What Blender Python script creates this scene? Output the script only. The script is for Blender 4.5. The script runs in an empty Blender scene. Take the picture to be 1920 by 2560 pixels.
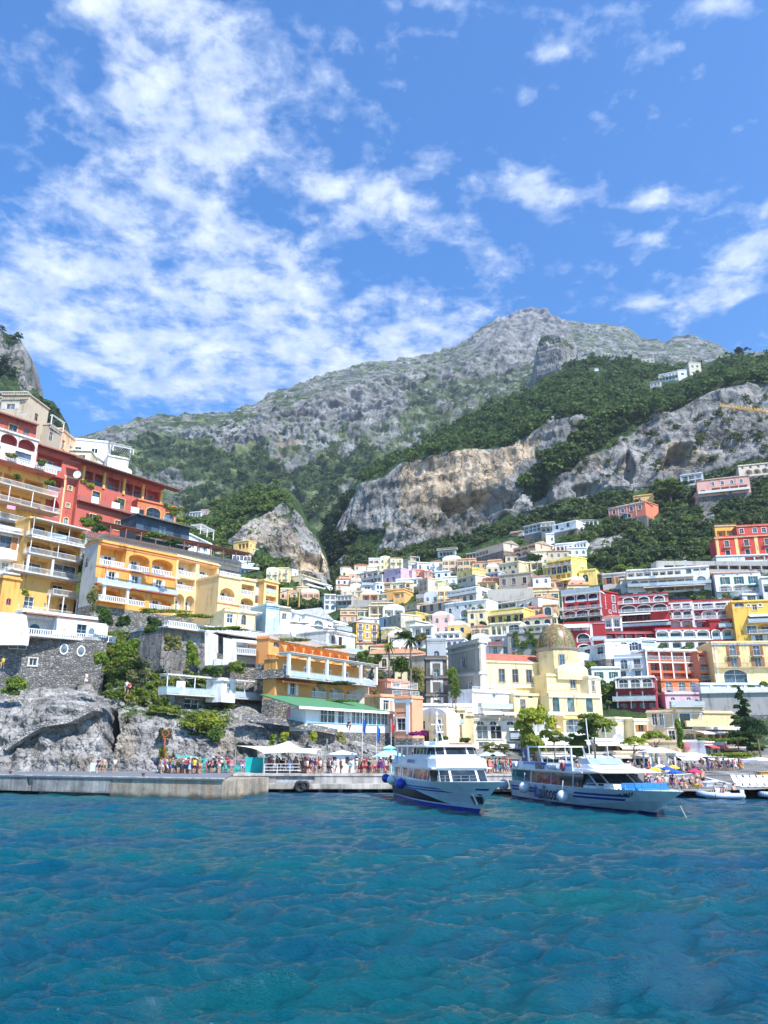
import bpy,math,random
import numpy as np
from mathutils import Vector,Matrix,Euler
R=math.radians
rnd=random.Random(7)
F,CX,CY,PITCH,CAMZ=1900.0,960.0,1280.0,R(17.1),5.0
CP,SP=math.cos(PITCH),math.sin(PITCH)
SC=bpy.context.scene
COL=SC.collection
def tz(py):
 yc=(CY-py)/F
 return(SP+yc*CP)/(CP-yc*SP)
def tx(px,py):
 yc=(CY-py)/F
 return((px-CX)/F)/(CP-yc*SP)
def P(px,py,Y):
 return Vector((tx(px,py)*Y,Y,CAMZ+tz(py)*Y))
def PZ(px,py,z):
 Y=(z-CAMZ)/tz(py)
 return P(px,py,Y)
def proj(v):
 x,y,z=v[0],v[1],v[2]-CAMZ
 d=y*CP+z*SP
 u=-y*SP+z*CP
 return CX+F*x/d,CY-F*u/d
def tag(o,label=None,cat=None,group=None,kind=None):
 if label:o['label']=label
 if cat:o['category']=cat
 if group:o['group']=group
 if kind:o['kind']=kind
 return o
def empty(name,loc,rz=0.0,label=None,cat=None,group=None):
 o=bpy.data.objects.new(name,None)
 o.empty_display_size=0.5
 o.location=loc;o.rotation_euler=(0,0,rz)
 COL.objects.link(o)
 return tag(o,label,cat,group)
def copy_tree(o,parent=None):
 c=o.copy();COL.objects.link(c);c.parent=parent
 for ch in list(o.children):
  copy_tree(ch,c)
 return c
class MB:
 def __init__(s):
  s.v=[];s.f=[];s.m=[];s.T=None
 def add(s,vs,fs,m=0):
  b=len(s.v)
  if s.T:vs=[s.T(*p)for p in vs]
  s.v.extend([tuple(p)for p in vs])
  for f in fs:
   s.f.append(tuple(b+i for i in f));s.m.append(m)
 def box(s,x0,x1,y0,y1,z0,z1,m=0):
  s.add([(x0,y0,z0),(x1,y0,z0),(x1,y1,z0),(x0,y1,z0),(x0,y0,z1),(x1,y0,z1),(x1,y1,z1),(x0,y1,z1)],[(3,2,1,0),(4,5,6,7),(0,1,5,4),(1,2,6,5),(2,3,7,6),(3,0,4,7)],m)
 def quad(s,a,b,c,d,m=0):
  s.add([a,b,c,d],[(0,1,2,3)],m)
 def poly(s,pts,m=0):
  s.add(pts,[tuple(range(len(pts)))],m)
 def tube(s,a,b,r,n=6,r2=None,m=0,cap=True):
  a=Vector(a);b=Vector(b);r2=r if r2 is None else r2
  d=(b-a)
  if d.length<1e-6:return
  d.normalize()
  u=d.orthogonal().normalized();w=d.cross(u)
  vs=[]
  for c,rr in((a,r),(b,r2)):
   for i in range(n):
    t=2*math.pi*i/n
    vs.append(tuple(c+u*(math.cos(t)*rr)+w*(math.sin(t)*rr)))
  fs=[(i,(i+1)%n,n+(i+1)%n,n+i)for i in range(n)]
  if cap:fs+=[tuple(range(n-1,-1,-1)),tuple(range(n,2*n))]
  s.add(vs,fs,m)
 def lathe(s,c,prof,n=16,m=0,sx=1,sy=1):
  vs=[];fs=[]
  for(r,z)in prof:
   for i in range(n):
    t=2*math.pi*i/n
    vs.append((c[0]+math.cos(t)*r*sx,c[1]+math.sin(t)*r*sy,c[2]+z))
  for k in range(len(prof)-1):
   for i in range(n):
    j=(i+1)%n
    fs.append((k*n+i,k*n+j,(k+1)*n+j,(k+1)*n+i))
  s.add(vs,fs,m)
 def ball(s,c,r,n=12,k=7,m=0,sz=1.0):
  prof=[(max(1e-3,r*math.sin(math.pi*i/k)),-r*sz*math.cos(math.pi*i/k))for i in range(k+1)]
  s.lathe(c,prof,n,m)
 def build(s,name,mats,parent=None,smooth=False,loc=None,rz=None):
  me=bpy.data.meshes.new(name)
  me.from_pydata(s.v,[],s.f)
  if not isinstance(mats,(list,tuple)):mats=[mats]
  for mt in mats:me.materials.append(mt)
  if len(mats)>1:me.polygons.foreach_set('material_index',s.m)
  if smooth:me.polygons.foreach_set('use_smooth',[True]*len(s.f))
  me.update()
  o=bpy.data.objects.new(name,me);COL.objects.link(o)
  if parent is not None:o.parent=parent
  if loc is not None:o.location=loc
  if rz is not None:o.rotation_euler=(0,0,rz)
  return o
def np_mesh(name,V,Fq,mats,smooth=True,attrs=None,parent=None):
 me=bpy.data.meshes.new(name)
 nv,nf,k=len(V),len(Fq),Fq.shape[1]
 me.vertices.add(nv);me.vertices.foreach_set('co',np.asarray(V,np.float32).ravel())
 me.loops.add(nf*k);me.loops.foreach_set('vertex_index',np.asarray(Fq,np.int32).ravel())
 me.polygons.add(nf)
 me.polygons.foreach_set('loop_start',np.arange(0,nf*k,k,dtype=np.int32))
 me.polygons.foreach_set('use_smooth',np.full(nf,smooth))
 for a,val in(attrs or{}).items():
  at=me.attributes.new(a,'FLOAT','POINT');at.data.foreach_set('value',np.asarray(val,np.float32))
 for m in(mats if isinstance(mats,(list,tuple))else[mats]):me.materials.append(m)
 me.update(calc_edges=True)
 o=bpy.data.objects.new(name,me);COL.objects.link(o)
 if parent is not None:o.parent=parent
 return o
_rs=np.random.RandomState(11)
_perm=_rs.permutation(256);_perm=np.concatenate([_perm,_perm,_perm])
_g=_rs.normal(size=(256,3));_g/=np.linalg.norm(_g,axis=1)[:,None]
def noise(p):
 p=np.asarray(p,float);i=np.floor(p).astype(int);f=p-i;i&=255
 u=f*f*f*(f*(f*6-15)+10)
 out=0
 for dx in(0,1):
  for dy in(0,1):
   for dz in(0,1):
    h=_perm[_perm[_perm[(i[:,0]+dx)&255]+((i[:,1]+dy)&255)]+((i[:,2]+dz)&255)]
    g=_g[h]
    d=(f[:,0]-dx)*g[:,0]+(f[:,1]-dy)*g[:,1]+(f[:,2]-dz)*g[:,2]
    w=(u[:,0]if dx else 1-u[:,0])*(u[:,1]if dy else 1-u[:,1])*(u[:,2]if dz else 1-u[:,2])
    out=out+w*d
 return out*1.6
def fbm(p,o=5,g=0.5,ridged=False):
 a,s,t=1.0,0.0,0.0
 p=np.array(p,float)
 for _ in range(o):
  n=noise(p)
  if ridged:n=1-2*np.abs(n)
  s=s+a*n;t+=a;a*=g;p=p*2.03+17.3
 return s/t
def interp(pts,x):
 a=np.array(pts,float)
 return np.interp(x,a[:,0],a[:,1])
def inpoly(px,py,poly):
 poly=np.array(poly,float);n=len(poly);r=np.zeros(np.shape(px),bool);j=n-1
 for i in range(n):
  xi,yi=poly[i];xj,yj=poly[j]
  c=((yi>py)!=(yj>py))&(px<(xj-xi)*(py-yi)/(yj-yi+1e-9)+xi)
  r^=c;j=i
 return r
_M={}
def newmat(name):
 m=bpy.data.materials.new(name);m.use_nodes=True
 nt=m.node_tree;b=nt.nodes['Principled BSDF']
 return m,nt,b
def N(nt,t,**kw):
 n=nt.nodes.new(t)
 for k,v in kw.items():
  if k=='inp':
   for a,b in v.items():n.inputs[a].default_value=b
  else:setattr(n,k,v)
 return n
def ramp(nt,fac,stops,interp_='LINEAR'):
 n=nt.nodes.new('ShaderNodeValToRGB');n.color_ramp.interpolation=interp_
 e=n.color_ramp.elements
 while len(e)<len(stops):e.new(0.5)
 for i,(p,c)in enumerate(stops):
  e[i].position=p;e[i].color=(c[0],c[1],c[2],1)if not isinstance(c,(int,float))else(c,c,c,1)
 nt.links.new(fac,n.inputs[0]);return n.outputs[0]
def mixc(nt,fac,a,b,mode='MIX'):
 n=nt.nodes.new('ShaderNodeMix');n.data_type='RGBA';n.blend_type=mode
 for s,v in((0,fac),(6,a),(7,b)):
  if isinstance(v,(int,float)):n.inputs[s].default_value=v
  elif isinstance(v,tuple):n.inputs[s].default_value=(*v[:3],1)
  else:nt.links.new(v,n.inputs[s])
 return n.outputs[2]
def math_(nt,op,a,b=0.0,c=None,clamp=False):
 n=nt.nodes.new('ShaderNodeMath');n.operation=op;n.use_clamp=clamp
 for i,v in enumerate((a,b,c)):
  if v is None:continue
  if isinstance(v,(int,float)):n.inputs[i].default_value=v
  else:nt.links.new(v,n.inputs[i])
 return n.outputs[0]
def noise_n(nt,vec,scale,detail=4,rough=0.55,out=0,dist=0.0):
 n=nt.nodes.new('ShaderNodeTexNoise');n.inputs['Scale'].default_value=scale
 n.inputs['Detail'].default_value=detail;n.inputs['Roughness'].default_value=rough
 n.inputs['Distortion'].default_value=dist
 if vec is not None:nt.links.new(vec,n.inputs['Vector'])
 return n.outputs[out]
def mapping(nt,vec,scale=(1,1,1),rot=(0,0,0)):
 n=nt.nodes.new('ShaderNodeMapping');n.inputs['Scale'].default_value=scale;n.inputs['Rotation'].default_value=rot
 nt.links.new(vec,n.inputs[0]);return n.outputs[0]
def wpos(nt):return nt.nodes.new('ShaderNodeNewGeometry').outputs['Position']
def plaster(c,var=0.24,rough=0.9):
 """painted wall: uneven wash, rain streaks, fine grain"""
 k=('p',tuple(round(x,3)for x in c),var)
 if k in _M:return _M[k]
 m,nt,b=newmat('painted_plaster')
 p=wpos(nt)
 n1=noise_n(nt,p,0.35,5,0.6)
 n2=noise_n(nt,mapping(nt,p,(1.6,1.6,0.18)),1.2,4,0.6)
 f=math_(nt,'ADD',math_(nt,'MULTIPLY',n1,0.5),math_(nt,'MULTIPLY',n2,0.5))
 d=tuple(x*(1-var*2.2)*y for x,y in zip(c,(1.0,0.97,0.92)))
 l=tuple(min(0.92,x*(1+var*0.35))for x in c)
 cc=ramp(nt,f,[(0.34,d),(0.47,c),(0.70,l)])
 nt.links.new(cc,b.inputs['Base Color']);b.inputs['Roughness'].default_value=rough
 bp=N(nt,'ShaderNodeBump',inp={'Strength':0.25,'Distance':0.05})
 nt.links.new(noise_n(nt,p,6,3),bp.inputs['Height']);nt.links.new(bp.outputs[0],b.inputs['Normal'])
 _M[k]=m;return m
def flat(c,rough=0.6,metal=0.0,name='painted_metal',spec=0.5):
 k=('f',tuple(round(x,3)for x in c),rough,metal,name)
 if k in _M:return _M[k]
 m,nt,b=newmat(name)
 p=wpos(nt);n=noise_n(nt,p,1.3,4)
 cc=ramp(nt,n,[(0.3,tuple(x*0.86 for x in c)),(0.65,tuple(min(.95,x*1.04)for x in c))])
 nt.links.new(cc,b.inputs['Base Color'])
 b.inputs['Roughness'].default_value=rough;b.inputs['Metallic'].default_value=metal
 b.inputs['Specular IOR Level'].default_value=spec
 _M[k]=m;return m
def cloth_obj(name='dyed_cloth',rough=0.85,vary=0.2):
 """cloth whose dye is the object's own colour"""
 k=('o',name)
 if k in _M:return _M[k]
 m,nt,b=newmat(name)
 oi=nt.nodes.new('ShaderNodeObjectInfo');tc=nt.nodes.new('ShaderNodeTexCoord')
 n=noise_n(nt,tc.outputs['Object'],9,3)
 cc=mixc(nt,1.0,oi.outputs['Color'],ramp(nt,n,[(0.3,1-vary),(0.7,1.0)]),'MULTIPLY')
 nt.links.new(cc,b.inputs['Base Color']);b.inputs['Roughness'].default_value=rough
 _M[k]=m;return m
def glass_mat(c=(0.03,0.05,0.07),rough=0.08,name='window_glass'):
 k=('g',tuple(c),rough)
 if k in _M:return _M[k]
 m,nt,b=newmat(name)
 p=wpos(nt);n=noise_n(nt,p,0.9,2)
 cc=ramp(nt,n,[(0.35,tuple(x*0.5 for x in c)),(0.65,tuple(x*1.8 for x in c))])
 nt.links.new(cc,b.inputs['Base Color']);b.inputs['Roughness'].default_value=rough
 _M[k]=m;return m
def rooftile(c=(0.52,0.2,0.11)):
 k=('t',tuple(c))
 if k in _M:return _M[k]
 m,nt,b=newmat('clay_roof_tiles')
 p=wpos(nt)
 w=nt.nodes.new('ShaderNodeTexWave');w.inputs['Scale'].default_value=1.1;w.inputs['Distortion'].default_value=0.6
 nt.links.new(p,w.inputs[0])
 n=noise_n(nt,p,1.2,5,0.7)
 cc=ramp(nt,n,[(0.25,tuple(x*0.5 for x in c)),(0.5,c),(0.75,(c[0]*1.25,c[1]*1.6,c[2]*1.9))])
 cc=mixc(nt,0.35,cc,ramp(nt,w.outputs[1],[(0.2,0.45),(0.6,1.0)]),'MULTIPLY')
 nt.links.new(cc,b.inputs['Base Color']);b.inputs['Roughness'].default_value=0.9
 bp=N(nt,'ShaderNodeBump',inp={'Strength':0.6,'Distance':0.12})
 nt.links.new(w.outputs[1],bp.inputs['Height']);nt.links.new(bp.outputs[0],b.inputs['Normal'])
 _M[k]=m;return m
def stonewall(c=(0.26,0.25,0.235),scale=1.6,name='rubble_stone'):
 k=('s',tuple(c),scale)
 if k in _M:return _M[k]
 m,nt,b=newmat(name)
 p=wpos(nt);pm=mapping(nt,p,(1,1,1.5))
 v=nt.nodes.new('ShaderNodeTexVoronoi');v.inputs['Scale'].default_value=scale;nt.links.new(pm,v.inputs['Vector'])
 e=nt.nodes.new('ShaderNodeTexVoronoi');e.feature='DISTANCE_TO_EDGE';e.inputs['Scale'].default_value=scale;nt.links.new(pm,e.inputs['Vector'])
 vc=nt.nodes.new('ShaderNodeSeparateColor');nt.links.new(v.outputs['Color'],vc.inputs[0])
 cc=ramp(nt,vc.outputs[0],[(0.0,tuple(x*0.6 for x in c)),(0.6,c),(1.0,tuple(min(.8,x*1.6)for x in c))])
 cc=mixc(nt,1.0,cc,ramp(nt,e.outputs[0],[(0.02,0.5),(0.10,1.0)]),'MULTIPLY')
 cc=mixc(nt,0.6,cc,ramp(nt,noise_n(nt,p,0.25,5),[(0.3,0.55),(0.7,1.0)]),'MULTIPLY')
 nt.links.new(cc,b.inputs['Base Color']);b.inputs['Roughness'].default_value=0.95
 bp=N(nt,'ShaderNodeBump',inp={'Strength':0.8,'Distance':0.15})
 nt.links.new(ramp(nt,e.outputs[0],[(0.0,0.0),(0.2,1.0)]),bp.inputs['Height']);nt.links.new(bp.outputs[0],b.inputs['Normal'])
 _M[k]=m;return m
def concrete(c=(0.36,0.34,0.31),rust=0.0):
 k=('c',tuple(c),rust)
 if k in _M:return _M[k]
 m,nt,b=newmat('weathered_concrete')
 p=wpos(nt)
 n=noise_n(nt,mapping(nt,p,(0.7,0.7,0.7)),0.5,7,0.65)
 s=noise_n(nt,mapping(nt,p,(2.2,2.2,0.15)),0.9,4)
 cc=ramp(nt,n,[(0.3,tuple(x*0.5 for x in c)),(0.5,c),(0.7,tuple(min(.9,x*1.35)for x in c))])
 cc=mixc(nt,0.75,cc,ramp(nt,s,[(0.35,0.45),(0.6,1.0)]),'MULTIPLY')
 if rust:
  r=noise_n(nt,mapping(nt,p,(1.0,1.0,0.4)),0.35,5)
  cc=mixc(nt,ramp(nt,r,[(0.52,0.0),(0.66,rust)]),cc,(0.34,0.19,0.08))
 sp=nt.nodes.new('ShaderNodeSeparateXYZ');nt.links.new(p,sp.inputs[0])
 h=math_(nt,'ADD',sp.outputs[2],math_(nt,'MULTIPLY',noise_n(nt,p,0.8,4),0.8))
 cc=mixc(nt,ramp(nt,h,[(0.55,0.85),(0.95,0.0)]),cc,(0.035,0.045,0.035))
 nt.links.new(cc,b.inputs['Base Color']);b.inputs['Roughness'].default_value=0.9
 bp=N(nt,'ShaderNodeBump',inp={'Strength':0.5,'Distance':0.1})
 nt.links.new(noise_n(nt,p,2.5,6),bp.inputs['Height']);nt.links.new(bp.outputs[0],b.inputs['Normal'])
 _M[k]=m;return m
def foliage(c=(0.045,0.085,0.02),v=0.5):
 k=('v',tuple(c))
 if k in _M:return _M[k]
 m,nt,b=newmat('leaves')
 p=wpos(nt);oi=nt.nodes.new('ShaderNodeObjectInfo')
 n=math_(nt,'ADD',math_(nt,'MULTIPLY',noise_n(nt,p,0.55,3,0.6),.5),math_(nt,'MULTIPLY',noise_n(nt,p,0.11,3,0.7),.5))
 q=math_(nt,'ADD',n,math_(nt,'MULTIPLY',math_(nt,'SUBTRACT',oi.outputs['Random'],0.5),0.22))
 c=(c[0]*1.45,c[1]*1.3,c[2]*1.15);cc=ramp(nt,q,[(0.36,(c[0]*.45,c[1]*.55,c[2]*.8)),(0.48,c),(0.62,(c[0]*1.9,c[1]*1.6,c[2]*1.2))])
 nt.links.new(cc,b.inputs['Base Color']);b.inputs['Roughness'].default_value=0.7
 b.inputs['Specular IOR Level'].default_value=0.25
 tr=nt.nodes.new('ShaderNodeBsdfTranslucent');nt.links.new(cc,tr.inputs[0])
 mx=nt.nodes.new('ShaderNodeMixShader');mx.inputs[0].default_value=0.42
 nt.links.new(b.outputs[0],mx.inputs[1]);nt.links.new(tr.outputs[0],mx.inputs[2])
 nt.links.new(mx.outputs[0],nt.nodes['Material Output'].inputs[0])
 _M[k]=m;return m
def bark(c=(0.16,0.12,0.09)):
 return flat(c,0.95,name='tree_bark')
WHITE=(0.80,0.80,0.78)
cam=bpy.data.cameras.new('camera');co=bpy.data.objects.new('camera',cam);COL.objects.link(co)
co.location=(0,0,CAMZ);co.rotation_euler=(math.pi/2+PITCH,0,0)
cam.sensor_fit='VERTICAL';cam.sensor_height=36;cam.lens=36*F/2560
cam.clip_start=0.5;cam.clip_end=60000
SC.camera=co
SUN_EL,SUN_AZ=R(50),R(38)
ts=Vector((math.sin(SUN_AZ)*math.cos(SUN_EL),-math.cos(SUN_AZ)*math.cos(SUN_EL),math.sin(SUN_EL)))
sl=bpy.data.lights.new('sun','SUN');sl.energy=4.8;sl.angle=R(0.53);sl.color=(1.0,0.955,0.89)
so=bpy.data.objects.new('sun',sl);COL.objects.link(so)
so.rotation_euler=(-ts).to_track_quat('-Z','Y').to_euler()
SC.view_settings.view_transform='Standard';SC.view_settings.look='None'
SC.view_settings.exposure=0.62;SC.view_settings.gamma=1.0
W=bpy.data.worlds.new('World');SC.world=W;W.use_nodes=True
nt=W.node_tree;bg=nt.nodes['Background']
sky=nt.nodes.new('ShaderNodeTexSky');sky.sky_type='NISHITA';sky.sun_disc=False
sky.sun_elevation=SUN_EL;sky.sun_rotation=math.pi-SUN_AZ
sky.air_density=1.0;sky.dust_density=0.3;sky.ozone_density=4.0
tc=nt.nodes.new('ShaderNodeTexCoord');d=tc.outputs['Generated']
sx=nt.nodes.new('ShaderNodeSeparateXYZ');nt.links.new(d,sx.inputs[0])
dz=math_(nt,'MAXIMUM',math_(nt,'ADD',sx.outputs[2],0.10),0.02)
ax=math_(nt,'DIVIDE',sx.outputs[0],dz);ay=math_(nt,'DIVIDE',sx.outputs[1],dz)
cv=nt.nodes.new('ShaderNodeCombineXYZ');nt.links.new(ax,cv.inputs[0]);nt.links.new(ay,cv.inputs[1])
pv=cv.outputs[0]
def blob(px,py,rx,ry,amp,rot=0.0):
 """a patch of cloud cover: centre, radii on the deck"""
 v=Vector((tx(px,py),1,tz(py))).normalized()
 k=max(v.z+0.10,.02);c0=Vector((v.x/k,v.y/k))
 def at(qx,qy):
  w=Vector((tx(qx,qy),1,tz(qy))).normalized();q=max(w.z+0.10,.02);return Vector((w.x/q,w.y/q))
 ca,sa=math.cos(rot),math.sin(rot)
 ea=at(px+rx*ca,py+rx*sa)-c0;eb=at(px-ry*sa,py+ry*ca)-c0
 det=ea.x*eb.y-ea.y*eb.x
 a11,a12,a21,a22=eb.y/det,-eb.x/det,-ea.y/det,ea.x/det
 X=math_(nt,'SUBTRACT',ax,c0 .x);Y=math_(nt,'SUBTRACT',ay,c0 .y)
 u=math_(nt,'ADD',math_(nt,'MULTIPLY',X,a11),math_(nt,'MULTIPLY',Y,a12))
 w=math_(nt,'ADD',math_(nt,'MULTIPLY',X,a21),math_(nt,'MULTIPLY',Y,a22))
 r2=math_(nt,'ADD',math_(nt,'MULTIPLY',u,u),math_(nt,'MULTIPLY',w,w))
 return math_(nt,'MULTIPLY',math_(nt,'POWER',2.718,math_(nt,'MULTIPLY',r2,-1.0)),amp)
cover=None
for bl in[(400,130,130,150,.95,.7),(480,350,170,170,.95,.9),(355,240,60,70,.6,.7),(620,210,130,70,.6,.8),(720,90,130,60,.45,0),(850,230,90,50,.5,.5),(60,600,120,60,.5,0),(470,560,260,90,.5,.3),(300,780,330,130,1.05,.1),(700,720,260,110,.7,.4),(480,920,330,110,1.1,.2),(800,880,220,90,.7,.4),(60,780,150,60,.7,0),(960,470,190,80,.85,.1),(880,510,100,45,.45,.35),(1140,590,90,45,.7,.4),(1070,860,150,60,.8,0),(1060,760,160,60,.5,0),(1350,470,130,55,.7,.2),(1320,660,120,45,.5,0),(1660,497,80,30,.75,0),(1570,590,80,28,.7,0),(1360,135,75,30,.7,0),(1245,215,50,30,.5,.8),(1310,250,50,25,.5,-.7),(1860,670,160,60,1.0,-.75),(1820,740,140,35,.6,-.3),(1620,755,120,40,.6,-.2),(1880,310,60,30,.6,-.5),(1780,420,80,30,.4,-.5),(1700,120,60,25,.35,-.5),(1400,40,90,35,.5,.2),(1530,20,80,25,.5,0),(1810,8,90,30,.7,0),(1080,10,120,30,.5,0),(250,5,130,50,.8,0),(1080,80,60,22,.4,0),(970,210,40,18,.35,0),(100,260,50,60,.35,.5),(170,480,90,60,.4,.7)]:
 b_=blob(*bl);cover=b_ if cover is None else math_(nt,'ADD',cover,b_)
cover=math_(nt,'MINIMUM',cover,0.84)
n1=noise_n(nt,pv,4.2,8,0.60,dist=0.2)
n2=noise_n(nt,pv,12.0,8,0.62,dist=0.15)
n3=noise_n(nt,pv,30.0,5,0.6)
nn=math_(nt,'ADD',math_(nt,'MULTIPLY',n1,0.32),math_(nt,'ADD',math_(nt,'MULTIPLY',n2,0.52),math_(nt,'MULTIPLY',n3,0.14)))
q=math_(nt,'ADD',nn,math_(nt,'MULTIPLY',cover,0.20))
dens=ramp(nt,q,[(0.535,0.0),(0.60,0.25),(0.665,0.66),(0.75,1.0)])
ds=math_(nt,'MULTIPLY',dens,0.9)
cl=ramp(nt,noise_n(nt,pv,9.0,5),[(0.3,(5.2,6.2,8.2)),(0.62,(8.6,9.2,10.2))])
hs=nt.nodes.new('ShaderNodeHueSaturation');hs.inputs['Saturation'].default_value=1.38;hs.inputs['Value'].default_value=1.72
nt.links.new(sky.outputs[0],hs.inputs['Color'])
cc=mixc(nt,ds,mixc(nt,1.0,hs.outputs[0],(.82,.98,1.08),'MULTIPLY'),cl)
nt.links.new(cc,bg.inputs[0]);bg.inputs[1].default_value=0.098
def water():
 ys=np.concatenate([np.linspace(3,12,60),12*np.exp(np.linspace(0,math.log(150/12.),560))[1:],np.array([200,400,900.])])
 nx=620
 u=np.linspace(-1,1,nx)
 Yg,U=np.meshgrid(ys,u,indexing='ij')
 X=U*(Yg*0.62+6)
 ex=np.zeros_like(X)
 h=np.zeros_like(X);dx=np.zeros_like(X);dy=np.zeros_like(X)
 rs=np.random.RandomState(4)
 fade=np.clip(1.2-Yg/160,0.25,1)
 for i in range(130):
  L=0.30*(5.0/.30)**(rs.rand()**1.1)
  th=rs.normal(0.12,0.42)
  k=2*math.pi/L
  kx,ky=math.sin(th)*k,-math.cos(th)*k
  A=0.0115*L**0.9*(1.25 if L<2.0 else.7)*rs.uniform(.5,1.3)
  ph=kx*X+ky*Yg+rs.rand()*6.28
  lim=np.clip((L-Yg*0.012)/(Yg*0.012+.02),0,1)
  h+=A*lim*np.sin(ph);dx+=-A*.5*lim*math.sin(th)*np.cos(ph)*-1;dy+=A*.5*lim*math.cos(th)*np.cos(ph)*-1
 pp=np.stack([X.ravel()/14,Yg.ravel()/9,np.zeros(X.size)],1)
 g=(0.95+0.75*fbm(pp,3)).reshape(X.shape)
 fl=noise(np.stack([X.ravel()*1.1,Yg.ravel()*1.7,np.full(X.size,3.3)],1)).reshape(X.shape)
 near=np.clip(1.3-Yg/45,0,1)
 h=h*g+fl*0.035*near
 V=np.stack([X+dx*g,Yg+dy*g,h*fade],-1).reshape(-1,3)
 ny=len(ys);idx=np.arange(ny*nx).reshape(ny,nx)
 Fq=np.stack([idx[:-1,:-1],idx[:-1,1:],idx[1:,1:],idx[1:,:-1]],-1).reshape(-1,4)
 m,nt,b=newmat('sea_water')
 p=wpos(nt)
 big=noise_n(nt,mapping(nt,p,(0.5,1.0,1)),0.10,4)
 cc=ramp(nt,big,[(0.3,(0.0,0.070,0.148)),(0.5,(0.0,0.098,0.143)),(0.7,(0.001,0.124,0.127))])
 nt.links.new(cc,b.inputs['Base Color']);b.inputs['Roughness'].default_value=0.05;b.inputs['IOR'].default_value=1.36
 b.inputs['Specular IOR Level'].default_value=0.75
 n1=noise_n(nt,mapping(nt,p,(.75,2.8,1),(0,0,.12)),2.2,8,0.72)
 n2=noise_n(nt,mapping(nt,p,(.7,2.2,1),(0,0,-.25)),0.7,6,0.65)
 bp=N(nt,'ShaderNodeBump',inp={'Strength':0.9,'Distance':0.30});nt.links.new(n1,bp.inputs['Height'])
 b2=N(nt,'ShaderNodeBump',inp={'Strength':0.6,'Distance':0.7});nt.links.new(n2,b2 .inputs['Height']);nt.links.new(bp.outputs[0],b2 .inputs['Normal'])
 n3=noise_n(nt,mapping(nt,p,(1.0,2.6,1),(0,0,.1)),6.5,5,0.7)
 b3=N(nt,'ShaderNodeBump',inp={'Strength':1.0,'Distance':0.10});nt.links.new(n3,b3 .inputs['Height']);nt.links.new(b2 .outputs[0],b3 .inputs['Normal'])
 nt.links.new(b3 .outputs[0],b.inputs['Normal'])
 o=np_mesh('sea',V,Fq,m)
 tag(o,kind='structure')
water()
def hillmat(name,rock,warm,green,dry,tsc,crack=0):
 m,nt,b=newmat(name)
 p=wpos(nt)
 av=nt.nodes.new('ShaderNodeAttribute');av.attribute_name='veg'
 aw=nt.nodes.new('ShaderNodeAttribute');aw.attribute_name='warm'
 n1=noise_n(nt,p,0.05*tsc,9,0.62)
 st=noise_n(nt,mapping(nt,p,(1.0,1.0,0.16)),0.16*tsc,6,0.62)
 la=noise_n(nt,mapping(nt,p,(0.25,0.25,2.2),(0.06,0.1,0)),0.12*tsc,5,0.6)
 c=ramp(nt,n1,[(0.3,tuple(x*.50 for x in rock)),(0.5,rock),(0.68,tuple(min(.8,x*1.45)for x in rock))])
 w=ramp(nt,n1,[(0.3,tuple(x*.55 for x in warm)),(0.5,warm),(0.68,tuple(min(.8,x*1.35)for x in warm))])
 wf=math_(nt,'ADD',aw.outputs['Fac'],math_(nt,'MULTIPLY',math_(nt,'SUBTRACT',noise_n(nt,p,0.03*tsc,4),0.5),1.0))
 c=mixc(nt,ramp(nt,wf,[(0.3,0.0),(0.75,1.0)]),c,w)
 c=mixc(nt,0.8,c,ramp(nt,st,[(0.36,0.42),(0.56,1.0)]),'MULTIPLY')
 c=mixc(nt,0.5,c,ramp(nt,la,[(0.38,0.5),(0.55,1.0)]),'MULTIPLY')
 hgt=noise_n(nt,p,0.35*tsc,8,0.7)
 if crack:
  e=nt.nodes.new('ShaderNodeTexVoronoi');e.feature='DISTANCE_TO_EDGE';e.inputs['Scale'].default_value=crack
  wv=nt.nodes.new('ShaderNodeVectorMath');wv.operation='MULTIPLY_ADD';nt.links.new(noise_n(nt,p,crack*.9,4,.6,1),wv.inputs[0]);wv.inputs[1].default_value=(1.6/crack,)*3;nt.links.new(mapping(nt,p,(1,1,.75),(.3,.2,0)),wv.inputs[2]);nt.links.new(wv.outputs[0],e.inputs['Vector'])
  ce=ramp(nt,e.outputs[0],[(0.0,.5),(0.03,.85),(0.10,1.0)]);c=mixc(nt,1.0,c,ce,'MULTIPLY')
  hgt=math_(nt,'ADD',hgt,math_(nt,'MULTIPLY',ce,.8))
 g=ramp(nt,noise_n(nt,p,0.12*tsc,7,0.7),[(0.3,tuple(x*.5 for x in green)),(0.5,green),(0.7,dry)])
 nz=noise_n(nt,p,0.16*tsc,9,0.8)
 vf=math_(nt,'ADD',av.outputs['Fac'],math_(nt,'MULTIPLY',math_(nt,'SUBTRACT',nz,0.5),2.4))
 c=mixc(nt,ramp(nt,vf,[(0.46,0.0),(0.56,1.0)]),c,g)
 nt.links.new(c,b.inputs['Base Color']);b.inputs['Roughness'].default_value=0.95;b.inputs['Specular IOR Level'].default_value=0.15
 bp=N(nt,'ShaderNodeBump',inp={'Strength':0.8,'Distance':(1.0 if tsc<.5 else 2.2)/tsc})
 nt.links.new(hgt,bp.inputs['Height']);nt.links.new(bp.outputs[0],b.inputs['Normal'])
 return m
SHEETS={}
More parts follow.
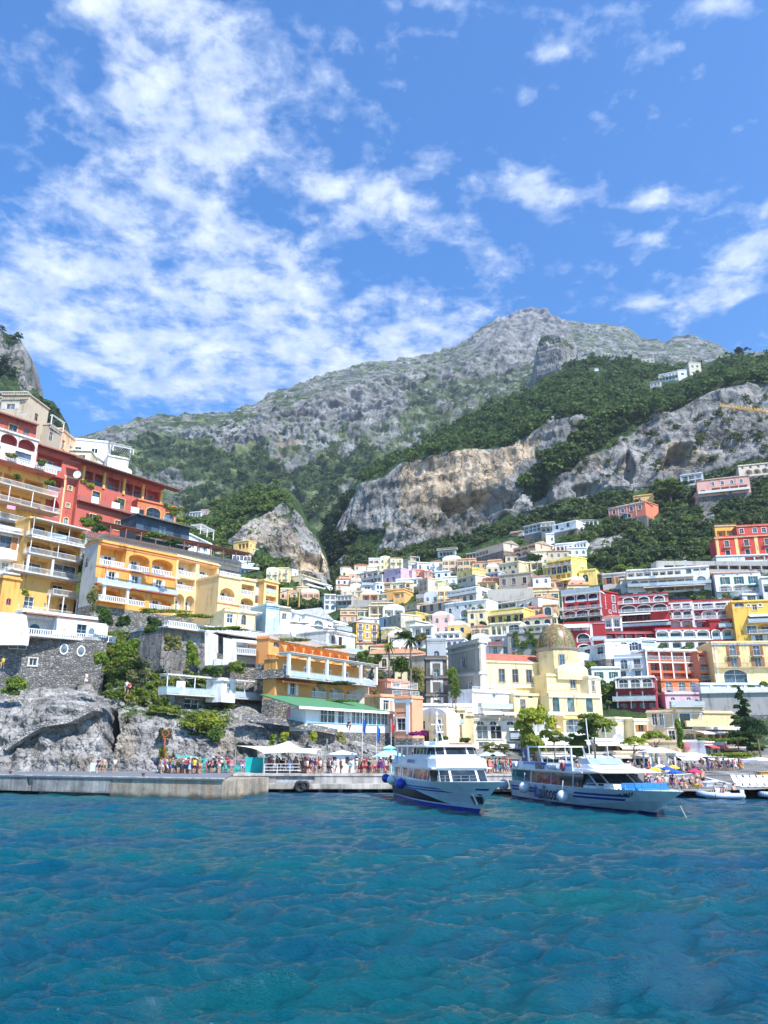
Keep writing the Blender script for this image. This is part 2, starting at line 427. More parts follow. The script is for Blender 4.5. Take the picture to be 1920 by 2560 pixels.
class Sheet:
 """a hillside: curves from its foot to its ridge, each with its height line and distance, roughened in 3D"""
 def __init__(s,name,xa,xb,nx,curves,rows,disp,mat,vegs,polys=(),warm=(),sc=1.0,kind='structure',fold=True,billow=0,dents=(),fq=38.0,gn=.52):
  s.curves=curves;s.xa,s.xb,s.nx=xa,xb,nx
  xs=np.linspace(xa,xb,nx)
  ys=np.array([interp(c[0],xs)for c in curves]);ds=np.array([interp(c[1],xs)for c in curves])
  PX,PY,DD,VG,AM=[],[],[],[],[]
  for k in range(len(curves)-1):
   n=rows[k];t=np.linspace(0,1,n+1)[:-1]if k<len(curves)-2 else np.linspace(0,1,n+1)
   for q in t:
    PY.append(ys[k]*(1-q)+ys[k+1]*q);DD.append(ds[k]*(1-q)+ds[k+1]*q);PX.append(xs)
    VG.append(np.full(nx,vegs[k]if q<.5 or k+1>=len(vegs)else vegs[k]));AM.append(np.full(nx,disp[k]))
  PX,PY,DD,VG,AM=map(np.array,(PX,PY,DD,VG,AM))
  s.shape=PX.shape
  yc=(CY-PY)/F;den=CP-yc*SP
  X=(PX-CX)/F/den*DD;Z=CAMZ+(SP+yc*CP)/den*DD
  pts=np.stack([X.ravel(),DD.ravel(),Z.ravel()],1)
  jx,jy=fbm(np.stack([PX.ravel()/55,PY.ravel()/40,PX.ravel()*0],1),4),fbm(np.stack([PX.ravel()/55,PY.ravel()/40,PX.ravel()*0+9],1),4)
  qx,qy=PX.ravel()+jx*26,PY.ravel()+jy*26
  veg=VG.ravel().copy();am=AM.ravel().copy();wm=np.zeros(len(veg))
  for pl,v,*a in polys:
   ins=inpoly(qx,qy,pl);veg[ins]=v
   if a:am[ins]=a[0]
  for pl,v in warm:
   wm[inpoly(qx,qy,pl)]=v
  def soft(a,n):
   a=a.reshape(PX.shape)
   for _ in range(n):a=(a+np.roll(a,1,0)+np.roll(a,-1,0)+np.roll(a,1,1)+np.roll(a,-1,1))/5;
   return a.ravel()
  r0,r1=veg.reshape(PX.shape)[0].copy(),veg.reshape(PX.shape)[-1].copy()
  veg=soft(veg,4);veg.reshape(PX.shape)[0]=r0;veg.reshape(PX.shape)[-1]=r1;wm=soft(wm,9);am=soft(am,4)
  q=pts/(fq*sc)
  big=fbm(q*np.array([1,1,.5]),7,gn,ridged=True)
  med=fbm(pts/(9.0*sc)*np.array([1,1,.7]),4,.55)
  if billow:big=-big*1.0+.3
  led=noise(np.stack([pts[:,0]/(90*sc),pts[:,1]/(90*sc),(pts[:,2]+0.12*pts[:,0])/(7.0*sc)],1))
  h=am*(big*1.0+med*0.32+led*0.25)*(1-0.25*np.clip(veg,0,1))
  h=h+np.clip(veg,0,1)*sc*1.0*np.abs(noise(pts/(3.2*sc)))
  for pl,dd in dents:h=h-dd*soft(inpoly(qx,qy,pl).astype(float),3)
  pts2=pts.copy();pts2[:,1]-=h;pts2[:,2]+=h*0.35
  s.P=pts2 .reshape(PX.shape+(3,));s.PX,s.PY=PX,PY
  V=pts2
  ny=PX.shape[0]
  veg=veg+0.0
  if fold:
   top=s.P[-1]
   back1=top+np.array([0,25*sc,-6*sc]);back2=top+np.array([0,160*sc,-120*sc])
   V=np.concatenate([V,back1,back2]);veg=np.concatenate([veg,veg[-nx:],veg[-nx:]]);wm=np.concatenate([wm,wm[-nx:],wm[-nx:]]);ny+=2
  idx=np.arange(ny*nx).reshape(ny,nx)
  Fq=np.stack([idx[:-1,:-1],idx[:-1,1:],idx[1:,1:],idx[1:,:-1]],-1).reshape(-1,4)
  s.obj=np_mesh(name,V,Fq,mat,attrs={'veg':veg,'warm':wm})
  tag(s.obj,kind=kind);s.veg=veg[:PX.size].reshape(PX.shape)
 def depth(s,px,py):
  """distance of the ground seen at a point (before roughening)"""
  ys=[float(interp(c[0],px))for c in s.curves];ds=[float(interp(c[1],px))for c in s.curves]
  for k in range(len(ys)-1):
   if py>=ys[k+1]:
    t=(ys[k]-py)/(ys[k]-ys[k+1]+1e-6);return ds[k]+(ds[k+1]-ds[k])*min(1.0,max(-0.3,t))
  return ds[-1]
 def at(s,px,py):
  c=int(round((px-s.xa)/(s.xb-s.xa)*(s.nx-1)));c=max(0,min(s.nx-1,c))
  r=int(np.argmin(np.abs(s.PY[:,c]-py)))
  return s.P[r,c],s.veg[r,c]
LIME=hillmat('limestone_far',(0.27,0.27,0.265),(0.34,0.29,0.23),(0.045,0.075,0.03),(0.24,0.27,0.12),0.28)
LIMEM=hillmat('limestone_cliff',(0.34,0.33,0.31),(0.58,0.455,0.32),(0.045,0.08,0.025),(0.10,0.15,0.045),0.9,.07)
LIMEN=hillmat('limestone_shore',(0.36,0.35,0.335),(0.42,0.35,0.26),(0.045,0.085,0.018),(0.13,0.16,0.04),4.0,.55)
skyA=[(-150,1150),(120,1130),(220,1094),(324,1062),(393,1047),(521,1042),(579,1039),(636,1018),(694,984),(770,961),(833,937),(926,914),(972,903),(1042,897),(1100,884),(1169,854),(1205,826),(1248,804),(1290,792),(1337,780),(1362,786),(1372,793),(1416,809),(1470,811),(1520,814),(1574,829),(1599,854),(1634,856),(1659,864),(1688,848),(1728,849),(1777,856),(1800,870),(1822,891),(1920,884),(2100,880)]
far_mtn=Sheet('far_mountain',-150,2100,900,[([(-150,1560),(2100,1560)],[(-150,700),(2100,700)]),([(-150,1320),(500,1300),(800,1260),(1100,1180),(1400,1060),(2100,1000)],[(-150,800),(900,850),(2100,950)]),([(-150,1230),(300,1190),(620,1130),(900,1080),(1100,1040),(1330,980),(2100,960)],[(-150,950),(700,1000),(1300,1150),(2100,1150)]),([(-150,1180),(300,1110),(520,1085),(700,1035),(900,975),(1100,935),(1250,880),(1400,880),(1600,900),(1800,905),(2100,900)],[(-150,1050),(700,1150),(1300,1550),(2100,1500)]),(skyA,[(-150,1250),(500,1350),(900,1700),(1300,2000),(1600,1900),(2100,1700)])],[30,60,110,110],[30,34,34,16],LIME,[0.75,0.50,0.42,0.52],polys=[([(200,1180),(330,1120),(420,1105),(520,1110),(560,1150),(600,1180),(650,1230),(600,1260),(450,1200),(350,1190),(300,1230),(200,1260)],0.95),([(470,1240),(600,1250),(700,1260),(700,1300),(450,1330)],0.9),([(560,1150),(640,1130),(700,1190),(760,1200),(790,1230),(700,1250),(640,1220)],0.75),([(760,1180),(850,1150),(930,1140),(1010,1130),(900,1210),(820,1260),(740,1270)],0.95),([(640,1060),(760,1010),(900,1000),(1000,1010),(1060,1040),(960,1060),(800,1060)],0.30),([(1040,960),(1160,960),(1240,960),(1330,930),(1330,1000),(1100,1080),(980,1130),(1010,1060)],0.62),([(440,1040),(600,1035),(700,1000),(800,1010),(640,1060),(500,1080),(330,1075)],0.62),([(860,925),(1100,890),(1180,880),(1200,905),(1000,960),(820,985)],0.52),([(1170,860),(1250,800),(1340,775),(1420,810),(1420,870),(1340,880),(1240,890)],0.22,30),([(1600,870),(1700,880),(1800,900),(1660,940),(1560,930)],0.5)],warm=[([(690,1110),(760,1090),(770,1150),(700,1170)],.9),([(560,1180),(640,1180),(640,1230),(560,1230)],.6),([(1080,1040),(1130,1040),(1100,1100),(1050,1110)],.5)],sc=2.6,fq=24.0,gn=.60)
tower=Sheet('rock_tower',1326,1462,150,[([(1326,1010),(1462,1010)],[(1326,1020),(1462,1020)]),([(1326,950),(1400,930),(1462,935)],[(1326,1040),(1340,1000),(1400,980),(1450,1000),(1462,1040)]),([(1326,945),(1333,940),(1339,900),(1345,862),(1352,850),(1365,846),(1385,841),(1400,842),(1420,850),(1436,858),(1443,880),(1447,930),(1462,940)],[(1326,1060),(1340,1010),(1400,990),(1445,1010),(1462,1060)])],[20,90],[6,9],LIMEM,[0.5,0.18],polys=[([(1340,846),(1440,846),(1436,870),(1380,866),(1345,880)],0.6)],warm=[([(1340,900),(1440,890),(1440,930),(1340,950)],.25)],sc=1.1)
left_crag=Sheet('crag_above_town',-160,160,170,[([(-160,1200),(160,1200)],[(-160,420),(160,420)]),([(-160,985),(60,985),(100,1000),(160,1075)],[(-160,470),(160,470)]),([(-160,800),(-30,825),(0,834),(17,843),(40,849),(58,863),(68,884),(69,930),(71,968),(95,988),(116,1005),(139,1017),(150,1030),(153,1060),(160,1090)],[(-160,500),(60,490),(160,490)])],[40,90],[5,8],LIMEM,[0.95,0.33],polys=[([(-20,900),(10,905),(30,940),(45,980),(160,1000),(160,1100),(-20,1100)],.98),([(10,835),(50,845),(60,860),(40,872),(15,862)],.95)],warm=[([(30,880),(66,880),(64,950),(35,940)],.4)],sc=.8)
ridgeC=[(520,1480),(700,1440),(800,1330),(820,1300),(851,1257),(905,1195),(960,1163),(1014,1141),(1100,1086),(1149,1056),(1258,1002),(1332,968),(1397,930),(1446,905),(1486,902),(1545,908),(1594,905),(1644,908),(1700,925),(1743,918),(1790,900),(1841,895),(1920,898),(2080,890)]
ctopC=[(520,1490),(700,1450),(820,1370),(860,1290),(894,1222),(960,1200),(1003,1160),(1100,1146),(1164,1130),(1263,1128),(1332,1085),(1400,1060),(1446,1050),(1500,1060),(1570,1057),(1668,1042),(1757,997),(1802,972),(1920,968),(2080,960)]
cbotC=[(520,1500),(700,1465),(820,1440),(870,1400),(954,1385),(1000,1375),(1100,1350),(1180,1335),(1273,1292),(1322,1296),(1421,1256),(1495,1238),(1594,1232),(1644,1226),(1718,1206),(1841,1172),(1920,1156),(2080,1140)]
dl=lambda*a:[(520,a[0]),(800,a[1]),(1000,a[2]),(1400,a[3]),(2080,a[4])]
hill=Sheet('town_hillside',520,2080,760,[([(520,1985),(2080,1985)],dl(100,98,94,84,80)),([(520,1930),(1500,1925),(1640,1900),(2080,1893)],dl(125,124,130,146,150)),([(520,1860),(1000,1868),(2080,1872)],dl(165,160,158,160,160)),([(520,1740),(1000,1755),(2080,1760)],dl(250,225,205,192,186)),([(520,1600),(900,1590),(2080,1600)],dl(330,290,250,230,216)),([(520,1520),(900,1500),(2080,1450)],dl(400,370,320,282,250)),(cbotC,dl(470,470,430,385,350)),(ctopC,dl(500,495,455,405,372)),(ridgeC,dl(540,560,600,640,560))],[12,14,34,40,40,60,110,90],[0,.3,.8,1.2,1.6,3.0,8.0,6.0],LIMEM,[0.0,.3,.8,.8,.8,.93,.24,.97],polys=[([(1640,1040),(1570,1040),(1500,1040),(1440,1090),(1420,1120),(1370,1160),(1300,1230),(1320,1250),(1400,1200),(1480,1140),(1560,1100)],.95,5),([(1360,1050),(1420,1045),(1400,1100),(1350,1110)],.2),([(940,1345),(1000,1270),(1080,1275),(1180,1275),(1180,1350),(1100,1345),(1040,1330),(980,1390)],.22,8),([(820,1340),(960,1340),(950,1385),(870,1400),(800,1440)],.92,5),([(1460,1350),(1560,1340),(1570,1385),(1480,1400)],.3),([(1630,1350),(1720,1350),(1720,1400),(1640,1400)],.35),([(1750,1280),(1790,1280),(1790,1330),(1750,1330)],.3)],warm=[([(995,1150),(1110,1150),(1160,1130),(1240,1130),(1330,1100),(1360,1110),(1290,1190),(1180,1280),(1003,1275)],.95),([(940,1345),(1000,1270),(1180,1275),(1180,1350)],.5),([(1420,1130),(1500,1140),(1510,1190),(1420,1180)],.5),([(1650,1130),(1740,1120),(1780,1160),(1700,1200),(1640,1200)],.55),([(1580,1040),(1640,1060),(1560,1090)],.4)],sc=.9,fold=True,gn=.57,dents=[([(1110,1262),(1190,1236),(1290,1246),(1270,1286),(1120,1290)],13),([(1640,1196),(1660,1150),(1725,1118),(1710,1170)],11),([(1540,1180),(1570,1140),(1590,1180),(1570,1230)],8),([(1430,1235),(1490,1215),(1500,1240),(1440,1256)],8),([(1330,1200),(1360,1180),(1380,1270),(1330,1290)],8)])
topD=[(380,1345),(430,1310),(500,1290),(560,1262),(600,1240),(640,1228),(690,1217),(725,1228),(748,1258),(770,1308),(800,1355),(818,1398),(826,1440),(836,1480)]
crag=Sheet('crag_behind_town',380,836,330,[([(380,1640),(836,1640)],[(380,300),(836,300)]),([(380,1420),(560,1400),(650,1400),(715,1420),(790,1455),(836,1500)],[(380,385),(836,400)]),([(380,1375),(560,1365),(600,1335),(640,1300),(705,1262),(735,1272),(748,1290),(770,1325),(800,1370),(818,1410),(836,1490)],[(380,400),(836,425)]),(topD,[(380,430),(600,470),(700,470),(836,440)])],[40,110,40],[3,8.5,4],LIMEM,[.85,.36,.95],polys=[([(380,1300),(560,1250),(620,1290),(596,1340),(560,1390),(380,1400)],.9),([(690,1290),(735,1280),(730,1310)],.7),([(560,1385),(640,1375),(700,1400),(740,1440),(560,1470)],.9)],warm=[([(600,1320),(640,1290),(700,1280),(760,1380),(820,1400),(826,1450),(760,1440),(700,1390),(620,1370)],.55),([(745,1390),(826,1390),(826,1450),(745,1440)],.95)],sc=.75,gn=.58,dents=[([(736,1428),(770,1388),(800,1400),(806,1432),(760,1446)],8)])
shore=Sheet('shore_cliff',-80,990,620,[([(-80,1985),(990,1985)],[(-80,97),(990,99)]),([(-80,1925),(990,1925)],[(-80,101),(600,103),(800,107),(990,112)]),([(-80,1770),(0,1775),(150,1765),(300,1790),(600,1822),(720,1822),(830,1850),(990,1890)],[(-80,106),(300,108),(600,112),(830,118),(990,118)]),([(-80,1705),(270,1718),(420,1735),(600,1780),(720,1795),(830,1822),(990,1872)],[(-80,119),(240,120),(300,117),(420,119),(600,122),(830,128),(990,130)]),([(-80,1560),(270,1560),(400,1572),(560,1600),(700,1660),(830,1760),(990,1850)],[(-80,136),(270,136),(560,148),(700,150),(830,155),(990,145)]),([(-80,1050),(0,1060),(200,1190),(330,1270),(450,1370),(560,1440),(700,1530),(850,1660),(990,1810)],[(-80,215),(200,215),(450,225),(560,250),(700,270),(850,215),(990,165)])],[16,120,50,90,60],[0.5,1.7,1.4,1.2,1.2],LIMEN,[.0,.12,.25,.42,.85],polys=[([(270,1560),(330,1560),(360,1700),(450,1740),(430,1780),(330,1760),(250,1720)],.72),([(280,1730),(560,1745),(600,1790),(560,1850),(480,1840),(400,1790),(300,1790)],.55),([(470,1640),(560,1640),(600,1720),(500,1740)],.7),([(700,1810),(900,1840),(900,1900),(820,1880)],.25)],warm=[([(280,1760),(340,1760),(340,1900),(280,1900)],.5),([(400,1570),(480,1570),(470,1680),(420,1680)],.6),([(140,1880),(240,1880),(240,1930),(140,1930)],.5),([(530,1830),(600,1830),(600,1880),(530,1890)],.5)],sc=.17,billow=1,fq=21.0,gn=.62,dents=[([(266,1778),(294,1775),(292,1850),(276,1872),(256,1838)],6),([(236,1690),(262,1688),(262,1722),(236,1722)],4),([(590,1860),(640,1870),(640,1925),(590,1925)],2.5)])
def leafcloud(lobes,n,size,seed,flat_=0.0,shell=0.55):
 rs=np.random.RandomState(seed)
 L=np.array(lobes,float);w=(L[:,3]*L[:,4]+L[:,4]*L[:,5]+L[:,3]*L[:,5]);w/=w.sum()
 k=rs.choice(len(L),n,p=w)
 d=rs.normal(size=(n,3));d/=np.linalg.norm(d,axis=1)[:,None]
 d[:,2]=np.where(d[:,2]<-0.35,-d[:,2]*.6,d[:,2])
 r=shell+(1-shell)*rs.rand(n)**0.6;r=r*(0.86+0.25*rs.rand(n))
 c=L[k,:3]+d*L[k,3:6]*r[:,None]
 nn=d*0.8+rs.normal(size=(n,3))*0.55;nn[:,2]+=flat_;nn/=np.linalg.norm(nn,axis=1)[:,None]
 a=np.cross(nn,rs.normal(size=(n,3)));a/=np.linalg.norm(a,axis=1)[:,None];b=np.cross(nn,a)
 s=size*(0.6+0.8*rs.rand(n))[:,None]
 V=np.stack([c-a*s,c-b*s*.7,c+a*s,c+b*s*.7],1).reshape(-1,3)
 return V,np.arange(n*4).reshape(n,4)
def crown_lobes(seed,r=1.0,h=1.0,n=7,spread=0.55,lr=0.5):
 q=random.Random(seed);L=[(0,0,0,r*.62,r*.62,h*.6)]
 for i in range(n):
  t=q.uniform(0,6.283);z=q.uniform(-.35,.6);s=spread*math.sqrt(max(.1,1-z*z*.8))*q.uniform(.75,1.1)
  l=lr*q.uniform(.6,1.05);L.append((math.cos(t)*s*r,math.sin(t)*s*r,z*h*.75,l*r,l*r,l*h*.8))
 return L
G_DARK=foliage((0.040,0.085,0.022));G_MID=foliage((0.075,0.14,0.030));G_LITE=foliage((0.14,0.20,0.035));G_OLIVE=foliage((0.12,0.15,0.07));G_PINE=foliage((0.15,0.22,0.035))
BARK=bark()
_crowns={}
def crown_mesh(kind,v):
 k=(kind,v)
 if k in _crowns:return _crowns[k]
 if kind=='broad':V,Fq=leafcloud(crown_lobes(v*7+1,1,.85,9),1500,0.075,v)
 elif kind=='bush':V,Fq=leafcloud(crown_lobes(v*5+2,1,.7,6,.5,.5),650,0.10,v)
 elif kind=='pine':
  q=random.Random(v*3+1);L=[]
  for i in range(34):
   t=q.uniform(0,6.28);s=q.uniform(.08,.9)**.75;z=q.uniform(-.62,.85)*(1.1-s*.6);l=q.uniform(.22,.36)
   L.append((math.cos(t)*s,math.sin(t)*s,z,l,l,l*.62))
  V,Fq=leafcloud(L,8500,.062,v,.35,.35)
 elif kind=='umbrella':
  q=random.Random(v*3+9);L=[]
  for i in range(26):
   t=q.uniform(0,6.28);s=q.uniform(.05,.92);l=q.uniform(.18,.3)
   L.append((math.cos(t)*s,math.sin(t)*s,.28*(1-s*s)+q.uniform(-.06,.06),l,l,l*.5))
  V,Fq=leafcloud(L,2600,.05,v,.5,.4)
 elif kind=='tall':
  q=random.Random(v);L=[]
  for i in range(30):
   z=i/29.;rr=(1-z)**.8*.30+.04;t=q.uniform(0,6.28)
   L.append((math.cos(t)*rr*.8,math.sin(t)*rr*.8,z*2-1,rr*.6,rr*.6,.1))
  V,Fq=leafcloud(L,5200,.045,v,.2,.3)
 me=np_mesh('crown',V,Fq,G_MID,smooth=False);m=me.data
 bpy.data.objects.remove(me);_crowns[k]=m;return m
def crown_obj(kind,v,mat,parent,loc,sc,name='crown'):
 o=bpy.data.objects.new(name,crown_mesh(kind,v));COL.objects.link(o)
 o.parent=parent;o.location=loc;o.scale=sc if isinstance(sc,(tuple,list))else(sc,sc,sc)
 o.rotation_euler=(0,0,rnd.uniform(0,6.28))
 o.material_slots[0].link='OBJECT';o.material_slots[0].material=mat
 return o
def tree(label,loc,r,h,kind='broad',mat=None,trunk=None,cat='tree',name='tree',group=None,lean=0.0,hz=None):
 """loc = foot; h = total height; r = crown radius"""
 v=rnd.randrange(4);rt=empty(name,loc,0,label,cat,group)
 mat=mat or G_MID;hz=hz if hz is not None else{'broad':.85,'bush':.8,'pine':.85,'umbrella':.7,'tall':1}[kind]
 if kind=='tall':
  crown_obj('tall',v,mat,rt,(0,0,h*.52),(r/.32,r/.32,h*.48));cz=h*.5
 elif kind=='bush':
  crown_obj('bush',v,mat,rt,(0,0,h*.45),(r,r,h*.62));cz=h*.45
 else:
  ch=r*hz;cz=h-ch*(.85 if kind!='umbrella' else.45)
  crown_obj(kind,v,mat,rt,(lean,0,cz),(r,r,ch))
 tr=trunk if trunk is not None else max(.12,r*.05)
 mb=MB();q=random.Random(int(abs(loc[0]*10)))
 a=Vector((0,0,-1.0));b=Vector((lean*.5+q.uniform(-.1,.1)*r,0,cz*.55));c=Vector((lean,0,cz))
 mb.tube(a,b,tr*1.15,7,tr*.85);mb.tube(b,c,tr*.85,7,tr*.45)
 if kind in('pine','umbrella','broad'):
  for i in range(6):
   t=q.uniform(0,6.28);s=q.uniform(.4,.75)*r
   mb.tube(b.lerp(c,q.uniform(0,.8)),(lean+math.cos(t)*s,math.sin(t)*s,cz+q.uniform(-.1,.3)*r*.5),tr*.5,5,tr*.15)
 mb.build('trunk',BARK,rt,smooth=True)
 return rt
def palm(label,loc,h,r,mat=None,group=None):
 rt=empty('palm_tree',loc,0,label,'palm tree',group);mb=MB()
 mb.tube((0,0,-1),(.1,0,h*.5),.22,7,.18);mb.tube((.1,0,h*.5),(0,0,h),.18,7,.2);mb.build('trunk',BARK,rt,True)
 f=MB();q=random.Random(int(h*10))
 for i in range(44):
  t=q.uniform(0,6.28);el=q.uniform(-.5,1.2);L=r*q.uniform(.8,1.1);pp=None
  for k in range(7):
   s=k/6.;x=L*s*math.cos(el*(1-.3*s));z=L*(math.sin(el)*s-.75*s*s*(1.1-.3*math.sin(el)))
   c=Vector((math.cos(t)*x,math.sin(t)*x,h+z));wd=r*.13*math.sin(math.pi*min(.97,s*.85+.12));sd=Vector((-math.sin(t),math.cos(t),-.25))*wd
   if pp:f.quad(pp[0],pp[1],c+sd,c-sd)
   pp=(c-sd,c+sd)
 f.build('fronds',mat or G_MID,rt)
 return rt
def leafmass(name,label,cat,boxes,n,size,mat,seed=1,parent=None,kind=None,group=None):
 V,Fq=leafcloud(boxes,n,size,seed,0.1,.3)
 o=np_mesh(name,V,Fq,mat,smooth=False,parent=parent)
 return tag(o,label,cat,group,kind)
OCC=[]
def occ(x0,x1,ya,yb,Y):OCC.append((x0,x1,ya,yb,Y))
def woodland(name,sheet,polys,n,rr,seed,mat,leaves=60,clear=True,vmin=.5,sink=.25,tall=.9,excl=()):
 """many crowns standing on a hillside, one mass"""
 rs=np.random.RandomState(seed);tv=[]
 for v in range(6):
  V,Fq=leafcloud(crown_lobes(v*3+5,1,tall,6,.55,.5),leaves,.21,v+50,.1,.55);tv.append(V)
 VV=[];cnt=0;tries=0
 X0=min(p[0]for pl in polys for p in pl);X1=max(p[0]for pl in polys for p in pl);Y0=min(p[1]for pl in polys for p in pl);Y1=max(p[1]for pl in polys for p in pl)
 while cnt<n and tries<n*14:
  tries+=1
  px,py=rs.uniform(X0,X1),rs.uniform(Y0,Y1)
  if not any(inpoly(np.array([px]),np.array([py]),pl)[0]for pl in polys):continue
  if any(inpoly(np.array([px]),np.array([py]),pl)[0]for pl in excl):continue
  p,vg=sheet.at(px,py)
  if vg<vmin:continue
  r=rs.uniform(*rr)
  if clear:
   rp=r/p[1]*F;bad=False
   for(a,b,ya,yb,Y)in OCC:
    if p[1]<Y+4 and px+rp>a and px-rp<b and py-rp*1.3<yb and py+rp>ya:bad=True;break
   if bad:continue
  th=rs.uniform(0,6.28);c,s_=math.cos(th),math.sin(th);V=tv[rs.randint(6)]*np.array([r,r,r*rs.uniform(.8,1.15)])
  V=V@np.array([[c,s_,0],[-s_,c,0],[0,0,1]])
  VV.append(V+p+np.array([0,-r*.2,r*(1-sink)*.8]));cnt+=1
 V=np.concatenate(VV);Fq=np.arange(len(V)).reshape(-1,4)
 o=np_mesh(name,V,Fq,mat,smooth=False);tag(o,kind='stuff');return o
def facade(mb,W,z0,z1,holes,m=0,mr=1):
 hs=[]
 for h in holes:
  xa,xb,za,zb,dp,ar=h
  xa=max(.05,xa);xb=min(W-.05,xb);za=max(z0+.05,za);zb=min(z1-.05,zb)
  if xb-xa<.15 or zb-za<.15:continue
  if any(xa<o[1]and xb>o[0]and za<o[3]and zb>o[2]for o in hs):continue
  hs.append((xa,xb,za,zb,dp,ar))
 xs=sorted({0,W,*[h[0]for h in hs],*[h[1]for h in hs]});zs=sorted({z0,z1,*[h[2]for h in hs],*[h[3]for h in hs]})
 for i in range(len(xs)-1):
  cx=(xs[i]+xs[i+1])/2;run=None
  for k in range(len(zs)-1):
   cz=(zs[k]+zs[k+1])/2
   if any(h[0]<cx<h[1]and h[2]<cz<h[3]for h in hs):
    if run is not None:mb.quad((xs[i],0,run),(xs[i+1],0,run),(xs[i+1],0,zs[k]),(xs[i],0,zs[k]),m);run=None
   elif run is None:run=zs[k]
  if run is not None:mb.quad((xs[i],0,run),(xs[i+1],0,run),(xs[i+1],0,z1),(xs[i],0,z1),m)
 for xa,xb,za,zb,dp,ar in hs:
  rise=min((xb-xa)/2,(zb-za)*.6)*ar if ar else 0
  zt=zb-rise;n=8
  arc=[(xa+(xb-xa)*(.5-.5*math.cos(math.pi*i/n)),zt+rise*math.sin(math.pi*i/n))for i in range(n+1)]if rise else[(xa,zb),(xb,zb)]
  mb.quad((xa,dp,za),(xb,dp,za),(xb,dp,zt),(xa,dp,zt),mr)
  mb.quad((xa,0,za),(xa,dp,za),(xa,dp,zt),(xa,0,zt),mr)
  mb.quad((xb,dp,za),(xb,0,za),(xb,0,zt),(xb,dp,zt),mr)
  mb.quad((xa,0,za),(xb,0,za),(xb,dp,za),(xa,dp,za),mr)
  for i in range(len(arc)-1):
   (ax_,az),(bx_,bz)=arc[i],arc[i+1]
   mb.quad((ax_,0,az),(bx_,0,bz),(bx_,dp,bz),(ax_,dp,az),mr)
   if rise:
    mb.quad((ax_,dp,zt),(bx_,dp,zt),(bx_,dp,bz),(ax_,dp,az),mr)
    mb.quad((ax_,0,az),(bx_,0,bz),(bx_,0,zb),(ax_,0,zb),m)
_wc={}
GL=[glass_mat((0.03,0.045,0.06)),glass_mat((0.05,0.08,0.11)),glass_mat((0.018,0.022,0.028)),glass_mat((0.10,0.13,0.15))]
def mesh_cached(key,fn,mats):
 if key not in _wc:
  mb=MB();fn(mb);o=mb.build(key[0],mats);_wc[key]=o.data;bpy.data.objects.remove(o)
 return _wc[key]
def obj_of(name,me,parent,loc,rz=0):
 o=bpy.data.objects.new(name,me);COL.objects.link(o);o.parent=parent;o.location=loc;o.rotation_euler=(0,0,rz);return o
def arcpts(w,h,arch,n=8):
 rise=min(w/2,h*.6)*arch
 if not arch:return[(-w/2,0),(w/2,0),(w/2,h),(-w/2,h)]
 return[(-w/2,0),(w/2,0)]+[(w/2*math.cos(math.pi*i/n),h-rise+rise*math.sin(math.pi*i/n))for i in range(n+1)]
def rings(mb,outer,inner,y0,y1,m=0):
 n=len(outer)
 for i in range(n):
  j=(i+1)%n;a,b,c,d=outer[i],outer[j],inner[j],inner[i]
  mb.quad((a[0],y0,a[1]),(b[0],y0,b[1]),(c[0],y0,c[1]),(d[0],y0,d[1]),m)
  mb.quad((d[0],y0,d[1]),(c[0],y0,c[1]),(c[0],y1,c[1]),(d[0],y1,d[1]),m)
  mb.quad((b[0],y0,b[1]),(a[0],y0,a[1]),(a[0],y1,a[1]),(b[0],y1,b[1]),m)
def win_parts(parent,x,z,w,h,arch,frame,trim,shut,dep,rz,off,small,door=False,name='window',mull=1):
 """a window: surround, frame, bars; its pane is a piece of its own. z = sill height"""
 fr=flat(frame,.5,name='painted_wood')if frame else None
 def f(mb):
  o=arcpts(w,h,arch);i_=[(p[0]*(1-.16/w),.07+(p[1])*(1-.14/h))for p in o]
  rings(mb,o,i_,dep-.10,dep-.02)
  if mull:mb.box(-.035,.035,dep-.09,dep-.03,.05,h-.06)
  if h>1.5:mb.box(-w/2+.05,w/2-.05,dep-.09,dep-.03,h*.62-.03,h*.62+.03)
  if trim:
   o2=[(p[0]*(1+.34/w),(p[1]-h/2)*(1+.3/h)+h/2)for p in o]
   rings(mb,o2,o,-.06,.0,1)
   mb.box(-w/2-.25,w/2+.25,-.14,.02,-.16,-.03,1)
 key=(name,w,h,arch,frame,trim,dep,mull)
 me=mesh_cached(key,f,[fr,plaster(trim)]if trim else[fr])
 loc=Vector((x,0,z));loc=off+Matrix.Rotation(rz,3,'Z')@loc
 o=obj_of(name,me,parent,loc,rz)
 gi=rnd.randrange(4)
 def g(mb):
  pts=arcpts(w*.95,h*.97,arch)
  mb.poly([(p[0],dep-.05,p[1]+.02)for p in pts])
 gm=mesh_cached(('pane',w,h,arch,dep,gi),g,[GL[gi]])
 if small:
  obj_of('pane',gm,o,(0,0,0))
 else:obj_of('pane',gm,o,(0,0,0))
 if shut:
  def s(mb):
   mb.box(-w*.5,0,-.05,0,0,h*(.8 if arch else 1))
   k=int(h/.16)
   for i in range(k):mb.box(-w*.46,-w*.04,-.07,-.045,.06+i*h/k*(.8 if arch else 1),.1+i*h/k*(.8 if arch else 1))
  sm=mesh_cached(('shutter',w,h,arch,shut),s,[flat(shut,.6,name='painted_wood')])
  M3=Matrix.Rotation(rz,3,'Z')
  a=obj_of('shutter',sm,parent,off+M3@Vector((x-w/2-.02,-.012,z)),rz)
  b=obj_of('shutter',sm,parent,off+M3@Vector((x+w/2+w*.5+.02,-.012,z)),rz)
 return o
RAILM={}
